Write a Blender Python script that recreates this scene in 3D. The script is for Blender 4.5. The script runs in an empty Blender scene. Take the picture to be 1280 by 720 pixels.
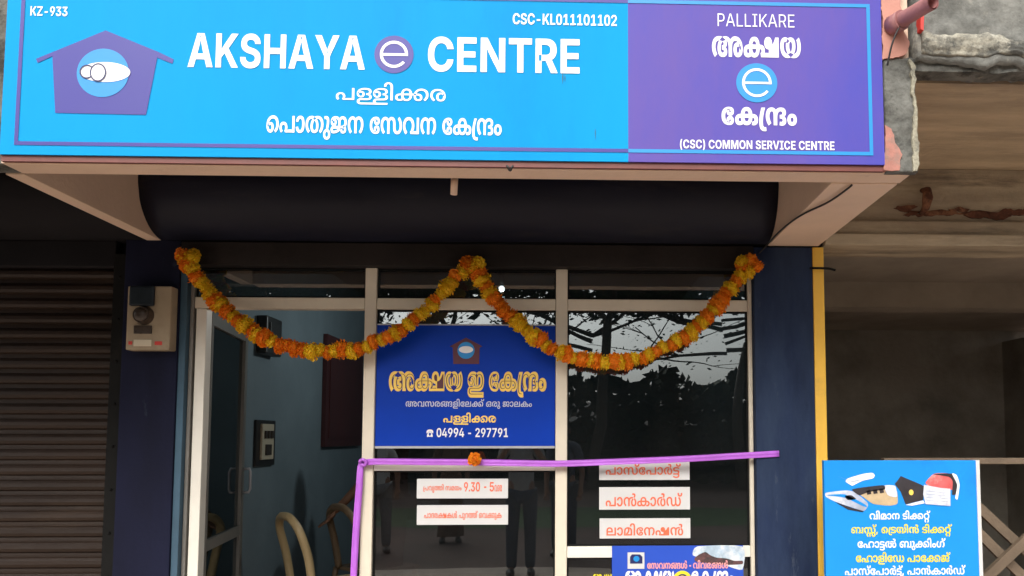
import bpy, bmesh, math, random
from mathutils import Vector, Matrix, noise
from mathutils.geometry import delaunay_2d_cdt
random.seed(7)
S = bpy.context.scene
COL = S.collection
RAD = math.radians

# ------------------------------------------------------------------ camera
PITCH, YAW = RAD(4), RAD(2)
cam_data = bpy.data.cameras.new('camera')
cam = bpy.data.objects.new('camera', cam_data)
COL.objects.link(cam)
cam.location = (0, -4.0, 1.5)
cam.rotation_euler = (RAD(90) + PITCH, 0, -YAW)
cam_data.sensor_width = 36
cam_data.lens = 28.125
cam_data.shift_x = -110 / 1280
cam_data.shift_y = 118 / 1280
cam_data.clip_start = 0.05
cam_data.clip_end = 900
S.camera = cam

# ------------------------------------------------------------------ overcast daylight
SUN_EL, SUN_AZ = RAD(40), RAD(196)        # azimuth clockwise from +Y: behind the camera, a little left
world = bpy.data.worlds.new('World')
S.world = world
world.use_nodes = True
nt = world.node_tree
nt.nodes.clear()
wo = nt.nodes.new('ShaderNodeOutputWorld')
bg = nt.nodes.new('ShaderNodeBackground')
sky = nt.nodes.new('ShaderNodeTexSky')
sky.sky_type = 'NISHITA'
sky.sun_disc = False
sky.sun_elevation = SUN_EL
sky.sun_rotation = SUN_AZ
sky.air_density = 1.0
sky.dust_density = 6.0
sky.ozone_density = 1.0
hs = nt.nodes.new('ShaderNodeHueSaturation')
hs.inputs['Saturation'].default_value = 0.25      # a white overcast sky
nt.links.new(sky.outputs[0], hs.inputs['Color'])
nt.links.new(hs.outputs[0], bg.inputs['Color'])
bg.inputs['Strength'].default_value = 0.15
nt.links.new(bg.outputs[0], wo.inputs['Surface'])

sun_data = bpy.data.lights.new('sun', 'SUN')
sun = bpy.data.objects.new('sun', sun_data)
COL.objects.link(sun)
sun_data.energy = 0.85
sun_data.angle = RAD(50)
sun_data.color = (1.0, 0.95, 0.88)
sd = Vector((math.sin(SUN_AZ) * math.cos(SUN_EL), math.cos(SUN_AZ) * math.cos(SUN_EL), math.sin(SUN_EL)))
sun.rotation_euler = sd.to_track_quat('Z', 'Y').to_euler()
sun.location = (-2, -8, 9)

S.view_settings.view_transform = 'Standard'
S.view_settings.look = 'None'
S.view_settings.exposure = 0.62
S.view_settings.gamma = 1
S.view_settings.use_curve_mapping = False
S.cycles.max_bounces = 8
S.cycles.transparent_max_bounces = 12

# ------------------------------------------------------------------ helpers
_f, _px, _py = 1000.0, 750.0, 478.0
_R = Vector((math.cos(YAW), -math.sin(YAW), 0))
_F = Vector((math.sin(YAW) * math.cos(PITCH), math.cos(YAW) * math.cos(PITCH), math.sin(PITCH)))
_U = Vector((-math.sin(YAW) * math.sin(PITCH), -math.cos(YAW) * math.sin(PITCH), math.cos(PITCH)))
_C = Vector((0, -4.0, 1.5))

def W(px, py, Y):
    """survey helper: where the sight line through a spot of the photograph meets the upright plane y = Y"""
    d = _F + _R * ((px - _px) / _f) - _U * ((py - _py) / _f)
    return _C + d * ((Y - _C.y) / d.y)

def X(px, py, Y): return W(px, py, Y).x
def Z(px, py, Y): return W(px, py, Y).z

ORI = {}
def thing(name, label, cat, loc=(0, 0, 0), group=None):
    o = bpy.data.objects.new(name, None)
    COL.objects.link(o)
    o.location = loc
    o.empty_display_size = 0.1
    o['label'] = label
    o['category'] = cat
    if group: o['group'] = group
    ORI[o.name] = Vector(loc)
    return o

def tag(o, label, cat, group=None):
    o['label'] = label
    o['category'] = cat
    if group: o['group'] = group
    return o

def obj(name, bm, mat, parent=None, smooth=False, label=None, recalc=True):
    if recalc: bmesh.ops.recalc_face_normals(bm, faces=bm.faces[:])
    me = bpy.data.meshes.new(name)
    if parent is not None:
        off = ORI[parent.name]
    else:
        xs = [v.co for v in bm.verts]
        lo = Vector((min(c.x for c in xs), min(c.y for c in xs), min(c.z for c in xs)))
        hi = Vector((max(c.x for c in xs), max(c.y for c in xs), max(c.z for c in xs)))
        off = Vector(((lo.x + hi.x) / 2, (lo.y + hi.y) / 2, lo.z))
    bmesh.ops.translate(bm, verts=bm.verts[:], vec=-off)
    if smooth:
        for f in bm.faces: f.smooth = True
    bm.to_mesh(me); bm.free()
    for m in (mat if isinstance(mat, (list, tuple)) else [mat]): me.materials.append(m)
    o = bpy.data.objects.new(name, me)
    COL.objects.link(o)
    if parent is not None: o.parent = parent
    else: o.location = off
    ORI[o.name] = off.copy()
    if label: o['label'] = label
    return o

def NB(): return bmesh.new()

def box(bm, x0, x1, y0, y1, z0, z1, bev=0.0, mi=0):
    vs = [bm.verts.new((x, y, z)) for x in (x0, x1) for y in (y0, y1) for z in (z0, z1)]
    idx = [(0, 1, 3, 2), (4, 6, 7, 5), (0, 4, 5, 1), (2, 3, 7, 6), (0, 2, 6, 4), (1, 5, 7, 3)]
    fs = [bm.faces.new([vs[i] for i in f]) for f in idx]
    for f in fs: f.material_index = mi
    if bev:
        es = set(e for f in fs for e in f.edges)
        bmesh.ops.bevel(bm, geom=list(es), offset=bev, segments=2, profile=0.6, affect='EDGES')
    return vs

def prism(bm, pts, axis, a, b, mi=0):
    """outline in the two other axes pushed out from a to b along axis"""
    def mk(p, t):
        return {'x': (t, p[0], p[1]), 'y': (p[0], t, p[1]), 'z': (p[0], p[1], t)}[axis]
    A = [bm.verts.new(mk(p, a)) for p in pts]
    B = [bm.verts.new(mk(p, b)) for p in pts]
    n = len(pts)
    out = [bm.faces.new(A), bm.faces.new(B[::-1])]
    for i in range(n): out.append(bm.faces.new((A[i], B[i], B[(i + 1) % n], A[(i + 1) % n])))
    for f in out: f.material_index = mi

def tube(bm, pts, r, seg=8, cap=True, mi=0):
    pts = [Vector(p) for p in pts]
    rs = r if isinstance(r, (list, tuple)) else [r] * len(pts)
    rings = []
    t0 = (pts[1] - pts[0]).normalized()
    nrm = t0.orthogonal().normalized()
    for i, p in enumerate(pts):
        t = (pts[min(i + 1, len(pts) - 1)] - pts[max(i - 1, 0)]).normalized()
        nrm = (nrm - t * nrm.dot(t)).normalized()
        bn = t.cross(nrm)
        rings.append([bm.verts.new(p + (nrm * math.cos(a) + bn * math.sin(a)) * rs[i])
                      for a in [2 * math.pi * k / seg for k in range(seg)]])
    for A, B in zip(rings, rings[1:]):
        for k in range(seg):
            f = bm.faces.new((A[k], A[(k + 1) % seg], B[(k + 1) % seg], B[k])); f.material_index = mi; f.smooth = True
    if cap:
        bm.faces.new(rings[0][::-1]).material_index = mi
        bm.faces.new(rings[-1]).material_index = mi

def spline(P, n=8):
    P = [Vector(p) for p in P]
    Q = [P[0] * 2 - P[1]] + P + [P[-1] * 2 - P[-2]]
    out = []
    for i in range(1, len(Q) - 2):
        a, b, c, d = Q[i - 1:i + 3]
        for k in range(n):
            t = k / n
            out.append(0.5 * ((2 * b) + (c - a) * t + (2 * a - 5 * b + 4 * c - d) * t * t + (3 * b - a - 3 * c + d) * t ** 3))
    out.append(P[-1])
    return out

def grid(bm, nx, nz, fn):
    V = [[bm.verts.new(fn(i / nx, j / nz)) for i in range(nx + 1)] for j in range(nz + 1)]
    for j in range(nz):
        for i in range(nx):
            bm.faces.new((V[j][i], V[j][i + 1], V[j + 1][i + 1], V[j + 1][i]))

# ------------------------------------------------------------------ materials
def pmat(name, col, rough=0.7, var=0.18, scale=6.0, bump=0.08, bscale=60, second=None, thr=(0.45, 0.6), metal=0.0,
         spec=0.5, stretch=(1, 1, 1), third=None, tthr=(0.55, 0.62), tscale=3.0):
    m = bpy.data.materials.new(name)
    m.use_nodes = True
    t = m.node_tree; n = t.nodes; L = t.links
    b = n['Principled BSDF']
    b.inputs['Roughness'].default_value = rough
    b.inputs['Metallic'].default_value = metal
    b.inputs['Specular IOR Level'].default_value = spec
    tc = n.new('ShaderNodeTexCoord')
    mp = n.new('ShaderNodeMapping'); mp.inputs['Scale'].default_value = stretch
    L.new(tc.outputs['Object'], mp.inputs['Vector'])
    nz = n.new('ShaderNodeTexNoise'); nz.inputs['Scale'].default_value = scale
    nz.inputs['Detail'].default_value = 6; nz.inputs['Roughness'].default_value = 0.62
    L.new(mp.outputs[0], nz.inputs['Vector'])
    rp = n.new('ShaderNodeValToRGB')
    rp.color_ramp.elements[0].position = 0.3; rp.color_ramp.elements[1].position = 0.7
    lo = [c * (1 - var) for c in col]; hi = [min(1, c * (1 + var)) for c in col]
    rp.color_ramp.elements[0].color = (*lo, 1); rp.color_ramp.elements[1].color = (*hi, 1)
    L.new(nz.outputs['Fac'], rp.inputs['Fac'])
    out = rp.outputs['Color']
    for (cc, th, sc) in ((second, thr, scale * 0.45), (third, tthr, tscale)):
        if cc is None: continue
        n2 = n.new('ShaderNodeTexNoise'); n2.inputs['Scale'].default_value = sc
        n2.inputs['Detail'].default_value = 8; n2.inputs['Roughness'].default_value = 0.7
        mp2 = n.new('ShaderNodeMapping'); mp2.inputs['Location'].default_value = (3.1 + sc, 1.7, 9.2); mp2.inputs['Scale'].default_value = stretch
        L.new(tc.outputs['Object'], mp2.inputs['Vector']); L.new(mp2.outputs[0], n2.inputs['Vector'])
        r2 = n.new('ShaderNodeValToRGB'); r2.color_ramp.elements[0].position = th[0]; r2.color_ramp.elements[1].position = th[1]
        L.new(n2.outputs['Fac'], r2.inputs['Fac'])
        mx = n.new('ShaderNodeMix'); mx.data_type = 'RGBA'
        L.new(r2.outputs['Color'], mx.inputs['Factor']); L.new(out, mx.inputs['A']); mx.inputs['B'].default_value = (*cc, 1)
        out = mx.outputs['Result']
    L.new(out, b.inputs['Base Color'])
    # uneven gloss
    mr = n.new('ShaderNodeMapRange'); mr.inputs['To Min'].default_value = max(0.02, rough - 0.08); mr.inputs['To Max'].default_value = min(1, rough + 0.08)
    L.new(nz.outputs['Fac'], mr.inputs['Value']); L.new(mr.outputs[0], b.inputs['Roughness'])
    if bump:
        nb = n.new('ShaderNodeTexNoise'); nb.inputs['Scale'].default_value = bscale; nb.inputs['Detail'].default_value = 5
        L.new(tc.outputs['Object'], nb.inputs['Vector'])
        bp = n.new('ShaderNodeBump'); bp.inputs['Strength'].default_value = bump; bp.inputs['Distance'].default_value = 0.02
        L.new(nb.outputs['Fac'], bp.inputs['Height']); L.new(bp.outputs[0], b.inputs['Normal'])
    return m

def glass_mat(name, tint, gloss):
    m = bpy.data.materials.new(name); m.use_nodes = True
    t = m.node_tree; n = t.nodes; L = t.links; n.clear()
    o = n.new('ShaderNodeOutputMaterial'); mx = n.new('ShaderNodeMixShader')
    tr = n.new('ShaderNodeBsdfTransparent'); tr.inputs['Color'].default_value = (*tint, 1)
    gl = n.new('ShaderNodeBsdfGlossy'); gl.inputs['Roughness'].default_value = 0.004; gl.inputs['Color'].default_value = (0.90, 0.98, 1, 1)
    fr = n.new('ShaderNodeFresnel'); fr.inputs['IOR'].default_value = 1.5
    ad = n.new('ShaderNodeMath'); ad.operation = 'ADD'; ad.inputs[1].default_value = gloss; ad.use_clamp = True
    L.new(fr.outputs[0], ad.inputs[0]); L.new(ad.outputs[0], mx.inputs['Fac'])
    L.new(tr.outputs[0], mx.inputs[1]); L.new(gl.outputs[0], mx.inputs[2]); df = n.new('ShaderNodeBsdfDiffuse'); df.inputs['Color'].default_value = (0.5, 0.48, 0.45, 1)
    m2 = n.new('ShaderNodeMixShader'); dn = n.new('ShaderNodeTexNoise'); dn.inputs['Scale'].default_value = 2.2; dn.inputs['Detail'].default_value = 6
    dr = n.new('ShaderNodeMapRange'); dr.inputs['From Min'].default_value = 0.3; dr.inputs['From Max'].default_value = 0.75; dr.inputs['To Min'].default_value = 0.003; dr.inputs['To Max'].default_value = 0.013
    tcd = n.new('ShaderNodeTexCoord'); L.new(tcd.outputs['Object'], dn.inputs['Vector']); L.new(dn.outputs['Fac'], dr.inputs['Value']); L.new(dr.outputs[0], m2.inputs['Fac'])
    L.new(mx.outputs[0], m2.inputs[1]); L.new(df.outputs[0], m2.inputs[2]); L.new(m2.outputs[0], o.inputs['Surface'])
    # faint waviness of float glass
    tc = n.new('ShaderNodeTexCoord'); nb = n.new('ShaderNodeTexNoise'); nb.inputs['Scale'].default_value = 1.3
    bp = n.new('ShaderNodeBump'); bp.inputs['Strength'].default_value = 0.02; bp.inputs['Distance'].default_value = 0.05
    L.new(tc.outputs['Object'], nb.inputs['Vector']); L.new(nb.outputs['Fac'], bp.inputs['Height']); L.new(bp.outputs[0], gl.inputs['Normal'])
    return m

M = {}
M['pink'] = pmat('pink_plaster', (0.50, 0.24, 0.185), 0.8, 0.14, 3, 0.12, 45, second=(0.38, 0.18, 0.135), thr=(0.56, 0.72))
M['soffit'] = pmat('soffit_plaster', (0.74, 0.55, 0.41), 0.85, 0.07, 2.2, 0.12, 45, second=(0.62, 0.43, 0.32), third=(0.5, 0.36, 0.27), tthr=(0.64, 0.8), tscale=7, thr=(0.56, 0.75))
M['void'] = pmat('dark_recess_shade', spec=0.2, col=(0.012, 0.011, 0.013), rough=0.8, var=0.2, scale=3, bump=0.05, bscale=40)  # near-black colour stands for shade in the canopy recess and left bay
M['navy'] = pmat('navy_pillar_paint', (0.0085, 0.010, 0.027), 0.75, 0.3, 3, 0.1, 50, spec=0.15, second=(0.016, 0.020, 0.042), thr=(0.5, 0.75), stretch=(1.6, 1.6, 0.45),
                 third=(0.045, 0.06, 0.085), tthr=(0.64, 0.78), tscale=9)
M['navy_faded'] = pmat('faded_navy_paint', (0.014, 0.024, 0.062), 0.75, 0.3, 3, 0.1, 50, second=(0.036, 0.058, 0.105), thr=(0.42, 0.7), stretch=(1.6, 1.6, 0.4), third=(0.085, 0.105, 0.13), tthr=(0.62, 0.78), tscale=9, spec=0.15)
M['yellow'] = pmat('yellow_paint', (0.86, 0.50, 0.06), 0.6, 0.1, 4, 0.08, 50, second=(0.62, 0.36, 0.06), thr=(0.58, 0.75))
M['lintel'] = pmat('lintel_paint', spec=0.2, col=(0.024, 0.020, 0.019), rough=0.7, var=0.25, scale=4, bump=0.1, bscale=40, second=(0.036, 0.03, 0.028), thr=(0.5, 0.7))
M['hood'] = pmat('hood_sheet', (0.009, 0.010, 0.021), 0.55, 0.25, 2.2, 0.06, 5, second=(0.016, 0.017, 0.026), thr=(0.5, 0.7), stretch=(0.5, 2, 2), spec=0.25, third=(0.034, 0.031, 0.032), tthr=(0.54, 0.74), tscale=2.6)  # paler stretched streaks paint the highlights running along the curved sheet
M['alu'] = pmat('cream_aluminium', (0.72, 0.65, 0.52), 0.45, 0.06, 5, 0.02, 90, second=(0.5, 0.42, 0.31), thr=(0.62, 0.8))
M['alu_white'] = pmat('white_aluminium', (0.80, 0.77, 0.68), 0.4, 0.05, 5, 0.02, 90)
M['alu_grey'] = pmat('grey_aluminium', (0.20, 0.19, 0.17), 0.45, 0.1, 5, 0.02, 90)
M['teal'] = pmat('teal_wall_paint', (0.185, 0.24, 0.27), 0.7, 0.1, 2.5, 0.06, 40, second=(0.155, 0.205, 0.235), thr=(0.5, 0.75))
M['teal_dark'] = pmat('dark_teal_paint', (0.045, 0.10, 0.15), 0.7, 0.15, 3)
M['ceil'] = pmat('ceiling_paint', (0.20, 0.21, 0.21), 0.8, 0.1, 2)
M['tilefloor'] = pmat('dark_tile_floor', (0.10, 0.06, 0.05), 0.35, 0.2, 4, 0.02)
M['shutter'] = pmat('brown_shutter_paint', spec=0.3, col=(0.024, 0.0135, 0.0085), rough=0.5, var=0.28, scale=2.5, bump=0.1, bscale=40, second=(0.045, 0.027, 0.017), thr=(0.58, 0.7), stretch=(0.35, 1, 2.5))
M['guide'] = pmat('guide_rail_steel', (0.008, 0.008, 0.0075), 0.75, 0.3, 6, 0.06, 40, spec=0.15, second=(0.022, 0.019, 0.014), thr=(0.6, 0.7))
M['concrete'] = pmat('raw_concrete', (0.21, 0.21, 0.19), 0.95, 0.35, 9, 0.35, 55, second=(0.08, 0.08, 0.074), thr=(0.42, 0.66), third=(0.40, 0.38, 0.32), tthr=(0.56, 0.72), tscale=6, spec=0.2)
M['concrete_dark'] = pmat('mossy_concrete', (0.15, 0.15, 0.135), 0.95, 0.4, 12, 0.35, 60, spec=0.2, second=(0.05, 0.05, 0.045), thr=(0.5, 0.62), third=(0.35, 0.32, 0.24), tthr=(0.62, 0.74), tscale=14)
M['raw_soffit'] = pmat('board_marked_concrete', (0.52, 0.41, 0.275), 0.9, 0.3, 2.4, 0.4, 25, third=(0.27, 0.21, 0.15), tthr=(0.52, 0.72), tscale=1.6, second=(0.36, 0.275, 0.18), thr=(0.48, 0.68), stretch=(0.5, 2.6, 2.6))
M['raw_beam'] = pmat('stained_beam_concrete', (0.42, 0.35, 0.25), 0.9, 0.3, 3, 0.4, 25, third=(0.16, 0.13, 0.10), tthr=(0.54, 0.7), tscale=2.4, second=(0.27, 0.21, 0.15), thr=(0.48, 0.66), stretch=(0.35, 2, 2.4))
M['raw_wall'] = pmat('lit_ceiling_cement', (0.34, 0.29, 0.23), 0.9, 0.25, 1.6, 0.2, 20, second=(0.42, 0.37, 0.30), thr=(0.55, 0.66))  # same cement as the room, coloured lighter as the lit ceiling
M['raw_room'] = pmat('shaded_room_cement', (0.28, 0.26, 0.22), 0.9, 0.3, 2.6, 0.3, 20, second=(0.32, 0.29, 0.245), thr=(0.55, 0.66))  # same cement as the ceiling, coloured darker to hold the room's shade
M['rust'] = pmat('rust_stain', (0.10, 0.035, 0.018), 0.9, 0.4, 20, 0.4, 60, second=(0.22, 0.10, 0.05), thr=(0.5, 0.6))
M['wood'] = pmat('weathered_wood', (0.17, 0.125, 0.085), 0.8, 0.25, 5, 0.2, 50, stretch=(1, 1, 1))
M['red_frame'] = pmat('dark_red_steel', (0.16, 0.045, 0.035), 0.5, 0.2, 6, 0.04)
M['cyan'] = pmat('cyan_flex_print', (0.001, 0.295, 0.66), 0.55, 0.05, 0.9, 0.03, 3, second=(0.005, 0.33, 0.72), thr=(0.42, 0.7), spec=0.1, stretch=(1.5, 1, 0.4), third=(0.001, 0.24, 0.57), tthr=(0.56, 0.9), tscale=2.2)
M['violet'] = pmat('violet_flex_print', (0.064, 0.066, 0.41), 0.5, 0.08, 0.9, 0.03, 3, second=(0.118, 0.078, 0.36), thr=(0.42, 0.62), spec=0.25, stretch=(1.5, 1, 0.5))
M['violet_ink'] = pmat('violet_ink', (0.034, 0.028, 0.27), 0.45, 0.04, 2, 0)
M['cyan_ink'] = pmat('cyan_ink', (0.006, 0.26, 0.66), 0.45, 0.04, 2, 0)
M['white_ink'] = pmat('white_ink', (0.86, 0.86, 0.86), 0.45, 0.02, 2, 0)
M['white_vinyl'] = pmat('white_vinyl', (0.64, 0.64, 0.63), 0.45, 0.04, 6, 0)
M['blue_board'] = pmat('blue_notice_print', (0.003, 0.043, 0.40), 0.45, 0.1, 2, 0.02, 4, spec=0.12)
M['silver'] = pmat('silver_edge', (0.45, 0.45, 0.47), 0.4, 0.05, 5, 0, metal=0.4)
M['print_pale_ink'] = pmat('pale_blue_ink', (0.55, 0.58, 0.70), 0.5, 0.05, 5, 0)
M['gold_ink'] = pmat('gold_ink', (0.93, 0.64, 0.12), 0.45, 0.06, 5, 0)
M['maroon_ink'] = pmat('maroon_ink', (0.10, 0.018, 0.035), 0.5, 0.05, 5, 0)
M['navy_ink'] = pmat('navy_ink', (0.012, 0.016, 0.10), 0.5, 0.05, 5, 0)
M['orange_ink'] = pmat('orange_ink', (0.82, 0.16, 0.07), 0.5, 0.05, 5, 0)
M['pink_ink'] = pmat('pink_ink', (0.85, 0.36, 0.36), 0.5, 0.05, 5, 0)
M['yellow_ink'] = pmat('yellow_ink', (0.82, 0.70, 0.03), 0.5, 0.05, 5, 0)
M['board_blue'] = pmat('bright_blue_print', (0.008, 0.27, 0.78), 0.38, 0.05, 2, 0.02, 4, second=(0.008, 0.15, 0.62), thr=(0.5, 0.72), spec=0.45)
M['poster_blue'] = pmat('poster_blue_print', (0.02, 0.08, 0.52), 0.38, 0.06, 2, 0)
M['ribbon'] = pmat('purple_satin', (0.47, 0.13, 0.66), 0.38, 0.12, 9, 0.05, 120, spec=0.5)
M['mari_o'] = pmat('orange_petals', (1.0, 0.235, 0.007), 0.65, 0.3, 30, 0.1, 80, spec=0.3)
M['mari_y'] = pmat('amber_petals', (1.0, 0.52, 0.015), 0.65, 0.3, 30, 0.1, 80, spec=0.3)
for k_ in ('mari_o', 'mari_y'):
    b_ = M[k_].node_tree.nodes['Principled BSDF']
    b_.inputs['Subsurface Weight'].default_value = 0.5; b_.inputs['Subsurface Radius'].default_value = (1.0, 0.5, 0.1); b_.inputs['Subsurface Scale'].default_value = 0.012
M['string'] = pmat('jute_string', (0.25, 0.17, 0.06), 0.9, 0.2, 40)
M['cream_box'] = pmat('cream_box_paint', (0.36, 0.285, 0.19), 0.6, 0.12, 5, 0.05, 50, second=(0.25, 0.19, 0.12), thr=(0.55, 0.75))
M['black'] = pmat('black_plastic', (0.02, 0.02, 0.02), 0.4, 0.2, 6, 0)
M['dark_glass'] = pmat('meter_glass', (0.02, 0.028, 0.036), 0.4, 0.3, 9, 0, spec=0.2)
M['bakelite'] = pmat('meter_bakelite', (0.05, 0.035, 0.025), 0.3, 0.3, 12, 0.1)
M['ivory'] = pmat('ivory_plastic', (0.62, 0.54, 0.40), 0.4, 0.06, 6, 0)
M['chair'] = pmat('cream_plastic', (0.50, 0.37, 0.19), 0.4, 0.08, 4, 0.02)
M['chair_brown'] = pmat('brown_plastic', (0.21, 0.14, 0.08), 0.4, 0.1, 4, 0.02)
M['dark_wood'] = pmat('dark_red_wood', (0.07, 0.018, 0.02), 0.5, 0.25, 4, 0.05, stretch=(4, 4, 0.6))
M['pvc'] = pmat('pink_painted_pipe', (0.34, 0.15, 0.145), 0.55, 0.2, 8, 0.1, 40, second=(0.22, 0.085, 0.085), thr=(0.55, 0.7))
M['wire'] = pmat('black_cable', (0.02, 0.017, 0.015), 0.5, 0.1, 8, 0)
M['redpaint'] = pmat('red_paint_mark', (0.62, 0.05, 0.04), 0.6, 0.2, 20, 0)
M['ground'] = pmat('red_laterite_soil', (0.10, 0.06, 0.048), 0.95, 0.25, 0.8, 0.3, 12, second=(0.14, 0.085, 0.065), thr=(0.5, 0.7))
M['bounce_apron'] = pmat('bounce_yard_concrete', (0.46, 0.37, 0.30), 0.95, 0.15, 0.8, 0.2, 12, second=(0.52, 0.43, 0.36), thr=(0.5, 0.7))  # pale tone chosen to throw light up under the canopy
M['grass'] = pmat('verge_grass', (0.045, 0.085, 0.025), 0.9, 0.4, 5, 0.3, 30)
M['bark'] = pmat('dark_bark', (0.07, 0.055, 0.04), 0.9, 0.35, 8, 0.4, 25)
M['leaf'] = pmat('leaves', (0.035, 0.055, 0.022), 0.7, 0.45, 1.2, 0, spec=0.2)
M['leaf2'] = pmat('hedge_leaves', (0.026, 0.036, 0.018), 0.8, 0.4, 1.0, 0, spec=0.1)
M['shed'] = pmat('shed_wall', (0.03, 0.028, 0.026), 0.9, 0.2, 1.2, 0.1, second=(0.02, 0.02, 0.02))
M['tile'] = pmat('clay_roof_tiles', (0.03, 0.022, 0.02), 0.85, 0.35, 5, 0.3, 15)
M['skin'] = pmat('brown_skin', (0.26, 0.13, 0.075), 0.55, 0.08, 12, 0.03, 90)
M['hair'] = pmat('black_hair', (0.012, 0.01, 0.009), 0.5, 0.2, 40, 0.2, 90)
M['eye'] = pmat('dark_eye', (0.02, 0.015, 0.012), 0.2, 0.1, 4, 0)
M['shirt_grey'] = pmat('grey_knit', (0.30, 0.30, 0.30), 0.9, 0.12, 20, 0.1)
M['shirt_pale'] = pmat('pale_cotton', (0.52, 0.53, 0.52), 0.9, 0.08, 12, 0.1)
M['shirt_maroon'] = pmat('maroon_cotton', (0.085, 0.018, 0.022), 0.9, 0.15, 12, 0.1)
M['trousers_dark'] = pmat('dark_denim', (0.06, 0.068, 0.095), 0.9, 0.2, 20, 0.1)
M['trousers_grey'] = pmat('grey_cotton', (0.22, 0.22, 0.22), 0.9, 0.15, 20, 0.1)
M['dhoti'] = pmat('brown_lungi', (0.14, 0.075, 0.045), 0.9, 0.15, 20, 0.1)
M['shoe'] = pmat('shoe_leather', (0.03, 0.025, 0.02), 0.5, 0.2, 10, 0)
GL = glass_mat('tinted_window_glass', (0.36, 0.38, 0.38), 0.11)
GL_DOOR = glass_mat('tinted_door_glass', (0.22, 0.23, 0.23), 0.03)
lamp = bpy.data.materials.new('lamp_glow'); lamp.use_nodes = True
lb = lamp.node_tree.nodes['Principled BSDF']
lb.inputs['Emission Color'].default_value = (0.95, 1.0, 1.0, 1); lb.inputs['Emission Strength'].default_value = 9.0
M['lamp'] = lamp

# ------------------------------------------------------------------ ground
bm = NB()
grid(bm, 40, 40, lambda u, v: (-250 + 500 * u, -250 + 500 * v, 0))
o = obj('ground', bm, M['ground']); o['kind'] = 'structure'
bm = NB()
grid(bm, 60, 6, lambda u, v: (-30 + 60 * u, -13.2 + 3.6 * v + 0.35 * math.sin(u * 23) * (1 - v) + 0.25 * math.sin(u * 41) * v, 0.004))
o = obj('grass_verge', bm, M['grass']); o['kind'] = 'structure'

bm = NB()
grid(bm, 40, 16, lambda u, v: (-12 + 24 * u, -5.2 + 5.6 * v + 0.12 * math.sin(u * 37) * (1 - v), 0.004))
o = obj('bounce_yard', bm, M['bounce_apron']); o['kind'] = 'structure'  # unseen pale apron, added as a reflector for the soffit

# ------------------------------------------------------------------ the shop
XL, XR = -2.05, 1.00          # inner faces of the recess under the canopy
PL, PR = -2.22, 1.228         # pillars' outer edges
GY = 0.08                     # plane of the glazing
shop = thing('shop_building', 'small pink shop with navy pillars and a deep canopy over its glass front', 'shop', (-0.45, 0.0, 0.0))

bm = NB(); box(bm, PL, -1.95, 0.0, 0.25, 0, 2.487, 0.006); obj('pillar', bm, M['navy'], shop)
bm = NB(); box(bm, 0.925, PR, 0.0, 0.25, 0, 2.476, 0.006); obj('pillar', bm, M['navy_faded'], shop, label='faded slate blue pillar with pale streaks')
bm = NB(); box(bm, PR, 1.285, -0.004, 0.25, 0, 2.476, 0.004); obj('corner_strip', bm, M['yellow'], shop, label='bright yellow painted strip along the edge of the navy pillar')
bm = NB(); box(bm, -1.9495, -1.916, 0.012, 0.09, 0.15, 2.36, 0.003); obj('door_reveal', bm, M['teal_dark'], shop)
bm = NB(); box(bm, -1.9495, 0.9245, 0.0, 0.22, 2.364, 2.48, 0.004); obj('lintel', bm, M['lintel'], shop)
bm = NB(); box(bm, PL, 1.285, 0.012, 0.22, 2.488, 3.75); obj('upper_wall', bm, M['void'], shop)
# canopy
bm = NB(); box(bm, -2.056, 1.27, -1.11, -0.995, 2.488, 3.55, 0.004); obj('front_beam', bm, M['soffit'], shop)
bm = NB(); box(bm, -2.269, -2.0565, -1.10, -0.995, 2.4885, 3.55, 0.006); obj('beam_end', bm, M['concrete_dark'], shop)
bm = NB(); box(bm, XR, 1.262, -0.994, 0.011, 2.484, 3.0, 0.004); obj('side_beam', bm, M['soffit'], shop)
bm = NB(); box(bm, -2.12, XL, -0.994, 0.011, 2.484, 3.0, 0.003); obj('side_beam', bm, M['soffit'], shop)
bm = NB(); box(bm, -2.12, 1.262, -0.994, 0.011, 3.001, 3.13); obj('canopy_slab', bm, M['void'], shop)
# exposed end of the front beam: broken plaster, rough edge
bm = NB()
rng = random.Random(3)
def rough_end(u, v):
    x = 1.166 + (1.282 - 1.166) * u
    z = 2.487 + (2.925 - 2.487) * v
    j = 0.005 * noise.noise(Vector((x * 14, z * 17, 2))) + 0.003 * noise.noise(Vector((x * 40, z * 45, 5)))
    return (x + (0.014 * noise.noise(Vector((z * 22, 3, 1))) if u > 0.99 else 0), -1.128 + j , z + (0.02 * noise.noise(Vector((x * 40, 1, 1))) if v > 0.99 else 0))
grid(bm, 20, 70, rough_end)
e = bmesh.ops.extrude_face_region(bm, geom=bm.faces[:])
bmesh.ops.translate(bm, verts=[g for g in e['geom'] if isinstance(g, bmesh.types.BMVert)], vec=(0, 0.03, 0))
obj('broken_plaster', bm, M['concrete_dark'], shop, True)
M['pink_worn'] = pmat('worn_pink_plaster', (0.42, 0.19, 0.15), 0.85, 0.2, 12, 0.2, 60, second=(0.24, 0.19, 0.16), thr=(0.5, 0.62))
M['broken_edge'] = pmat('broken_cement_edge', (0.34, 0.32, 0.24), 0.95, 0.3, 25, 0.4, 80, second=(0.15, 0.145, 0.12), thr=(0.48, 0.6))
def ragged_outline(P, amp, seed):
    out = []
    for (x0, z0), (x1, z1) in zip(P, P[1:] + P[:1]):
        n = max(2, int(math.hypot(x1 - x0, z1 - z0) / 0.012))
        for k in range(n):
            x = x0 + (x1 - x0) * k / n; z = z0 + (z1 - z0) * k / n
            q = noise.noise_vector(Vector((x * 30, z * 30, seed))) + noise.noise_vector(Vector((x * 80, z * 80, seed))) * 0.5
            out.append((x + amp * q.x, z + amp * q.y))
    return out
bm = NB()
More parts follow.
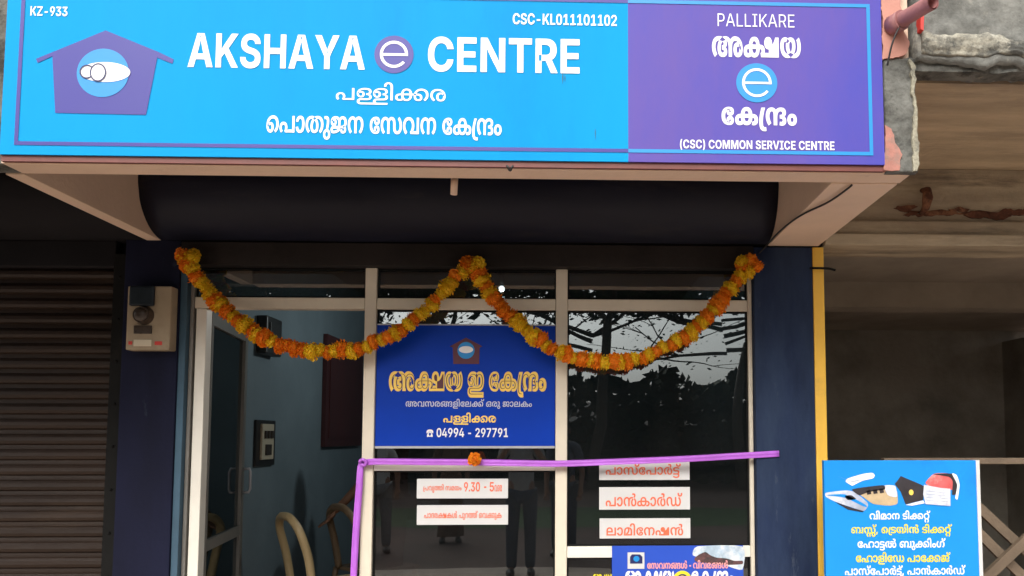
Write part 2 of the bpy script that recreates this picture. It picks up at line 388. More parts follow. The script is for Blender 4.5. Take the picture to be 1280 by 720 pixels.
prism(bm, ragged_outline([(1.16, 2.492), (1.21, 2.492), (1.222, 2.55), (1.20, 2.60), (1.188, 2.65), (1.16, 2.665)], 0.007, 1), 'y', -1.134, -1.112)
obj('plaster_patch', bm, M['pink_worn'], shop, label='strip of old pink plaster left at the foot of the broken beam end')
bm = NB()
prism(bm, ragged_outline([(1.16, 2.918), (1.255, 2.935), (1.262, 2.985), (1.24, 3.05), (1.235, 3.15), (1.258, 3.55), (1.16, 3.55)], 0.008, 2), 'y', -1.135, -1.112)
obj('plaster_patch', bm, M['pink'], shop, label='pink painted plaster at the top corner beside the sign')

bm = NB()
prism(bm, ragged_outline([(1.262, 2.492), (1.281, 2.492), (1.284, 2.60), (1.280, 2.75), (1.283, 2.90), (1.262, 2.92), (1.270, 2.78), (1.265, 2.62)], 0.009, 4), 'y', -1.138, -1.1)
obj('broken_edge', bm, M['broken_edge'], shop)

# interior
bm = NB(); box(bm, -2.13, -2.05, 0.26, 4.2, 0.15, 2.9); obj('side_wall', bm, M['teal'], shop)
bm = NB(); box(bm, 1.10, 1.2, 0.26, 4.2, 0.15, 2.9); obj('side_wall', bm, M['teal'], shop)
bm = NB(); box(bm, -2.13, 1.2, 4.2, 4.3, 0.15, 2.9); obj('back_wall', bm, M['teal'], shop)
bm = NB(); box(bm, -2.13, 1.2, 0.22, 4.3, 2.9, 3.0); obj('ceiling', bm, M['ceil'], shop)
bm = NB(); box(bm, -2.2, 1.22, -0.35, 4.3, 0.005, 0.15, 0.005); obj('floor_slab', bm, M['tilefloor'], shop)

# ------------------------------------------------------------------ the curved shutter hoods
def hood(x0, x1, label):
    bm = NB()
    cy, cz, r = 0.02, 2.735, 0.248
    prof = [(cy + r * math.cos(a), cz + r * math.sin(a)) for a in [RAD(120 + 150 * k / 22) for k in range(23)]]
    prof = [(min(y, 0.0), z) for y, z in prof]
    nx = 40
    def fn(u, v):
        y, z = prof[int(round(v * 22))]
        x = x0 + (x1 - x0) * u
        d = 0.009 * noise.noise(Vector((x * 1.1, z * 9, 4.0))) + 0.003 * noise.noise(Vector((x * 5, z * 12, 1.0)))
        return (x, y - abs(d) if y < -0.01 else y, z + d * 0.6)
    grid(bm, nx, 22, fn)
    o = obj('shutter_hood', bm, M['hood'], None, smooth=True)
    md = o.modifiers.new('thick', 'SOLIDIFY'); md.thickness = 0.004
    tag(o, label, 'shutter hood')
    return o
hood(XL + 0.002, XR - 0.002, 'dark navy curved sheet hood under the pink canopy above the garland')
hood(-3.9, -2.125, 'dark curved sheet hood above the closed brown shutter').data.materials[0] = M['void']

# small fittings of the canopy
bm = NB(); tube(bm, [(X(567, 225, -1.0), -0.975, 2.50), (X(566, 240, -1.0), -0.975, 2.432)], [0.014, 0.013], 10)
o = obj('pipe_stub', bm, M['soffit']); tag(o, 'short tan pipe stub hanging below the middle of the canopy edge', 'pipe')
c = W(638, 212, -1.11)
bm = NB()
tube(bm, spline([(c.x - 0.018, -1.115, 2.505), (c.x - 0.008, -1.125, 2.49), (c.x, -1.12, 2.480), (c.x + 0.007, -1.125, 2.49), (c.x + 0.016, -1.115, 2.503)], 5), 0.005, 6)
o = obj('sign_hook', bm, M['wire']); tag(o, 'small rusty hook at the lower edge of the cyan sign', 'hook')
bm = NB()
pts = [(1.08, -1.0, 2.478), (1.075, -0.97, 2.474), (1.055, -0.8, 2.472), (1.01, -0.62, 2.476), (0.994, -0.45, 2.482), (0.992, -0.2, 2.49), (0.985, -0.06, 2.478), (0.95, -0.012, 2.44)]
tube(bm, spline(pts, 6), 0.0045, 6)
o = obj('canopy_cable', bm, M['wire']); tag(o, 'thin black cable running along the underside of the canopy at its right', 'cable')
bm = NB()
tube(bm, spline([(1.166, -1.16, 2.88), (1.18, -1.18, 2.96), (1.215, -1.185, 3.03), (1.26, -1.17, 3.06), (1.31, -1.12, 3.10)], 6), 0.0035, 6)
o = obj('hanging_wire', bm, M['wire']); tag(o, 'thin dark wire curving from the sign to the pink drain pipe', 'wire')
bm = NB()
tube(bm, spline([(1.21, -0.012, 2.365), (1.24, -0.03, 2.362), (1.30, -0.03, 2.36), (1.335, -0.03, 2.352)], 6), 0.006, 6)
o = obj('wall_hook', bm, M['guide']); tag(o, 'small iron hook sticking out of the top of the yellow strip', 'hook')
p0 = W(1119, 30, -1.15); p1 = W(1166, 2, -1.32)
bm = NB()
d = (p1 - p0)
tube(bm, [p0 - d * 0.15, p0, p0 + d * 0.55, p1], [0.030, 0.030, 0.0275, 0.0275], 16, cap=False)
tube(bm, [p1, p0 + d * 0.55, p0], [0.022, 0.022, 0.022], 16, cap=False)
tube(bm, [p0 - d * 0.1, p0 + d * 0.2], [0.037, 0.037], 16)
o = obj('drain_pipe', bm, M['pvc']); tag(o, 'pink painted drain pipe sticking out above the corner of the sign', 'pipe')

# ------------------------------------------------------------------ left neighbour: closed brown shutter
left = thing('neighbour_shop', 'dark closed shop bay to the left of the pink shop', 'shop', (-3.0, 0, 0))
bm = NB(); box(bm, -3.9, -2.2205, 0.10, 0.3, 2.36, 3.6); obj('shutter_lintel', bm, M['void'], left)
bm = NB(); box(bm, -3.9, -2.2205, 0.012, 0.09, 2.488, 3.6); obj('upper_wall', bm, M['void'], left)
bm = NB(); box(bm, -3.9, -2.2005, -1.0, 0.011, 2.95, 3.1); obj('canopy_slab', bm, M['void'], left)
bm = NB(); box(bm, -4.6, -2.27, -1.16, -1.0, 2.12, 3.6); obj('front_beam', bm, M['concrete_dark'], left)  # unseen beam lowered far down, added to keep light off the shutter top
bm = NB(); box(bm, -4.1, -3.55, 0.0, 0.3, 0, 2.488); obj('pillar', bm, M['lintel'], left)

sh = thing('rolling_shutter', 'closed brown slatted rolling shutter left of the navy pillar', 'shutter', (-2.9, 0.06, 0))
bm = NB()
pitch = 0.0755
nsl = 31
prof = []
for k in range(nsl):
    z0 = 0.02 + k * pitch
    for (dy, dz) in ((0.012, 0.0), (0.013, 0.012), (-0.001, 0.020), (-0.007, 0.034), (-0.006, 0.050), (0.003, 0.062), (0.012, 0.068)):
        prof.append((0.062 + dy, z0 + dz))
xs = [-3.55 + 0.06 * i for i in range(22)]
V = [[bm.verts.new((x if i < 21 else -2.265, y + 0.0025 * noise.noise(Vector((x * 2, z * 9, 1))), z)) for i, x in enumerate(xs)] for (y, z) in prof]
for a in range(len(V) - 1):
    for i in range(21): bm.faces.new((V[a][i], V[a][i + 1], V[a + 1][i + 1], V[a + 1][i]))
obj('shutter_curtain', bm, M['shutter'], sh)
bm = NB()
box(bm, -2.285, -2.2225, 0.02, 0.045, 0, 2.42, 0.003); box(bm, -2.285, -2.2225, 0.080, 0.098, 0, 2.42, 0.003)
for k in range(11):
    c = Vector((-2.252, 0.018, 0.2 + 0.21 * k))
    bmesh.ops.create_uvsphere(bm, u_segments=8, v_segments=5, radius=0.008, matrix=Matrix.Translation(c))
obj('guide_rail', bm, M['guide'], sh)
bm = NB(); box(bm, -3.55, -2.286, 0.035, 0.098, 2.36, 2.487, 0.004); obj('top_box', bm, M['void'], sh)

# ------------------------------------------------------------------ right neighbour: unfinished bay
right = thing('unfinished_building', 'unfinished raw concrete building with an open dark bay on the right', 'building', (3.2, 0, 0))
bm = NB()
def ragged(u, v):
    x = 1.30 + 3.4 * u
    zb = 2.925 + 0.018 * noise.noise(Vector((x * 7, 1, 3))) + 0.02 * noise.noise(Vector((x * 17, 1, 3))) - 0.02 * math.exp(-((x - 1.6) / 0.12) ** 2)
    z = zb + (3.7 - zb) * v
    return (x, -1.10 + (0.012 if z < 3.07 + 0.05 * noise.noise(Vector((x * 5, 3, 3))) else 0) * -1 + 0.004 * noise.noise(Vector((x * 5, z * 5, 0))) + 0.003 * noise.noise(Vector((x * 16, z * 16, 0))), z)
grid(bm, 150, 40, ragged)
e = bmesh.ops.extrude_face_region(bm, geom=bm.faces[:])
bmesh.ops.translate(bm, verts=[g for g in e['geom'] if isinstance(g, bmesh.types.BMVert)], vec=(0, 0.13, 0))
obj('fascia', bm, M['concrete'], right, True)
bm = NB()
def dark_edge(u, v):
    x = 1.286 + 3.4 * u
    z0 = 2.895 + 0.012 * noise.noise(Vector((x * 9, 1, 8)))
    z1 = 2.945 + 0.02 * noise.noise(Vector((x * 5, 4, 8)))
    return (x, -1.088 + 0.01 * noise.noise(Vector((x * 20, v * 2, 0))), z0 + (z1 - z0) * v)
grid(bm, 80, 3, dark_edge)
e = bmesh.ops.extrude_face_region(bm, geom=bm.faces[:])
bmesh.ops.translate(bm, verts=[g for g in e['geom'] if isinstance(g, bmesh.types.BMVert)], vec=(0, 0.08, 0))
obj('drip_edge', bm, M['concrete_dark'], right)
M['plaster_lump'] = pmat('cream_cement_patch', (0.36, 0.34, 0.275), 0.95, 0.3, 16, 0.4, 70, second=(0.10, 0.10, 0.09), thr=(0.38, 0.52), third=(0.44, 0.42, 0.35), tthr=(0.56, 0.66), tscale=13, spec=0.2)
bm = NB()
def plaster_band(u, v):
    x = 1.318 + 3.3 * u
    zb = 2.944 + 0.012 * noise.noise(Vector((x * 7, 1, 3))) + 0.012 * noise.noise(Vector((x * 17, 1, 3)))
    zt = 2.985 + 0.065 * math.exp(-((x - 1.45) / 0.22) ** 2) + 0.03 * noise.noise(Vector((x * 3.1, 8, 3))) + 0.03 * noise.noise(Vector((x * 11, 8, 3))) + 0.014 * noise.noise(Vector((x * 31, 8, 3)))
    e_ = 1 - abs(2 * v - 1) ** 3
    return (x, -1.116 - 0.010 * e_ * (1 + .8 * noise.noise(Vector((x * 9, v * 3, 2)))) + 0.005 * noise.noise(Vector((x * 26, v * 8, 7))), zb + (zt - zb) * v)
grid(bm, 220, 14, plaster_band)
e = bmesh.ops.extrude_face_region(bm, geom=bm.faces[:])
bmesh.ops.translate(bm, verts=[g for g in e['geom'] if isinstance(g, bmesh.types.BMVert)], vec=(0, 0.02, 0))
obj('plaster_band', bm, M['plaster_lump'], right, True)
bm = NB(); box(bm, 1.30, 4.7, -0.965, 0.2, 2.905, 3.06); obj('canopy_slab', bm, M['raw_soffit'], right)
bm = NB(); box(bm, 1.29, 4.7, 0.03, 0.25, 2.62, 2.904, 0.004); box(bm, 1.29, 4.7, 0.0, 0.25, 2.545, 2.6195, 0.008); box(bm, 1.29, 4.7, -0.025, 0.25, 2.485, 2.5445, 0.006)
obj('bay_beam', bm, M['raw_beam'], right)
bm = NB(); rq = random.Random(8)
for k in range(26):
    xx = 1.74 + 0.095 * k + rq.uniform(-.02, .02); zz = 2.672 + rq.uniform(-.022, .022)
    rx_, rz_ = rq.uniform(.05, .11), rq.uniform(.007, .02)
    prism(bm, ragged_outline([(xx + rx_ * math.cos(t * .785), zz + rz_ * math.sin(t * .785)) for t in range(8)], 0.012, k), 'y', 0.022 - 0.0004 * k, 0.0295)
tube(bm, [(1.72 + .1 * k, 0.03 + .004 * (k % 2), 2.675 + rq.uniform(-.008, .008)) for k in range(26)], 0.007, 7)
obj('rusted_bar', bm, M['rust'], right, label='exposed rusted reinforcement along the beam')
bm = NB()
c = W(1157, 247, -0.01)
tube(bm, [(c.x, 0.03, c.z + 0.05), (c.x, -0.03, c.z + 0.03), (c.x - 0.005, -0.045, c.z - 0.01), (c.x - 0.01, -0.03, c.z - 0.06), (c.x - 0.012, 0.03, c.z - 0.075)], [0.012, 0.022, 0.027, 0.02, 0.008], 9)
obj('rusted_stub', bm, M['rust'], right)
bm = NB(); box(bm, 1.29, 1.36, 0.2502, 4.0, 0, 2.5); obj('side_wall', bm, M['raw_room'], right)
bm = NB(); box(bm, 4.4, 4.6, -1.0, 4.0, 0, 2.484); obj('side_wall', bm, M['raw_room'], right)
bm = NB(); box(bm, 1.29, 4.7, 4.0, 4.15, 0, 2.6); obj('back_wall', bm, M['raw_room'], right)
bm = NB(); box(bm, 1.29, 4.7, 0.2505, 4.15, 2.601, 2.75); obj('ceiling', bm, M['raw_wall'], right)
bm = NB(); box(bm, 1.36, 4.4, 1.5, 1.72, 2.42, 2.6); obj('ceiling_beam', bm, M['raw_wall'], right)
c = W(1150, 30, -1.12)
bm = NB(); prism(bm, [(c.x - 0.007, c.z - 0.03), (c.x + 0.004, c.z - 0.035), (c.x + 0.008, c.z + 0.03), (c.x - 0.004, c.z + 0.035)], 'y', -1.14, -1.09)
obj('paint_mark', bm, M['redpaint'], right, label='small red paint mark beside the drain pipe')

# wooden barrier in the open bay
by = 0.35
bar = thing('wooden_barrier', 'weathered wooden barrier with crossed braces behind the blue ticket board', 'barrier', (2.9, by, 0))
bm = NB()
z = Z(1240, 575, by)
box(bm, 1.70, 4.35, by - 0.025, by + 0.02, z - 0.022, z + 0.012, 0.004)
obj('top_rail', bm, M['wood'], bar)
for (a, b) in (((1222, 633), (1300, 706)), ((1222, 722), (1300, 648)), ((1222, 665), (1300, 742))):
    p, q = W(*a, by + 0.03), W(*b, by + 0.03)
    if a[1] == 722: p.y = q.y = by - 0.035
    dr = (q - p).normalized(); nr = Vector((-dr.z, 0, dr.x)) * 0.026
    bm = NB()
    prism(bm, [((p + nr).x, (p + nr).z), ((q + nr).x, (q + nr).z), ((q - nr).x, (q - nr).z), ((p - nr).x, (p - nr).z)], 'y', p.y - 0.015, p.y + 0.015)
    obj('brace', bm, M['wood'], bar)
for x in (1.75, 2.75, 4.25):
    bm = NB(); box(bm, x - 0.03, x + 0.03, by + 0.05, by + 0.1, 0, z - 0.023, 0.004); obj('post', bm, M['wood'], bar)

# ------------------------------------------------------------------ glazed shop front
gf = thing('glazed_shopfront', 'cream aluminium shop front with tinted glass and an open door', 'shop front', (-0.48, GY, 0.15))
FY0, FY1 = 0.045, 0.115
def fx(px, py=355): return X(px, py, FY0)
def fz(py, px=600): return Z(px, py, FY0)
x_j0, x_j1 = -1.915, -1.896
m1a, m1b = fx(456.5), fx(471)
m2a, m2b = fx(695), fx(709.5)
jr0, jr1 = fx(934.5), 0.922
tz0, tz1 = fz(387), fz(373)
TOP, BOT = 2.363, 0.152
def member(name, x0, x1, z0, z1, mat=None, dy=0.0, bev=0.005):
    bm = NB(); box(bm, x0, x1, FY0 + dy, FY1 - dy, z0, z1, bev)
    return obj(name, bm, mat or M['alu'], gf)
member('jamb', x_j0, x_j1, BOT, TOP, M['alu_grey'])
member('mullion', m1a, m1b, BOT, TOP)
member('mullion', m2a, m2b, BOT, TOP)
member('jamb', jr0, jr1, BOT, TOP)
for (a, b) in ((x_j1, m1a), (m1b, m2a), (m2b, jr0)): member('transom', a + 0.001, b - 0.001, tz0, tz1, None, 0.004)
member('rail', m1b + 0.001, m2a - 0.001, fz(588.5), fz(577), M['alu_white'], 0.004)
member('rail', m2b + 0.001, jr0 - 0.001, fz(697, 830), fz(683, 830), M['alu_white'], 0.004)
member('sill', m1b + 0.001, jr0 - 0.001, BOT, BOT + 0.08, None, 0.004)
member('door_post', -1.885, -1.834, BOT, tz0 - 0.001, M['alu_white'], 0.002)
# beads round the glass
def pane(x0, x1, z0, z1):
    bm = NB(); box(bm, x0 + 0.002, x1 - 0.002, GY - 0.003, GY + 0.003, z0 + 0.002, z1 - 0.002); obj('glass_pane', bm, GL, gf)
    bm = NB()
    w = 0.008
    for (a, b, c, d) in ((x0 + .001, x1 - .001, z0 + .001, z0 + w), (x0 + .001, x1 - .001, z1 - w, z1 - .001), (x0 + .001, x0 + w, z0 + w, z1 - w), (x1 - w, x1 - .001, z0 + w, z1 - w)):
        box(bm, a, b, GY - 0.014, GY - 0.004, c, d)
    obj('glazing_bead', bm, M['guide'], gf)
zr_mid0, zr_mid1 = fz(588.5), fz(577)
zr_r0, zr_r1 = fz(697, 830), fz(683, 830)
pane(x_j1, m1a, tz1, TOP); pane(m1b, m2a, tz1, TOP); pane(m2b, jr0, tz1, TOP)
pane(m1b, m2a, zr_mid1, tz0); pane(m1b, m2a, BOT + 0.08, zr_mid0)
pane(m2b, jr0, zr_r1, tz0); pane(m2b, jr0, BOT + 0.08, zr_r0)
# open door leaf
ang = RAD(99.5); hx, hy = -1.853, 0.118
dirv = Vector((math.cos(ang), math.sin(ang), 0)); nv = Vector((-dirv.y, dirv.x, 0))
def leaf_box(bm, s0, s1, t, z0, z1):
    vs = []
    for s in (s0, s1):
        for q in (-t, t):
            for zz in (z0, z1):
                vs.append(bm.verts.new(Vector((hx, hy, zz)) + dirv * s + nv * q))
    for f in [(0, 1, 3, 2), (4, 6, 7, 5), (0, 4, 5, 1), (2, 3, 7, 6), (0, 2, 6, 4), (1, 5, 7, 3)]: bm.faces.new([vs[i] for i in f])
bm = NB()
leaf_box(bm, 0.0, 0.03, 0.018, 0.17, 2.14); leaf_box(bm, 0.72, 0.78, 0.02, 0.17, 2.14)
leaf_box(bm, 0.03, 0.72, 0.018, 2.08, 2.14); leaf_box(bm, 0.03, 0.72, 0.018, 0.17, 0.27); leaf_box(bm, 0.03, 0.72, 0.018, 0.93, 0.985)
door = obj('door', bm, M['alu_grey'], gf, label='open glass door leaf swung inwards')
ORI[door.name] = ORI[gf.name]
bm = NB(); leaf_box(bm, 0.031, 0.719, 0.003, 0.986, 2.079); obj('glass_pane', bm, GL_DOOR, door)
bm = NB(); leaf_box(bm, 0.031, 0.719, 0.003, 0.271, 0.929); obj('glass_pane', bm, GL_DOOR, door)
bm = NB()
for q in (-1, 1):
    P = [Vector((hx, hy, zz)) + dirv * 0.75 + nv * (q * dq) for zz, dq in ((1.32, 0.021), (1.32, 0.055), (1.30, 0.062), (1.20, 0.062), (1.18, 0.055), (1.18, 0.021))]
    tube(bm, P, 0.008, 8)
obj('handle', bm, M['silver'], door)

# ------------------------------------------------------------------ things inside the shop
bm = NB(); box(bm, -2.049, -2.012, 2.62, 3.75, 1.43, 2.36, 0.004)
box(bm, -2.0125, -2.004, 2.70, 3.67, 1.50, 2.29)
o = obj('wall_cupboard', bm, M['dark_wood']); tag(o, 'dark red wooden panel hung on the teal wall inside the shop', 'wall panel')
sw = thing('switchboard', 'ivory switchboard with black surround on the teal wall inside', 'switchboard', (-2.03, 1.4, 1.33))
bm = NB(); box(bm, -2.049, -2.032, 1.24, 1.57, 1.32, 1.62, 0.004); obj('back_plate', bm, M['black'], sw)
bm = NB(); box(bm, -2.0315, -2.015, 1.30, 1.50, 1.36, 1.595, 0.004); obj('switch_plate', bm, M['ivory'], sw)
for k in range(3):
    bm = NB(); box(bm, -2.0148, -2.004, 1.33 + 0.055 * k, 1.365 + 0.055 * k, 1.50, 1.55, 0.002); obj('switch', bm, M['bakelite'], sw)
bm = NB(); box(bm, -2.0148, -2.008, 1.35, 1.45, 1.39, 1.46, 0.002); obj('socket', bm, M['bakelite'], sw)
bm = NB(); box(bm, -2.049, -1.98, 1.23, 1.5, 2.05, 2.3, 0.01); box(bm, -1.9795, -1.97, 1.27, 1.46, 2.09, 2.26, 0.003)
o = obj('fuse_box', bm, M['black']); tag(o, 'black fuse box high on the teal wall inside, behind the garland', 'fuse box')
lt = thing('ceiling_lamp', 'small glowing white lamp inside, seen through the upper glass below the garland peak', 'lamp', (-0.53, 2.0, 2.55))
cl = W(627, 361, 2.0)
lt.location = cl; ORI[lt.name] = cl.copy()
bm = NB(); bmesh.ops.create_uvsphere(bm, u_segments=20, v_segments=12, radius=0.023, matrix=Matrix.Translation(cl)); obj('bulb', bm, M['lamp'], lt, True)
bm = NB(); tube(bm, [cl + Vector((0, 0, 0.035)), cl + Vector((0, 0, 0.09)), (cl.x, cl.y, 2.899)], [0.022, 0.02, 0.006], 10); obj('holder', bm, M['black'], lt)
pl = bpy.data.lights.new('ceiling_lamp_light', 'POINT'); pl.energy = 14; pl.shadow_soft_size = 0.06; pl.color = (0.9, 1.0, 1.0)
po_ = bpy.data.objects.new('ceiling_lamp_light', pl); COL.objects.link(po_); po_.parent = lt; po_.location = (0, 0, -0.12)

def chair(cx, cy, rz, mat, label):
    t = thing('plastic_chair', label, 'chair', (cx, cy, 0.15), 'plastic chairs inside the shop')
    rot = Matrix.Translation((cx, cy, 0.15)) @ Matrix.Rotation(rz, 4, 'Z')
    def put(bm, name, smooth=False):
        bmesh.ops.transform(bm, matrix=rot, verts=bm.verts[:]); return obj(name, bm, mat, t, smooth)
    # local frame: the sitter faces +y
    for sx in (-1, 1):
        bm = NB(); tube(bm, spline([(sx * 0.23, 0.22, 0), (sx * 0.215, 0.20, 0.22), (sx * 0.205, 0.185, 0.42)], 4), 0.021, 8); put(bm, 'leg')
        bm = NB(); tube(bm, spline([(sx * 0.23, -0.27, 0), (sx * 0.215, -0.235, 0.22), (sx * 0.205, -0.20, 0.42)], 4), 0.021, 8); put(bm, 'leg')
    bm = NB(); grid(bm, 10, 10, lambda u, v: (-0.22 + 0.44 * u, -0.2 + 0.42 * v, 0.43 - 0.02 * math.sin(math.pi * u) * math.sin(math.pi * v)))
    e = bmesh.ops.extrude_face_region(bm, geom=bm.faces[:]); bmesh.ops.translate(bm, verts=[g for g in e['geom'] if isinstance(g, bmesh.types.BMVert)], vec=(0, 0, -0.025))
    put(bm, 'seat')
    bm = NB()
    tube(bm, spline([(-0.17, -0.2, 0.42), (-0.18, -0.235, 0.62), (-0.165, -0.285, 0.78), (-0.09, -0.31, 0.855), (0, -0.315, 0.87), (0.09, -0.31, 0.855), (0.165, -0.285, 0.78), (0.18, -0.235, 0.62), (0.17, -0.2, 0.42)], 6), 0.026, 8)
    put(bm, 'back_frame')
    return t
chair(-1.53, 1.26, RAD(-50), M['chair'], 'cream plastic chair with its back to the teal wall, nearest the open door')
chair(-1.42, 1.95, RAD(-44), M['chair_brown'], 'darker brown plastic chair behind the cream one, next to the mullion')

# ------------------------------------------------------------------ electric meter box on the left pillar
mb = thing('meter_box', 'cream electric meter box with dark glass dial on the left navy pillar', 'meter box', (-2.09, -0.03, 1.9))
x0, x1, z0, z1 = X(158, 400, -0.07), X(213, 400, -0.07), Z(186, 437.5, -0.07), Z(186, 357.5, -0.07)
bm = NB(); box(bm, x0, x1, -0.07, -0.001, z0, z1, 0.008); obj('case', bm, M['cream_box'], mb)
bm = NB(); box(bm, x0 + 0.016, x0 + 0.135, -0.088, -0.0705, z1 - 0.10, z1 - 0.002, 0.01); obj('display_window', bm, M['dark_glass'], mb)
bm = NB()
cx, cz = x0 + 0.085, z1 - 0.145
bmesh.ops.create_cone(bm, cap_ends=True, segments=28, radius1=0.047, radius2=0.038, depth=0.035, matrix=Matrix.Translation((cx, -0.088, cz)) @ Matrix.Rotation(RAD(90), 4, 'X'))
bmesh.ops.create_uvsphere(bm, u_segments=20, v_segments=10, radius=0.033, matrix=Matrix.Translation((cx, -0.102, cz)) @ Matrix.Diagonal((1, 0.5, 1, 1)))
obj('dial', bm, M['bakelite'], mb)
bm = NB(); box(bm, cx - 0.045, cx + 0.04, -0.0785, -0.0705, cz - 0.09, cz - 0.05, 0.003); obj('terminal_cover', bm, M['bakelite'], mb)
bm = NB(); box(bm, x0 + 0.04, x0 + 0.125, -0.074, -0.0705, z0 + 0.018, z0 + 0.05, 0.002); obj('number_plate', bm, M['ivory'], mb)
bm = NB(); box(bm, x0 + 0.14, x0 + 0.175, -0.073, -0.0705, z0 + 0.024, z0 + 0.042, 0.001); box(bm, x0 + 0.015, x0 + 0.033, -0.073, -0.0705, z0 + 0.026, z0 + 0.042, 0.001); obj('warning_mark', bm, M['redpaint'], mb)

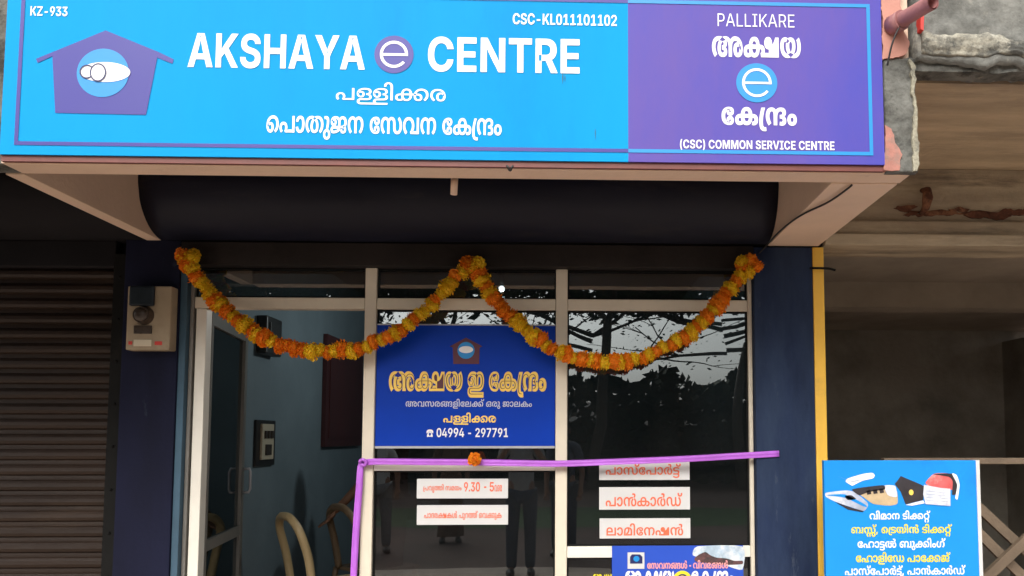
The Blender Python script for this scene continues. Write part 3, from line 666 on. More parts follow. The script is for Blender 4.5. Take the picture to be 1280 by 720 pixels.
# outlines of the letters painted on the signs, in thousandths of an em: advance | contour | contour ... (relative steps)
GLYPHS = {
 'rP': '639|88 0 0 728 249 0 53 -4 47 -10 40 -17 33 -23 27 -28 21 -33 15 -36 9 -39 3 -42 -3 -42 -9 -39 -15 -37 -21 -32 -27 -28 -33 -24 -40 -17 -46 -10 -54 -4 -176 0 0 82 172 0 52 5 41 15 30 23 21 31 12 36 4 41 -4 41 -12 36 -21 30 -30 23 -42 15 -52 5 -151 0 0 -646',
 'rA': '690|25 0 265 728 107 0 268 -728 -98 0 -154 432 -10 29 -11 33 -12 37 -14 44 -15 51 -17 58 18 0 -17 -59 -15 -51 -14 -44 -12 -38 -11 -33 -9 -27 -150 -432|158 203 0 81 374 0 0 -81',
 'rL': '565|88 0 0 728 93 0 0 -646 337 0 0 -82',
 'rI': '441|45 0 0 82 129 0 0 564 -129 0 0 82 351 0 0 -82 -129 0 0 -564 129 0 0 -82',
 'rK': '672|151 208 0 99 25 34 25 32 25 30 25 31 27 29 27 30 217 235 122 0 -311 -333 -5 0|88 0 0 728 93 0 0 -249 -2 -157 2 -46 0 -276|534 0 -263 370 58 72 315 -442',
 'rR': '644|88 0 0 728 249 0 53 -4 47 -9 40 -17 33 -21 27 -27 21 -31 15 -36 9 -38 3 -42 -3 -42 -9 -38 -15 -35 -21 -31 -27 -26 -33 -21 -40 -15 -46 -10 -54 -3 -197 0 0 83 193 0 52 4 41 13 30 20 21 27 12 34 4 40 -4 41 -12 34 -21 29 -31 21 -41 14 -52 4 -151 0 0 -646|506 0 -176 328 105 0 178 -328',
 'rE': '601|88 0 0 728 443 0 0 -82 -350 0 0 -238 326 0 0 -82 -326 0 0 -244 355 0 0 -82',
 're': '583|307 -12 -51 4 -45 12 -41 19 -35 27 -30 33 -23 39 -17 44 -11 49 -3 54 3 53 10 50 17 45 23 39 29 33 34 28 39 20 43 12 47 4 44 -4 42 -11 27 -11 26 -16 24 -19 21 -24 18 -28 16 -32 11 -38 7 -42 2 -48 0 -37 -424 0 0 74 377 0 -41 -27 -4 51 -13 44 -21 38 -29 28 -37 18 -46 6 -45 -6 -39 -19 -31 -27 -23 -36 -14 -40 -4 -43 0 -49 2 -38 7 -35 12 -30 16 -26 19 -21 23 -17 41 -16 47 -6 31 3 28 7 24 11 21 17 17 21 12 25 85 -23 -17 -39 -26 -33 -21 -20 -25 -16 -29 -13 -47 -13',
 'm44': '934|247 354 46 -3 41 -9 35 -15 28 -20 24 -23 18 -26 17 -42 6 -44 -3 -34 -8 -30 -12 -26 -14 -19 -17 24 343 0 0 471 116 0 0 -558 -517 0 -40 55 15 20 12 23 9 28 3 33 -6 44 -20 34 -31 23 -45 7 -30 -3 -26 -11 -20 -16 -14 -21 -9 -25 -3 -28 4 -35 10 -30 17 -26 21 -24 -79 -57 -25 24 -21 26 -18 28 -13 30 -8 33 -2 36 3 35 9 33 15 29 20 26 26 22 30 17 34 13 38 8',
 'm223': '1490|403 483 -50 -2 -46 -6 -42 -10 -36 -13 -30 -17 -25 -19 -19 -23 -13 -25 0 -4 0 -4 1 -3 0 -4 -3 -9 -2 -10 -1 -11 0 -12 5 -46 15 -35 26 -22 36 -7 33 5 23 17 13 25 5 28 -2 19 -6 17 -9 14 -14 12 -18 7 -23 2 -35 -4 -30 -13 -25 -18 -24 -19 -50 34 20 22 26 21 31 21 34 16 37 12 38 3 51 -5 40 -15 30 -23 21 -30 12 -35 4 -37 -5 -40 -14 -37 -24 -32 -35 -26 -29 -12 -34 -7 -39 -3 -51 6 -44 18 -26 18 -21 22 -18 28 -12 31 -8 35 -2 39 2 34 8 33 12 31 18 29 23 27 29 25 33 21 39 18 44 15 50 11 55 7 60 2 63 -2 56 -6 47 -11 40 -14 32 -19 24 -22 18 -27 10 -30 4 -35 -5 -35 -13 -31 -23 -26 -32 -22 -26 -12 -30 -9 -35 -8 -74 33 0 28 8 0 28 1 23 3 19 5 16 9 13 11 8 12 4 15 2 17 -4 25 -13 22 -23 17 -35 13 -30 6 -37 4|717 150 -3 -32 -9 -29 -15 -25 -19 -22 -19 -13 -22 -11 -25 -8 -32 -6 -40 -3 -49 -1 -201 0 -37 -1 -25 -2 -18 -3 -13 -6 -12 -7 -8 -10 -5 -12 -1 -13 1 -12 3 -11 6 -10 10 -9 14 -6 19 -6 26 -3 37 -1 600 0 144 -89 -755 0 -52 2 -44 6 -37 11 -30 14 -25 21 -19 25 -11 29 -4 33 4 35 10 31 19 27 26 22 17 10 19 8 23 6 26 4 32 3 37 1 212 0 37 1 29 3 23 7 16 9 11 10 7 12 4 14 1 17 -1 18 -6 15 -9 13 -13 12 -14 7 -18 6 -24 3 -32 1 -15 0 0 73 109 -12 44 -14 36 -19 26 -23 19 -27 11 -30|1139 483 -50 -2 -46 -6 -42 -10 -36 -13 -30 -17 -25 -19 -19 -23 -13 -25 0 -4 0 -4 1 -3 0 -4 -3 -9 -2 -10 -1 -11 0 -12 5 -46 15 -35 26 -22 36 -7 33 5 23 17 13 25 5 28 -2 19 -6 17 -9 14 -14 12 -18 7 -23 2 -35 -4 -30 -13 -25 -18 -24 -19 -50 34 20 22 26 21 31 21 34 16 37 12 38 3 51 -5 40 -15 30 -23 21 -30 12 -35 4 -37 -5 -40 -14 -37 -24 -32 -35 -26 -29 -12 -34 -7 -39 -3 -51 6 -44 18 -26 18 -21 22 -17 28 -13 31 -8 35 -2 39 2 34 8 33 12 31 18 29 23 27 29 25 33 21 39 18 44 15 50 11 55 7 60 2 63 -2 56 -6 47 -11 40 -14 32 -19 25 -22 17 -27 10 -30 4 -35 -5 -35 -13 -31 -23 -26 -32 -22 -26 -12 -30 -9 -35 -8 -74 33 0 28 8 0 28 1 23 3 19 5 16 9 13 11 8 12 4 15 2 17 -4 25 -13 22 -23 17 -35 13 -30 6 -37 4|1453 150 -3 -32 -9 -29 -15 -25 -19 -22 -19 -13 -22 -11 -25 -8 -32 -6 -40 -3 -49 -1 -208 0 -37 -1 -25 -2 -18 -3 -13 -6 -12 -7 -8 -10 -5 -12 -1 -13 1 -12 3 -11 6 -10 10 -9 14 -6 19 -6 26 -3 37 -1 425 0 0 -89 -430 0 -35 1 -31 3 -27 4 -24 7 -21 8 -19 10 -28 21 -22 25 -16 29 -5 33 4 35 10 31 19 27 27 22 17 10 19 8 22 6 26 4 32 3 37 1 219 0 37 1 29 3 23 7 16 9 11 10 7 12 4 14 1 17 -1 18 -6 15 -9 13 -13 12 -14 7 -18 6 -24 3 -32 1 -15 0 0 73 109 -12 44 -14 36 -19 27 -23 18 -27 11 -30',
 'm65': '251|-28 847 39 -2 34 -6 30 -11 26 -15 28 -24 21 -27 15 -34 11 -42 4 -35 3 -41 1 -48 0 -562 -117 0 0 538 0 48 -2 40 -3 34 -5 28 -8 22 -9 18 -13 13 -14 10 -18 7 -23 2 -19 -2 -19 -7 -17 -11 -13 -15 -9 -21 -3 -27 0 -9 1 -9 2 -10 1 -8 -113 -16 -3 12 -2 13 -2 13 0 12 3 37 8 31 15 28 20 23 24 19 27 15 47 14',
 'm163': '1585|551 570 55 -4 48 -13 41 -21 33 -28 28 -34 21 -40 14 -46 9 -49 3 -54 -3 -60 -10 -53 -17 -47 -23 -40 -28 -33 -35 -26 -40 -19 -45 -11 -50 -4 -39 2 -36 7 -33 10 -30 15 -27 19 -23 23 -20 27 -17 32 -13 34 -10 39 -5 41 -2 44 7 83 23 71 37 58 51 43 62 25|551 483 -43 -6 -35 -17 -27 -28 -19 -40 -12 -50 -4 -62 2 -42 5 -38 9 -33 19 -40 27 -29 35 -17 42 -6 41 6 35 17 27 28 20 40 9 33 5 38 2 43 -2 43 -5 38 -9 33 -19 39 -27 28 -34 16|223 -12 -57 5 -48 15 -38 25 -27 34 -17 41 -5 48 5 46 17 38 26 32 32 24 27 14 28 10 34 8 39 5 48 3 58 1 678 0 50 -1 40 -4 32 -7 27 -9 23 -12 20 -15 25 -25 18 -30 10 -35 4 -39 -6 -49 -16 -42 -27 -35 -37 -25 -46 -16 -56 -5 -41 3 -37 8 -33 13 -29 20 -25 24 -20 30 -15 36 -8 41 -3 46 0 22 1 20 2 20 2 18 2 7 0 5 1 6 1 5 11 40 15 37 19 34 22 30 25 27 28 23 32 20 33 17 37 13 38 9 41 6 42 2 54 -3 49 -7 43 -13 38 -18 34 -21 28 -25 24 -28 19 -31 14 -34 10 -35 7 -37 2 -37 -3 -45 -6 -40 -12 -38 -15 -34 -19 -31 -22 -29 -25 -27 -27 -25 -30 -22 -73 69 30 26 27 29 23 33 17 37 11 42 4 49 -3 39 -8 36 -14 32 -18 29 -24 24 -28 20 -33 14 -37 9 -41 3 -38 -3 -35 -6 -32 -12 -30 -16 -26 -19 -23 -24 -20 -28 -16 -31 -12 -35 -1 -6 -1 -6 -1 -7 -1 -6 -3 -17 -2 -17 -1 -19 0 -19 3 -44 10 -36 15 -26 20 -18 26 -11 29 -3 32 5 25 15 16 25 5 35 -2 21 -5 19 -8 16 -13 14 -18 13 -24 8 -34 5 -49 2 -680 0 -53 -1 -39 -3 -30 -8 -26 -12 -14 -12 -11 -15 -8 -19 -2 -21 2 -26 8 -21 14 -17 18 -11 24 -7 27 -2 30 2 30 8 31 14 34 22 56 -72 -31 -20 -30 -16 -31 -11 -31 -8 -34 -4',
 'm50': '777|379 570 58 -3 53 -8 47 -14 42 -19 38 -23 32 -28 27 -32 23 -35 17 -39 13 -41 7 -43 3 -46 -3 -54 -10 -48 -16 -41 -21 -34 -27 -27 -31 -21 -36 -14 -40 -9 -43 -3 -45 3 -39 10 -33 16 -28 22 -22 26 -18 30 -12 34 -7 35 -3 37 6 58 17 50 29 41 38 32 48 19 56 6 37 -3 34 -10 31 -17 27 -21 23 -25 19 -29 14 -31 9 -33 5 -33 -40 3 -10 28 -14 26 -20 24 -25 19 -30 13 -33 4 -49 -8 -33 -25 -19 -39 -7 -50 3 -35 7 -30 13 -26 19 -18 25 -12 30 -4 33 5 27 12 21 23 17 32 9 43 4 54 -1 10 -1 17 -2 19 -3 19 0 5 -1 7 0 6 -2 5 -13 39 -23 35 -22 21 -25 18 -30 15 -35 12 -38 6 -43 3 -47 -3 -42 -8 -37 -14 -31 -18 -26 -24 -20 -28 -15 -32 -9 -37 -3 -40 3 -47 10 -41 17 -37 22 -34 28 -30 32 -29 -73 -69 -29 21 -26 24 -25 26 -22 29 -19 32 -16 34 -12 38 -7 41 -2 44 2 37 7 36 11 36 15 33 20 31 25 29 30 26 35 21 41 18 46 13 52 8',
 'm71': '751|252 -12 -37 3 -35 9 -33 14 -31 21 -26 27 -22 34 -17 40 -10 47 -3 54 3 49 9 46 14 43 20 39 24 34 30 31 34 27 37 23 42 17 45 13 49 8 51 3 52 -3 47 -7 42 -12 37 -17 33 -21 29 -24 24 -28 19 -31 15 -33 11 -36 6 -38 2 -39 -2 -45 -7 -40 -11 -38 -15 -34 -19 -31 -22 -29 -25 -27 -27 -25 -30 -22 -72 69 30 26 27 29 22 33 18 37 11 42 3 49 -2 40 -8 36 -13 32 -18 29 -24 24 -28 19 -33 14 -38 9 -43 3 -46 -4 -42 -11 -38 -18 -34 -24 -28 -30 -23 -34 -17 -39 -10 -42 -3 -46 3 -51 10 -41 16 -31 21 -21 26 -12 29 -4 21 2 19 8 15 13 11 17 7 23 2 26 -6 38 -16 29 -26 18 -35 6 -37 -5 -36 -15 -22 -15 -22 -19 -22 -21 -14 79 21 21 25 19 29 17 32 13 34 8 36 2 49 -5 42 -15 34 -24 25 -34 16 -41 5 -49 -6 -52 -16 -45 -18 -25 -21 -21 -25 -16 -30 -12 -33 -8',
 'm64': '540|499 281 -1 -38 -4 -37 -7 -36 -9 -34 -14 -31 -17 -29 -21 -25 -26 -22 -29 -17 -35 -14 -40 -7 -45 -3 -54 4 -45 13 -38 20 -31 25 -24 29 -18 32 -13 33 -10 32 118 21 9 -27 10 -28 15 -26 21 -22 26 -14 35 -5 42 6 32 20 25 31 16 41 10 50 3 56 -3 57 -10 50 -16 41 -24 30 -32 20 -39 6 -33 -5 -26 -14 -21 -21 -17 -25 -11 -28 -9 -27 -117 21 12 33 15 33 20 31 25 29 31 24 38 19 45 13 54 4 42 -3 38 -8 33 -13 28 -17 25 -21 20 -26 17 -28 13 -31 9 -33 7 -35 4 -37',
 'm38': '1073|535 -12 -45 3 -40 9 -35 16 -31 21 -25 27 -19 33 -15 38 -8 42 -3 47 2 42 8 39 13 36 17 35 21 32 26 30 28 27 32 24 35 22 25 15 28 14 30 11 31 8 51 8 57 3 53 -3 48 -7 43 -13 37 -18 33 -21 28 -25 23 -28 19 -31 14 -34 10 -35 6 -37 3 -37 -3 -45 -6 -41 -12 -37 -15 -34 -19 -32 -22 -29 -24 -26 -28 -25 -30 -22 -72 69 30 26 27 29 22 32 18 37 11 43 4 49 -3 40 -8 36 -14 34 -18 29 -23 24 -29 20 -33 15 -38 9 -43 3 -29 -1 -27 -2 -24 -4 -24 -6 -23 -8 -29 -15 -26 -18 -23 -22 -21 -24 -17 -28 -14 -29 -14 -49 -5 -52 4 -53 11 -40 17 -28 22 -18 24 -10 26 -3 27 3 24 10 22 18 16 27 11 39 4 52 -5 53 -13 49 -14 30 -17 27 -20 25 -23 22 -25 19 -28 15 -23 9 -21 5 -21 4 -22 2 -24 1 -48 -3 -42 -9 -36 -15 -30 -20 -25 -25 -20 -29 -14 -32 -8 -36 -3 -39 3 -47 10 -41 17 -37 22 -34 27 -30 33 -29 -73 -69 -29 21 -26 24 -25 26 -22 28 -19 32 -16 34 -12 38 -7 41 -2 45 2 38 7 37 11 35 15 34 20 31 25 28 29 25 34 22 40 17 44 14 50 7 55 3 52 -3 47 -7 43 -13 42 -19 27 -15 49 -32 42 -39 36 -46 27 -53 16 -57 5 -62 -3 -48 -8 -43 -14 -37 -20 -33 -25 -27 -30 -21 -36 -15 -40 -9',
 'm67': '355|166 -231 -56 6 -48 16 -39 28 -29 36 -18 43 -5 49 6 49 19 43 18 25 23 21 27 17 31 12 34 7 36 3 37 -2 34 -8 31 -12 27 -16 23 -20 19 -25 18 -43 7 -51 -7 -50 -18 -44 -19 -25 -23 -20 -27 -17 -31 -12 -33 -7|166 -150 35 6 29 18 19 30 7 43 -6 42 -20 30 -29 18 -36 6 -35 -6 -29 -18 -19 -30 -7 -43 7 -41 19 -30 29 -19|122 570 39 -3 33 -7 28 -13 31 -27 20 -34 12 -40 4 -44 -2 -46 -6 -49 -10 -51 -13 -53 -16 -55 -17 -57 -108 15 16 53 13 50 10 48 8 45 5 43 2 40 -4 37 -12 31 -22 21 -36 7 -15 -1 -16 -1 -14 -3 -13 -3 -19 85 21 5 24 3 27 3',
 'm30': '972|308 570 54 -3 47 -7 41 -13 36 -19 32 -24 30 -29 -35 9 24 25 26 21 29 17 32 13 38 7 42 3 51 -3 44 -10 37 -16 31 -21 24 -25 19 -28 18 -46 5 -47 -2 -39 -8 -34 -14 -29 -19 -25 -25 -23 -31 -19 -191 -35 -91 -8 -31 -3 -35 -2 -36 -1 -32 0 -176 0 -30 0 -23 -2 -16 -4 -12 -5 -9 -6 -6 -7 -3 -8 -1 -10 3 -16 7 -12 11 -9 14 -5 16 -3 16 -1 40 2 38 6 36 8 37 11 37 12 37 14 28 10 28 10 28 9 28 9 26 8 26 8 24 6 22 6 22 7 17 8 13 8 12 6 10 6 11 5 13 3 16 1 37 -2 35 -9 31 -15 24 -22 17 -30 5 -38 -5 -38 -13 -31 -24 -25 -31 -18 -39 -11 -47 -4 -55 5 -42 15 -30 22 -21 28 -11 30 -4 32 4 31 14 26 20 19 22 13 86 10 -11 -8 -12 -10 -12 -14 -10 -16 -7 -20 -3 -24 5 -30 14 -20 22 -12 28 -4 30 4 20 12 11 17 4 21 -2 18 -7 14 -10 11 -14 7 -16 4 -17 1 -24 -2 -22 -7 -22 -12 -22 -16 -2 17 -14 -12 -17 -14 -20 -14 -23 -15 -27 -14 -31 -14 -38 -16 -36 -14 -35 -13 -34 -11 -34 -9 -34 -7 -51 -7 -54 -2 -43 3 -40 9 -35 15 -27 23 -18 33 -5 42 3 29 10 25 16 23 23 17 26 13 31 8 41 5 53 2 328 0 50 1 42 2 35 4 30 6 25 8 20 11 23 17 17 23 9 27 3 33 -3 28 -9 27 -17 25 -24 19 -34 13 -43 5 -27 -2 -23 -7 -19 -10 -15 -13 -14 -22 -9 -26 -4 -35 -2 -47 0 -61 -108 0 0 54 -2 45 -6 38 -14 33 -25 27 -19 13 -25 11 -33 7 -43 2 -44 -2 -41 -5 -36 -12 -28 -18 -3 -5 -3 -5 -2 -7 -2 -6 -5 -12 -4 -11 -2 -12 0 -13 5 -33 14 -21 22 -12 27 -4 21 2 16 7 12 10 8 12 4 13 2 14 -5 24 -12 18 -21 11 -30 4 -29 -3 -27 -9 -23 -12 -20 -13 -22 31 29 24 37 18 41 11 43 4 41 -4 34 -11 26 -17 18 -23 12 -27 3 -30 -4 -32 -12 -29 -20 -26 -30 -21 -40 -13 -51 -4 -46 4 -39 13 -33 21 -24 28 -14 36 -5 42 3 35 11 31 17 29 23 26 30 22 37 17 43 13 48 8',
 'm42': '951|301 570 43 -3 36 -8 30 -13 27 -18 23 -21 22 -26 -13 1 24 27 27 23 28 17 32 11 36 8 42 2 51 -4 46 -12 41 -20 35 -27 29 -33 23 -39 17 -43 10 -46 3 -51 -2 -42 -5 -39 -10 -37 -13 -35 -17 -33 -20 -32 -23 -30 -27 -29 -31 -28 -78 68 22 22 20 22 17 24 21 36 16 39 9 43 3 47 -2 38 -6 34 -10 30 -23 38 -29 27 -36 18 -40 5 -32 -3 -25 -9 -20 -14 -16 -19 -11 -23 -7 -27 -3 -35 -2 -45 0 -306 -116 0 0 307 -1 45 -3 35 -7 27 -11 22 -16 19 -20 14 -25 9 -31 3 -38 -5 -35 -17 -31 -27 -23 -37 -11 -30 -7 -34 -2 -38 3 -48 10 -44 16 -40 21 -36 17 -23 20 -22 21 -21 -80 -69 -28 27 -26 28 -23 28 -20 31 -17 32 -14 35 -10 38 -6 41 -2 43 4 52 10 48 18 43 24 39 30 32 36 27 42 20 47 12',
 'm3': '309|',
 'm72': '624|380 -12 -46 2 -43 6 -43 9 -39 13 -37 18 -33 22 -30 26 -25 31 -20 35 -15 39 -9 45 -3 49 3 47 9 43 16 39 20 34 26 30 30 25 34 22 37 17 39 13 42 9 44 6 45 2 45 -2 40 -6 33 -11 39 -22 27 -29 16 -33 5 -38 -5 -41 -15 -33 -24 -26 -31 -19 -36 -12 -41 -4 -52 5 -40 14 -30 22 -19 27 -11 32 -4 34 2 19 4 18 6 16 5 14 114 19 -17 -16 -12 -19 -8 -23 -2 -23 3 -22 10 -21 18 -14 28 -5 25 4 18 12 10 18 3 21 -6 28 -18 20 -27 11 -31 4 -15 0 -15 0 -13 0 -13 -2 -39 -4 -35 -10 -31 -14 -27 -20 -22 -24 -18 -27 -13 -32 -7 -35 -3 -39 3 -38 7 -36 13 -33 17 -29 22 -25 27 -20 30 -15 34 -10 38 -5 12 -1 13 -1 13 0 13 0 24 1 20 6 17 9 13 12 9 16 2 21 -3 21 -9 17 -17 13 -25 4 -28 -5 -19 -15 -11 -21 -3 -23 2 -23 8 -22 12 -19 17 -15 -113 19 -6 13 -6 16 -4 19 -2 21 4 33 11 31 20 27 29 22 40 14 52 4 41 -3 37 -12 30 -19 24 -26 15 -34 6 -41 -6 -38 -16 -34 -28 -29 -39 -22 -32 -11 -38 -6',
 'm58': '1278|654 570 48 -4 43 -12 37 -19 31 -28 16 -20 14 -23 11 -29 9 -34 5 -43 2 -53 0 -35 1 -50 4 -41 7 -33 12 -26 15 -18 20 -14 26 -8 33 -3 37 6 32 16 27 27 21 37 9 31 6 35 2 39 -4 48 -9 43 -15 39 -21 37 -17 23 -20 22 -22 22 77 68 31 -27 27 -29 24 -30 20 -31 16 -33 14 -36 9 -37 6 -40 2 -44 -4 -54 -10 -49 -18 -44 -24 -38 -29 -31 -36 -26 -40 -18 -46 -11 -50 -4 -39 2 -35 6 -31 9 -39 20 -32 28 -18 24 -14 27 -11 31 -7 35 -4 39 -1 44 0 38 -2 58 -4 42 -9 30 -13 24 -14 16 -19 11 -22 7 -27 2 -25 -2 -21 -7 -19 -11 -15 -13 -14 -23 -10 -28 -5 -37 -2 -50 0 -310 -116 0 0 297 -1 50 -3 37 -7 28 -12 23 -17 20 -21 15 -25 8 -27 3 -40 -6 -35 -17 -30 -28 -22 -38 -11 -30 -6 -34 -2 -37 3 -48 10 -43 16 -39 21 -36 17 -23 20 -22 21 -21 -80 -69 -29 27 -26 28 -23 29 -20 30 -17 33 -13 35 -10 38 -6 41 -2 44 3 50 10 47 17 43 23 38 30 33 35 27 41 21 47 12 52 4 41 -3 36 -7 31 -12 27 -17 25 -21 24 -26 -8 0 22 26 25 21 27 17 31 12 36 7',
 'm55': '1008|357 570 51 -3 47 -7 42 -13 37 -17 32 -21 28 -25 23 -28 19 -30 14 -33 10 -35 6 -36 2 -37 -3 -54 -11 -47 -17 -41 -22 -37 -17 -23 -18 -23 -20 -22 1 49 264 0 0 471 116 0 0 -558 -454 0 -42 64 27 25 25 28 22 32 17 36 10 42 4 48 -3 39 -8 36 -13 32 -17 29 -23 24 -27 20 -31 14 -34 9 -39 3 -39 -3 -35 -9 -31 -15 -27 -19 -23 -24 -18 -29 -13 -32 -8 -35 -3 -38 3 -47 10 -41 16 -37 23 -34 27 -30 33 -29 -74 -69 -29 21 -26 24 -25 26 -22 29 -19 32 -16 34 -12 38 -7 41 -2 44 2 38 7 37 10 35 15 34 20 31 24 28 29 25 33 22 38 17 42 14 47 7',
 'm23': '1094|223 -12 -57 5 -48 15 -38 25 -27 34 -17 41 -5 48 5 46 17 38 26 32 32 24 27 14 28 10 34 8 39 5 48 3 58 1 415 0 56 -1 47 -3 40 -6 35 -9 31 -12 28 -16 27 -24 21 -29 13 -36 5 -45 -6 -49 -17 -42 -28 -33 -39 -24 -45 -15 -54 -5 -25 1 -24 2 -24 3 -23 6 22 84 14 -4 15 -2 17 -2 16 -1 38 5 27 16 17 25 5 35 -3 24 -7 18 -12 16 -15 12 -27 13 -32 7 -40 3 -51 1 -435 0 -53 -1 -39 -3 -30 -8 -26 -12 -14 -12 -11 -15 -8 -19 -2 -21 2 -26 8 -21 14 -17 18 -11 24 -7 27 -2 30 2 30 8 31 14 34 22 56 -72 -31 -20 -30 -16 -31 -11 -31 -8 -34 -4|551 570 55 -4 48 -13 41 -21 33 -28 28 -34 21 -40 14 -46 9 -49 3 -54 -3 -60 -10 -53 -17 -47 -23 -40 -28 -33 -35 -26 -40 -19 -45 -11 -50 -4 -39 2 -36 7 -33 10 -30 15 -27 19 -23 23 -20 27 -17 32 -13 34 -10 39 -5 41 -2 44 7 83 23 71 37 58 51 43 62 25|551 483 -43 -6 -35 -17 -27 -28 -19 -40 -12 -50 -4 -62 2 -42 5 -38 9 -33 19 -40 27 -29 35 -17 42 -6 41 6 35 17 27 28 20 40 9 33 5 38 2 43 -2 43 -5 38 -9 33 -19 39 -27 28 -34 16',
 'm162': '274|280 558 -28 -63 -24 -60 -20 -57 -16 -55 -13 -53 -9 -52 -7 -49 -4 -49 -1 -48 4 -59 11 -45 19 -32 26 -21 32 -12 38 -4 14 1 14 1 14 1 16 2 11 -88 -22 -4 -21 -2 -21 -1 -21 0 -50 3 -44 10 -37 18 -31 24 -25 30 -19 36 -14 41 -8 47 -2 51 1 54 4 53 8 52 10 53 13 53 16 54 19 55 21 57 24 58',
 'm201': '999|301 570 45 -3 38 -8 33 -14 29 -19 27 -26 27 -32 33 -210 0 -258 -116 0 0 308 -1 45 -3 34 -7 27 -11 22 -16 19 -20 14 -25 9 -31 3 -38 -5 -35 -17 -31 -27 -23 -37 -11 -30 -7 -34 -2 -38 3 -48 10 -44 16 -40 21 -36 17 -23 20 -22 21 -21 -80 -69 -28 27 -26 28 -23 28 -20 31 -17 32 -14 35 -10 38 -6 41 -2 43 4 52 10 48 18 43 24 39 30 32 36 27 42 20 47 12|727 570 47 -2 41 -7 36 -12 30 -15 25 -19 20 -22 19 -38 6 -42 -2 -29 -8 -27 -12 -24 -19 -21 -25 -19 -32 -17 -3 5 34 -13 28 -18 22 -22 21 -39 7 -47 -5 -44 -17 -38 -27 -30 -38 -23 -47 -14 -56 -4 -33 0 -28 3 -25 4 -21 4 18 86 18 -4 17 -3 17 -3 19 0 41 4 28 13 17 23 6 34 -2 16 -5 15 -8 14 -13 13 -16 10 -21 8 -28 5 -41 2 -30 0 0 87 29 0 33 1 28 5 23 9 19 13 9 10 6 13 4 14 2 17 -8 34 -22 25 -35 16 -46 5 -45 -4 -39 -11 -32 -18 -26 -24 -14 -20 -13 -24 -9 -28 -7 -34 -4 -41 -2 -52 0 -149 -106 0 0 166 26 161 15 32 19 29 23 26 28 23 31 20 34 15 38 12 42 7',
 'm6': '477|238 -12 -40 3 -37 8 -33 13 -29 18 -24 23 -19 26 -14 30 -9 33 -2 36 2 36 9 33 15 30 20 27 24 22 29 18 33 13 36 8 39 2 39 -2 37 -8 32 -13 29 -18 25 -21 20 -26 15 -30 9 -34 3 -37 -3 -37 -9 -33 -15 -30 -20 -27 -25 -22 -29 -17 -32 -14 -36 -7|238 283 -39 -7 -31 -19 -21 -33 -7 -47 7 -45 21 -33 32 -20 38 -6 39 6 32 20 21 32 7 47 -7 46 -21 33 -32 19',
 'm9': '1575|385 570 53 -2 54 -7 37 -8 35 -10 33 -12 7 -4 8 -5 7 -5 7 -4 40 -15 32 -20 24 -23 18 -26 11 -28 3 -31 -2 -24 -6 -22 -11 -20 -17 -18 -22 -16 -30 -16 1 6 41 -19 31 -28 20 -34 6 -42 -5 -38 -15 -36 -26 -30 -39 -24 -33 -12 -40 -7 -46 -2 -53 4 -46 11 -40 18 -33 25 -26 30 -20 35 -15 39 -8 42 -3 44 2 38 6 36 10 34 14 34 18 32 23 30 28 29 33 26 38 23 5 4 5 3 6 3 6 2 41 17 45 12 51 8 55 3 43 -2 38 -5 34 -8 43 -18 36 -22 31 -27 27 -30 43 -224 0 -234 -117 0 0 266 -1 46 -4 38 -6 31 -16 36 -25 29 -25 17 -28 13 -36 8 -44 2 -28 -1 -27 -3 -25 -4 -22 -5 -42 -16 -36 -23 -29 -28 -23 -32 -16 -34 -12 -35 -6 -34 -3 -32 4 -51 11 -42 19 -32 26 -23 32 -14 40 -4 41 4 29 14 18 22 6 30 -7 28 -19 22 -33 14 -47 4 -23 0 0 87 17 0 47 5 31 15 17 23 6 29 -8 35 -22 29 -24 16 -33 13 -40 10 -32 6 -30 4 -30 2 -30 0 -50 -3 -45 -9 -38 -15 -32 -20 -25 -25 -20 -29 -15 -33 -8 -35 -3 -39 3 -47 10 -41 17 -37 22 -34 27 -30 33 -29 -73 -69 -29 21 -26 24 -25 26 -22 28 -19 32 -16 34 -12 38 -7 41 -2 45 2 38 7 37 11 35 15 34 20 31 26 28 30 25 36 22 41 17 47 14 53 7|1310 -12 -45 3 -38 10 -33 16 -28 22 -23 26 -17 30 -12 34 -7 35 -3 37 6 58 17 50 28 41 39 32 47 19 57 6 37 -3 33 -10 31 -17 27 -21 23 -25 19 -29 15 -31 9 -33 4 -33 -39 3 -10 28 -15 26 -20 24 -25 19 -29 13 -34 4 -49 -8 -33 -25 -19 -39 -6 -50 3 -35 7 -30 13 -25 18 -19 25 -12 31 -4 32 5 27 12 22 23 16 32 10 43 4 54 -1 13 -1 15 -2 15 -2 15 0 7 0 8 -1 7 -1 7 -12 37 -22 35 -20 21 -25 19 -30 16 -35 12 -40 7 -46 3 -40 -2 -35 -7 -30 -12 -28 -18 -16 -16 -13 -19 -12 -24 -8 -30 -5 -38 -2 -48 0 -60 -69 255 29 29 32 26 25 15 27 13 31 11 34 8 40 4 43 2 55 -3 50 -8 46 -14 41 -19 36 -23 32 -28 27 -32 22 -35 17 -38 12 -41 7 -44 3 -45 -4 -55 -9 -48 -16 -41 -22 -34 -26 -27 -32 -21 -36 -14 -40 -9',
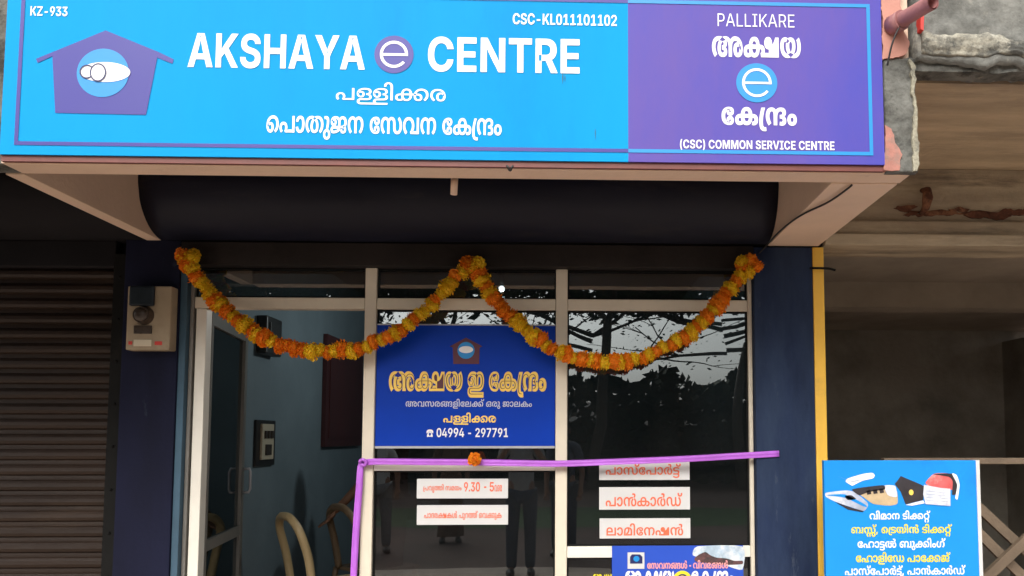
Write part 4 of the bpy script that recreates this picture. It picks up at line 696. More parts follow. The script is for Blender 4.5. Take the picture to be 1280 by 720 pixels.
 'm167': '1798|551 570 55 -4 47 -13 41 -21 34 -28 27 -34 21 -40 15 -46 9 -49 3 -54 -3 -60 -10 -53 -17 -47 -23 -40 -29 -33 -34 -26 -40 -19 -45 -11 -50 -4 -39 2 -36 7 -33 10 -30 15 -27 19 -23 23 -20 27 -17 32 -13 34 -10 39 -5 41 -2 44 7 83 23 71 37 58 51 43 62 25|551 483 -43 -6 -35 -17 -27 -28 -19 -40 -12 -50 -4 -62 2 -42 5 -38 9 -33 19 -40 27 -29 35 -17 41 -6 42 6 35 17 27 28 20 40 9 33 5 38 2 43 -2 43 -5 38 -9 33 -19 39 -27 28 -35 16|223 -12 -57 5 -48 15 -38 25 -27 34 -17 41 -5 48 5 46 17 38 26 32 32 24 27 14 28 10 34 8 39 5 48 3 58 1 410 0 56 -1 48 -3 41 -6 35 -9 31 -13 28 -16 27 -22 20 -27 12 -33 5 -39 -3 -28 -8 -25 -14 -20 -18 -18 -22 -16 -27 -14 14 40 310 0 -8 -87 -400 0 -22 84 35 9 26 15 17 23 6 33 -3 18 -6 17 -10 14 -14 11 -26 13 -33 8 -41 4 -49 1 -435 0 -53 -1 -39 -3 -30 -8 -26 -12 -14 -12 -11 -16 -8 -18 -2 -22 2 -26 8 -21 14 -16 18 -11 24 -7 27 -2 30 2 30 8 31 14 34 22 56 -72 -31 -20 -30 -16 -31 -11 -31 -8 -34 -4|1271 0 0 383 0 26 -3 22 -5 18 -8 14 -7 8 -10 6 -12 5 -15 1 -25 -4 -20 -13 -12 -22 -4 -31 2 -24 8 -23 15 -20 23 -15 33 -11 45 -3 35 0 39 2 36 7 33 12 30 16 28 19 25 22 23 25 22 26 19 27 18 29 17 28 15 28 115 0 0 -558|1212 570 36 -2 31 -7 28 -10 23 -15 25 -26 17 -32 10 -42 4 -57 0 -292 229 0 0 230 0 18 1 20 1 20 1 19 1 17 2 13 2 -7 -22 -38 -26 -34 -29 -30 -33 -25 -34 -21 -36 -16 -38 -12 -38 -7 -38 -2 -49 0 -54 3 -47 8 -40 14 -32 18 -26 22 -20 26 -18 44 -6 48 5 39 15 36 25 32 34 26 44 16',
 'm49': '1089|697 -12 -47 2 -45 7 -29 8 -30 10 -31 14 -7 3 -9 4 -9 4 -6 3 -37 27 -31 28 -26 31 -21 32 -17 33 -13 35 -8 35 -5 36 -2 36 2 36 6 33 10 30 12 27 9 9 23 33 28 25 32 18 35 13 36 7 37 3 65 -7 56 -20 45 -35 33 -46 20 -59 6 -71 -4 -58 -14 -55 -23 -49 -31 -45 -36 -39 -43 -33 -9 -5 -8 -5 -8 -5 -10 -5 -30 -14 -31 -11 -32 -9 -52 -8 -54 -3 -55 3 -51 8 -46 14 -42 19 -37 24 -33 29 -28 32 -23 37 -18 40 -13 44 -7 46 -3 50 3 45 9 41 15 37 21 33 27 28 32 22 38 17 42 10 48 3 39 -3 36 -7 33 -12 30 -18 26 -22 22 -27 -88 -61 -17 25 -22 20 -27 13 -32 5 -34 -5 -29 -13 -23 -21 -17 -30 -11 -37 -4 -44 3 -47 10 -44 16 -40 22 -37 28 -31 34 -26 39 -20 45 -11 50 -4 23 0 22 2 22 4 20 4 11 3 11 3 11 3 10 3 33 21 30 29 19 23 16 27 13 30 11 33 6 36 2 38 -4 50 -12 39 -18 28 -22 19 -26 11 -27 4 -32 -4 -27 -13 -23 -21 -16 -29 -11 -38 -3 -46 4 -52 12 -49 12 -30 15 -28 18 -25 21 -22 23 -19 25 -15 9 -3 8 -1 8 0 9 -3 18 -4 23 -5 25 -2 26 -1 47 3 43 10 37 17 32 23 26 28 21 33 15 38 10 42 3 46 -2 36 -6 35 -9 34 -13 33 -17 32 -21 30 90 57 29 -39 25 -40 18 -43 13 -43 8 -45 3 -45 -3 -44 -6 -42 -12 -41 -16 -38 -21 -35 -26 -31 -31 -28 -36 -23 -42 -20 -47 -14 -53 -8',
 'm11': '1020|347 570 58 -3 48 -10 40 -14 34 -20 28 -23 25 -26 -29 5 24 31 28 23 30 17 32 11 35 7 38 2 40 -3 36 -7 33 -12 29 -16 25 -20 22 -24 18 -26 15 -28 12 -30 11 -48 3 -49 -2 -56 -9 -49 -14 -43 -20 -38 -25 -32 -31 -28 -29 -18 -34 -16 -38 -12 -46 -8 -34 -4 -39 -2 -44 -1 -333 0 -38 -1 -25 -2 -18 -3 -13 -6 -12 -7 -8 -10 -5 -12 -1 -13 1 -12 3 -11 6 -10 10 -9 14 -6 19 -6 26 -3 37 -1 682 0 0 -89 -693 0 -52 2 -44 6 -37 11 -30 14 -25 21 -19 25 -11 29 -4 33 4 35 10 31 19 27 26 22 17 10 20 8 22 6 27 4 31 3 38 1 324 0 46 1 40 3 33 4 40 9 31 14 24 16 21 18 22 32 13 36 7 39 2 42 -3 44 -11 42 -18 38 -26 30 -35 20 -44 6 -25 -2 -22 -6 -18 -11 -16 -15 -13 -22 -8 -27 -5 -37 -2 -53 0 -174 -115 0 0 171 -2 53 -9 39 -14 29 -19 22 -21 15 -26 11 -32 7 -42 2 -36 -2 -32 -5 -29 -9 -25 -13 -23 -15 -19 -18 -15 -21 -13 -24 -2 -5 -1 -7 0 -6 -1 -6 -2 -9 -2 -11 -1 -11 0 -13 5 -45 15 -34 26 -21 36 -7 33 5 23 17 13 25 5 28 -2 19 -6 17 -9 14 -14 12 -18 7 -23 2 -36 -4 -30 -14 -25 -18 -23 -18 -51 34 20 22 26 22 31 20 34 17 38 11 38 4 51 -5 39 -16 31 -23 21 -30 12 -35 4 -37 -5 -40 -14 -37 -24 -32 -35 -26 -29 -12 -34 -7 -40 -3 -50 6 -45 18 -25 18 -22 22 -17 27 -12 31 -8 35 -2 39 4 46 12 43 20 39 29 36 35 31 42 25 49 19 55 11',
 'm175': '1643|508 483 -76 -4 -67 -10 -58 -18 -50 -24 -41 -29 -31 -34 -23 -39 -13 -44 -5 -47 4 -52 10 -41 17 -30 21 -22 26 -12 28 -4 21 2 19 8 15 13 11 17 7 23 2 26 -5 37 -16 29 -25 18 -37 7 -37 -5 -36 -16 -22 -15 -22 -18 -22 -22 -14 80 21 21 25 19 30 17 32 13 34 8 36 2 49 -5 42 -15 33 -24 25 -34 16 -41 5 -49 -6 -52 -16 -45 -18 -25 -21 -21 -26 -16 -29 -12 -33 -8 -37 -2 -38 3 -35 9 -34 14 -31 21 -26 27 -21 33 -16 40 -10 47 -3 53 3 56 12 50 20 45 26 40 33 35 39 29 45 25 50 20 55 15 59 11 62 7 67 2 52 -1 46 -3 40 -5 37 -7 36 -9 35 -10 6 -3 7 -5 6 -5 7 -4 34 -10 29 -12 25 -14 29 -24 20 -27 12 -29 4 -32 -2 -24 -7 -22 -11 -20 -16 -18 -23 -16 -29 -16 1 6 40 -19 31 -28 20 -34 7 -42 -5 -38 -16 -36 -26 -30 -39 -24 -33 -12 -40 -7 -46 -2 -53 4 -46 11 -39 18 -33 25 -27 30 -20 35 -14 39 -9 42 -3 44 2 38 6 36 10 34 14 34 18 32 23 30 28 29 33 26 37 23 6 4 5 3 6 3 6 2 41 17 46 12 50 8 55 3 43 -2 39 -5 33 -8 43 -18 37 -22 31 -27 27 -30 43 -220 0 -238 -117 0 0 266 -2 46 -4 38 -6 31 -16 36 -25 29 -25 17 -28 13 -36 8 -45 2 -29 -1 -26 -3 -24 -4 -21 -5 -43 -16 -35 -23 -29 -28 -23 -32 -17 -34 -12 -35 -6 -34 -2 -32 3 -51 12 -42 19 -32 25 -23 33 -14 39 -4 42 4 29 14 17 22 6 30 -6 28 -20 22 -32 14 -47 4 -24 0 0 87 17 0 48 5 31 15 16 23 6 29 -8 36 -24 29 -26 14 -33 11 -40 8 -27 5 -29 4 -30 3 -32 1 -32 1|1371 570 46 -2 42 -7 35 -12 31 -15 25 -19 20 -22 19 -38 6 -42 -2 -29 -8 -27 -12 -24 -19 -21 -25 -19 -32 -17 -3 5 34 -13 28 -18 22 -22 21 -39 7 -47 -5 -44 -17 -38 -27 -30 -38 -23 -47 -14 -56 -4 -33 0 -28 3 -25 4 -22 4 18 86 19 -4 16 -3 18 -3 19 0 41 4 28 13 17 23 6 34 -2 16 -5 15 -8 14 -13 13 -16 10 -21 8 -28 5 -41 2 -31 0 0 87 30 0 33 1 28 5 23 9 19 13 8 10 7 13 4 14 2 17 -8 34 -22 25 -35 16 -46 5 -46 -4 -38 -11 -32 -18 -26 -24 -14 -20 -13 -24 -10 -28 -7 -34 -4 -41 -1 -52 0 -149 -106 0 0 166 25 162 16 32 19 29 23 26 27 23 31 19 35 16 38 11 41 7',
 'm53': '754|403 483 -50 -2 -46 -6 -42 -10 -36 -13 -30 -17 -25 -19 -19 -23 -13 -25 0 -4 0 -4 1 -3 0 -4 -3 -9 -2 -10 -1 -11 0 -12 5 -46 15 -35 26 -22 36 -7 33 5 23 17 13 25 5 28 -2 19 -6 17 -9 14 -14 12 -18 7 -23 2 -35 -4 -30 -13 -25 -18 -24 -19 -50 34 20 22 26 21 31 21 34 16 37 12 38 3 51 -5 40 -15 30 -23 21 -30 12 -35 4 -37 -5 -40 -14 -37 -24 -32 -35 -26 -29 -12 -34 -7 -39 -3 -51 6 -44 18 -26 18 -21 22 -18 28 -12 31 -8 35 -2 39 2 34 8 33 12 31 18 29 23 27 29 25 33 21 39 18 44 15 50 11 55 7 60 2 63 -2 56 -6 47 -11 40 -14 32 -19 24 -22 18 -27 10 -30 4 -35 -5 -35 -13 -31 -23 -26 -32 -22 -26 -12 -30 -9 -35 -8 -74 33 0 28 8 0 28 1 23 3 19 5 16 9 13 11 8 12 4 15 2 17 -4 25 -13 22 -23 17 -35 13 -30 6 -37 4|717 150 -3 -32 -9 -29 -15 -25 -19 -22 -19 -13 -22 -11 -25 -8 -32 -6 -40 -3 -49 -1 -201 0 -37 -1 -25 -2 -18 -3 -13 -6 -12 -7 -8 -10 -5 -12 -1 -13 1 -12 3 -11 6 -10 10 -9 14 -6 19 -6 26 -3 37 -1 418 0 0 -89 -429 0 -52 2 -44 6 -37 11 -30 14 -25 21 -19 25 -11 29 -4 33 4 35 10 31 19 27 26 22 17 10 19 8 23 6 26 4 32 3 37 1 212 0 37 1 29 3 23 7 16 9 11 10 7 12 4 14 1 17 -1 18 -6 15 -9 13 -13 12 -14 7 -18 6 -24 3 -32 1 -15 0 0 73 109 -12 44 -14 36 -19 26 -23 19 -27 11 -30',
 'm52': '898|831 558 0 -558 -770 0 0 308 2 48 5 40 10 34 14 28 16 25 18 21 24 20 27 16 30 13 33 9 37 6 40 2 41 -2 37 -5 33 -10 30 -12 26 -16 22 -19 21 -24 17 -27 12 -30 9 -34 5 -37 2 -42 0 -94 -395 0 0 -131 538 0 0 471|316 483 -45 -5 -35 -14 -27 -23 -18 -31 -11 -40 -3 -48 0 -17 279 0 0 16 -4 50 -11 40 -19 32 -27 22 -35 13',
 'm77': '0|-114 593 -41 3 -36 7 -32 11 -26 16 -22 19 -17 23 -16 39 -5 46 1 19 2 18 3 17 5 13 101 -18 -3 -10 -2 -11 -1 -12 0 -11 3 -29 9 -22 14 -16 18 -11 22 -5 24 -2 25 2 22 5 18 11 14 16 9 22 3 29 0 11 -1 12 -2 11 -2 10 98 18 4 -13 4 -17 2 -18 1 -19 -6 -46 -16 -39 -16 -23 -22 -19 -27 -16 -31 -11 -37 -7',
 'm20': '796|471 570 64 -2 55 -8 45 -11 37 -16 29 -20 22 -22 20 -40 6 -45 -2 -26 -8 -26 -13 -23 -18 -21 -25 -18 -32 -16 -3 5 34 -13 28 -18 22 -22 21 -40 7 -46 -5 -45 -17 -37 -27 -31 -37 -22 -48 -14 -56 -4 -32 0 -28 3 -25 4 -22 4 18 86 16 -4 17 -3 18 -3 20 0 41 4 28 13 17 23 6 34 -2 16 -5 15 -8 14 -13 13 -16 10 -21 8 -28 5 -40 2 -20 0 0 87 20 0 34 1 27 5 23 9 18 12 8 10 7 12 3 13 1 15 -9 34 -29 27 -32 13 -43 7 -55 3 -45 -2 -42 -6 -40 -9 -37 -12 -34 -16 -30 -19 -27 -23 -22 -25 -18 -28 -13 -30 -8 -34 -2 -36 0 -10 3 -50 10 -40 16 -31 21 -21 25 -12 29 -4 22 2 19 8 15 13 11 17 7 23 2 26 -6 38 -16 29 -26 18 -35 6 -35 -5 -33 -13 -32 -22 -31 -28 -3 90 31 23 37 20 43 15 47 4 49 -5 42 -15 34 -24 25 -34 16 -41 5 -49 -6 -52 -16 -45 -18 -25 -21 -21 -26 -16 -29 -12 -33 -8 -37 -2 -37 3 -36 9 -33 14 -31 21 -26 27 -22 33 -16 40 -10 46 -3 52 3 51 10 46 17 44 23 39 29 36 35 31 41 27 45 22 51 18 56 13 59 7',
 'm69': '267|41 -325 -53 5 -45 13 -38 22 -29 30 -18 38 -5 45 5 42 15 35 27 29 35 22 42 14 51 4 42 -4 41 -10 28 -12 29 -17 31 -23 -27 -74 -33 25 -32 17 -33 10 -36 3 -31 -4 -24 -12 -15 -20 -5 -28 5 -27 16 -20 25 -12 32 -4 32 3 26 9 22 14 16 22 10 30 4 37 -2 31 -6 33 -10 34 -11 35 -13 34 -13 33 -14 35 -13 37 -11 37 -9 37 -6 39 -1 40 2 46 7 45 12 44 15 43 18 40 20 38 120 0 -17 -31 -15 -30 -12 -28 -15 -40 -10 -39 -6 -40 -2 -40 3 -53 10 -50 10 -33 11 -33 13 -34 16 -41 14 -39 11 -38 9 -36 5 -37 2 -38 -3 -44 -11 -39 -17 -33 -23 -27 -27 -22 -32 -17 -35 -12 -36 -7',
 'm196': '1864|372 570 50 -3 47 -8 44 -13 43 -19 25 -14 49 -32 42 -39 36 -46 27 -53 16 -57 5 -62 -3 -48 -8 -43 -14 -37 -20 -33 -25 -27 -30 -21 -35 -15 -40 -9 -45 -3 -45 3 -40 9 -35 16 -31 21 -25 27 -20 33 -15 38 -8 42 -3 47 2 42 8 39 13 36 17 35 21 32 25 30 29 27 32 24 34 22 21 15 30 14 30 11 30 9 46 7 47 3 40 -2 36 -4 32 -8 43 -17 36 -23 31 -28 27 -32 6 -28 38 -164 0 -264 -116 0 0 260 -1 48 -4 40 -7 32 -18 39 -29 31 -22 14 -26 12 -33 7 -41 2 -20 0 -22 -3 -24 -4 -23 -6 -23 -8 -27 -14 -26 -18 -23 -21 -21 -25 -17 -27 -15 -30 -10 -32 -7 -34 -2 -36 4 -53 11 -40 17 -28 22 -18 24 -10 26 -3 27 3 25 10 21 18 16 27 11 39 4 52 -5 53 -13 49 -14 30 -17 27 -20 25 -22 22 -26 19 -28 15 -23 9 -21 5 -22 4 -22 2 -23 1 -48 -3 -42 -9 -36 -15 -31 -21 -25 -24 -19 -29 -14 -33 -8 -35 -3 -39 3 -47 10 -41 17 -37 22 -34 27 -30 33 -29 -73 -69 -29 21 -26 24 -25 26 -22 28 -19 32 -16 34 -12 38 -7 41 -2 45 2 38 7 37 11 35 15 34 20 31 25 28 29 25 35 22 39 17 45 14 50 7|1173 570 49 -2 45 -8 42 -12 41 -19 26 -16 48 -32 41 -39 35 -46 27 -52 16 -57 5 -63 -3 -48 -8 -43 -15 -37 -19 -33 -25 -27 -30 -21 -36 -15 -40 -9 -45 -3 -45 3 -40 9 -36 16 -30 21 -25 27 -20 33 -14 38 -9 42 -2 47 2 42 8 39 13 36 17 35 21 32 25 30 29 27 32 24 34 22 26 15 28 14 30 11 31 8 51 8 57 3 53 -3 48 -7 42 -13 38 -18 33 -21 27 -25 24 -28 19 -31 14 -34 10 -35 6 -37 2 -37 -2 -45 -7 -41 -11 -37 -15 -34 -19 -32 -22 -29 -25 -26 -27 -25 -30 -22 -72 69 29 26 27 29 23 32 17 37 11 43 4 49 -2 39 -8 36 -14 33 -18 30 -23 24 -29 21 -33 15 -38 9 -43 3 -30 -1 -26 -2 -25 -4 -23 -6 -24 -8 -28 -15 -26 -18 -24 -22 -21 -25 -17 -27 -14 -30 -13 -48 -5 -52 4 -53 11 -40 16 -28 22 -18 25 -10 26 -3 26 3 25 10 21 18 17 28 11 39 3 51 -4 53 -13 48 -12 30 -17 27 -19 25 -22 22 -24 19 -27 15 -25 9 -13 4 -13 3 -15 2 -15 2 -17 1 -19 1 -46 -3 -36 -10 -28 -13 -22 -16 -25 -30 -17 -36 -7 -30 -4 -38 -2 -44 0 -235 -106 0 0 216 37 217 28 29 33 25 37 22 44 17 33 8 38 4',
 'm48': '767|375 570 54 -2 49 -7 44 -10 39 -15 34 -18 29 -22 27 -27 22 -31 16 -35 11 -41 7 -47 2 -54 0 -261 -651 0 0 263 2 52 7 46 11 40 16 36 21 31 26 27 29 22 32 19 35 14 40 11 46 7|314 482 -34 -5 -30 -14 -25 -22 -20 -28 -13 -28 -10 -34 -6 -41 -2 -49 0 -193 -15 1 41 34 38 35 36 36 32 37 27 37 22 37 16 38 10 37 4 37 -2 23 -5 20 -9 17 -13 13 -18 9|500 382 -3 -36 -8 -35 -13 -34 -17 -35 -22 -34 -26 -34 -30 -35 -34 -35 -37 -35 -13 13 27 2 27 2 26 1 22 0 194 0 0 164 -1 44 -5 38 -7 33 -17 41 -26 33 -22 17 -27 15 -30 13 2 5 15 -20 13 -24 9 -29',
 'm40': '676|399 570 48 -2 43 -7 37 -12 31 -15 26 -19 19 -22 19 -38 7 -42 -6 -43 -16 -37 -19 -21 -25 -19 -32 -17 -3 5 34 -13 28 -18 22 -22 21 -39 7 -46 -6 -45 -17 -38 -29 -30 -39 -23 -49 -14 -58 -4 -37 0 -31 3 -28 4 -24 4 18 86 22 -4 21 -3 21 -3 21 0 43 4 31 13 18 23 6 34 -1 16 -5 15 -9 14 -12 13 -17 10 -20 8 -28 5 -40 2 -49 0 0 87 47 0 32 1 28 5 24 9 18 13 9 10 7 13 4 14 1 17 -7 34 -23 25 -37 16 -50 5 -49 -4 -43 -12 -37 -19 -31 -25 -25 -32 -19 -37 -14 -42 -8 -45 -2 -50 1 -51 5 -52 8 -50 11 -48 -109 -19 -10 34 -9 37 -6 40 -5 40 -3 38 -1 35 4 68 13 61 22 56 30 48 39 41 47 32 57 25 64 14',
 'm120': '1101|837 796 55 -5 42 -16 29 -24 18 -28 10 -29 4 -27 -4 -35 -9 -32 -16 -30 -22 -30 -27 -29 -31 -30 -18 -22 -27 -24 -24 -24 -19 -26 -17 -27 -13 -28 -10 -28 -9 -42 -3 -42 3 -45 9 -37 15 -27 20 -19 24 -11 28 -4 43 9 31 27 14 28 8 36 3 45 -2 34 -5 35 -10 33 -13 32 -17 30 -21 28 -25 24 -30 21 -22 11 -25 8 -29 5 -32 2 -37 -2 -34 -8 -31 -12 -24 -16 -21 -21 -16 -25 -12 -29 -7 -33 -5 -37 -1 -41 0 -12 -1 -41 -5 -38 -7 -34 -11 -30 -14 -27 -18 -24 -32 -28 -38 -20 -31 -9 -35 -6 -39 -2 -50 4 -45 11 -40 18 -36 26 -30 31 -24 38 -17 44 -10 49 -4 54 2 44 6 40 9 37 13 36 17 33 20 31 24 30 27 29 31 27 77 -68 -22 -22 -20 -22 -17 -23 -21 -37 -16 -40 -9 -43 -3 -47 2 -39 6 -35 9 -31 20 -37 27 -27 33 -16 36 -6 33 3 25 8 20 14 15 18 12 27 8 34 3 38 1 40 0 14 3 55 8 48 12 41 17 34 21 29 24 25 30 21 32 17 34 12 37 8 43 5 46 2 41 -2 39 -6 37 -10 34 -13 19 -9 37 -22 33 -26 28 -30 25 -33 20 -35 16 -38 11 -39 7 -40 3 -41 -7 -69 -18 -58 -31 -48 -43 -35 -54 -21 -66 -7 -44 3 -40 9 -34 15 -29 21 -25 27 -19 32 -13 37 -9 43 -2 47 3 48 12 47 12 31 17 31 20 30 24 30 29 30 32 29 22 28 32 30 25 28 16 29 5 32 -4 24 -12 21 -22 13 -35 5 -20 -1 -19 -2 -17 -4 -13 -3 -23 82 24 6 30 5 34 4',
 'm51': '708|357 570 52 -3 47 -7 42 -13 37 -18 33 -21 27 -25 24 -28 18 -31 15 -34 10 -35 6 -37 2 -37 -2 -44 -7 -41 -11 -37 -16 -34 -18 -32 -22 -29 -25 -27 -28 -25 -30 -22 -73 69 30 26 27 29 23 33 17 37 11 43 4 48 -3 39 -8 36 -13 32 -17 29 -23 24 -27 20 -31 14 -34 9 -38 3 -39 -3 -35 -9 -32 -15 -27 -19 -23 -24 -18 -29 -13 -32 -8 -35 -3 -38 3 -47 10 -41 16 -37 23 -34 27 -30 33 -29 -74 -69 -29 21 -26 24 -25 26 -22 29 -19 32 -16 34 -12 38 -7 41 -2 44 2 38 7 37 10 35 15 34 20 31 24 28 29 25 33 22 38 17 42 14 47 7',
 'm118': '777|520 -12 -44 3 -39 9 -34 15 -30 21 -24 27 -19 32 -14 37 -8 43 -3 47 4 48 12 47 12 31 16 31 21 30 24 30 28 30 33 29 22 28 32 30 25 28 16 29 5 32 -4 24 -13 21 -22 13 -34 5 -20 -1 -19 -2 -17 -4 -13 -3 -23 82 24 6 30 5 34 4 35 1 56 -5 42 -16 29 -24 18 -28 10 -29 3 -27 -3 -35 -9 -32 -16 -30 -21 -30 -27 -29 -33 -30 -18 -22 -27 -24 -23 -24 -20 -26 -16 -27 -13 -28 -10 -28 -9 -42 -4 -42 3 -46 10 -36 15 -27 20 -19 24 -11 28 -4 42 9 31 27 14 27 9 37 2 45 -2 34 -5 35 -10 34 -14 32 -17 31 -22 27 -27 24 -31 20 -24 11 -26 8 -30 5 -36 2 -45 -3 -40 -8 -35 -15 -30 -20 -24 -24 -20 -29 -14 -33 -8 -35 -3 -39 3 -47 10 -41 17 -37 22 -34 27 -30 33 -29 -73 -69 -29 21 -26 24 -25 26 -22 28 -19 32 -16 34 -12 38 -7 41 -2 45 2 39 7 38 12 36 15 33 21 31 25 28 30 25 35 21 40 17 44 13 50 7 54 3 47 -2 43 -6 41 -10 37 -15 4 -2 5 -2 4 -2 4 -3 39 -23 33 -26 30 -31 24 -33 20 -36 16 -37 11 -38 6 -39 2 -39 -6 -69 -19 -59 -31 -47 -43 -35 -54 -21',
 'm184': '587|281 570 59 -2 54 -7 49 -11 45 -14 40 -15 35 -18 -53 -80 -32 16 -33 14 -35 11 -37 9 -42 5 -45 2 -44 -2 -34 -8 -26 -12 -19 -16 -10 -19 -4 -21 1 -15 4 -12 5 -11 8 -9 22 -14 30 -8 39 -4 45 -1 23 0 48 -2 42 -5 34 -9 29 -13 25 -16 20 -20 14 -20 10 -24 5 -26 2 -29 -3 -34 -10 -30 -17 -26 -23 -23 -28 -18 -33 -14 -38 -11 -41 -6 -45 -2 -278 0 0 87 249 0 45 1 36 4 27 8 20 12 9 10 7 12 4 14 2 16 -2 16 -4 14 -9 14 -12 11 -17 8 -20 6 -28 3 -37 2 -30 0 -48 1 -43 5 -40 9 -34 12 -28 17 -22 20 -14 20 -10 23 -6 25 -2 30 6 46 21 41 21 24 27 20 34 17 40 12 47 7|300 -253 -55 3 -51 6 -48 10 -45 14 -29 12 -28 12 -27 14 52 82 33 -18 35 -15 36 -12 38 -10 42 -5 44 -2 47 2 36 8 27 13 19 16 10 20 4 22 -5 28 -14 24 -23 21 -32 16 60 69 37 -15 31 -19 26 -24 19 -29 12 -33 4 -38 -7 -48 -21 -41 -21 -24 -28 -20 -35 -17 -41 -12 -47 -7',
 'm117': '1121|301 570 43 -3 36 -7 32 -13 29 -18 26 -24 26 -29 40 -247 0 -229 -116 0 0 303 -1 48 -3 36 -7 27 -11 22 -16 19 -20 14 -25 9 -31 3 -38 -5 -35 -17 -31 -27 -23 -37 -11 -30 -7 -34 -2 -38 3 -48 10 -44 16 -40 21 -36 17 -23 20 -22 21 -21 -80 -69 -28 27 -26 28 -23 28 -20 31 -17 32 -14 35 -10 38 -6 41 -2 43 4 52 10 48 18 43 24 39 30 32 36 27 42 20 47 12|863 -12 -44 3 -39 9 -34 15 -29 21 -25 27 -19 32 -13 37 -9 43 -2 47 4 48 11 47 13 31 16 31 20 30 25 30 28 30 32 29 23 28 31 30 25 28 16 29 5 32 -4 24 -12 21 -23 13 -34 5 -20 -1 -19 -2 -17 -4 -13 -3 -23 82 24 6 30 5 34 4 36 1 55 -5 42 -16 29 -24 18 -28 10 -29 3 -27 -3 -35 -9 -32 -16 -30 -21 -30 -27 -29 -32 -30 -18 -22 -27 -24 -24 -24 -19 -26 -17 -27 -13 -28 -10 -28 -9 -42 -3 -42 3 -46 9 -36 15 -27 19 -19 25 -11 27 -4 43 9 31 27 14 27 9 37 3 45 -4 46 -10 46 -11 30 -14 27 -17 27 -21 23 -24 21 -27 17 -24 11 -24 8 -29 5 -35 2 -42 -3 -36 -7 -30 -11 -25 -17 -17 -18 -14 -20 -11 -26 -9 -32 -5 -41 -2 -51 0 -157 -106 0 0 188 37 171 19 22 20 20 22 17 25 16 28 12 31 10 34 8 37 4 41 2 45 -2 42 -6 39 -10 37 -15 5 -2 4 -2 4 -2 4 -3 39 -22 34 -27 29 -31 24 -33 20 -35 16 -37 11 -39 6 -38 3 -39 -7 -70 -18 -58 -31 -48 -43 -35 -55 -21',
 'm35': '1278|624 -12 -48 4 -43 11 -37 20 -31 27 -16 21 -14 23 -12 29 -8 34 -5 43 -2 53 0 35 -1 50 -4 41 -7 33 -13 26 -14 18 -20 14 -25 8 -34 3 -37 -6 -32 -16 -28 -27 -20 -37 -9 -31 -6 -35 -2 -39 3 -47 10 -43 15 -40 21 -36 17 -23 20 -22 22 -22 -77 -69 -31 28 -27 29 -23 30 -21 31 -17 33 -13 35 -9 38 -6 40 -2 43 4 54 10 49 17 44 24 38 30 31 36 26 41 18 45 11 50 4 39 -2 35 -6 30 -9 40 -21 31 -27 19 -24 14 -27 10 -31 7 -34 5 -39 1 -45 0 -38 1 -58 5 -42 8 -30 14 -24 14 -15 19 -12 22 -6 27 -3 24 2 22 7 19 11 14 13 15 23 9 28 6 37 2 49 0 311 116 0 0 -297 1 -50 3 -37 7 -27 11 -24 18 -20 21 -15 25 -8 27 -3 40 6 35 17 29 28 23 38 10 31 6 34 3 37 -4 48 -9 43 -16 39 -21 36 -18 23 -19 22 -22 20 81 69 28 -26 26 -28 23 -29 20 -30 17 -33 14 -35 10 -38 6 -41 2 -45 -4 -50 -10 -46 -17 -43 -23 -39 -29 -33 -36 -27 -41 -21 -47 -12 -52 -4 -40 2 -36 8 -31 12 -27 17 -26 21 -23 26 8 0 -23 -26 -24 -21 -28 -17 -30 -12 -36 -8',
 'm57': '1213|247 354 46 -3 41 -9 35 -15 28 -20 24 -23 18 -26 17 -42 6 -44 -3 -34 -8 -30 -12 -26 -14 -19 -17 24 297 0 36 -87 -391 0 -40 55 15 20 12 23 9 28 3 33 -6 44 -20 34 -31 23 -45 7 -30 -3 -26 -11 -20 -16 -14 -21 -9 -25 -3 -28 4 -35 10 -30 17 -26 21 -24 -79 -57 -25 24 -21 26 -18 28 -13 30 -8 33 -2 36 3 35 9 33 15 29 20 26 26 22 30 17 34 13 38 8|687 0 0 383 -1 26 -2 22 -5 18 -8 14 -8 8 -9 6 -12 5 -16 1 -25 -4 -19 -13 -13 -22 -4 -31 3 -24 8 -23 14 -20 23 -15 34 -11 44 -3 36 0 39 2 36 7 33 12 30 16 28 19 25 22 23 25 21 26 20 27 18 29 16 28 16 28 114 0 0 -558|628 570 35 -2 32 -7 28 -10 23 -15 24 -26 18 -32 10 -42 4 -57 0 -292 229 0 0 230 0 18 1 20 0 20 2 19 1 17 1 13 3 -7 -23 -38 -25 -34 -30 -30 -32 -25 -34 -21 -36 -16 -38 -12 -38 -7 -39 -2 -48 0 -55 3 -47 8 -39 14 -33 18 -26 22 -19 26 -18 44 -6 48 5 39 15 36 25 32 34 26 43 16',
 'm277': '322|35 217 0 102 252 0 0 -102',
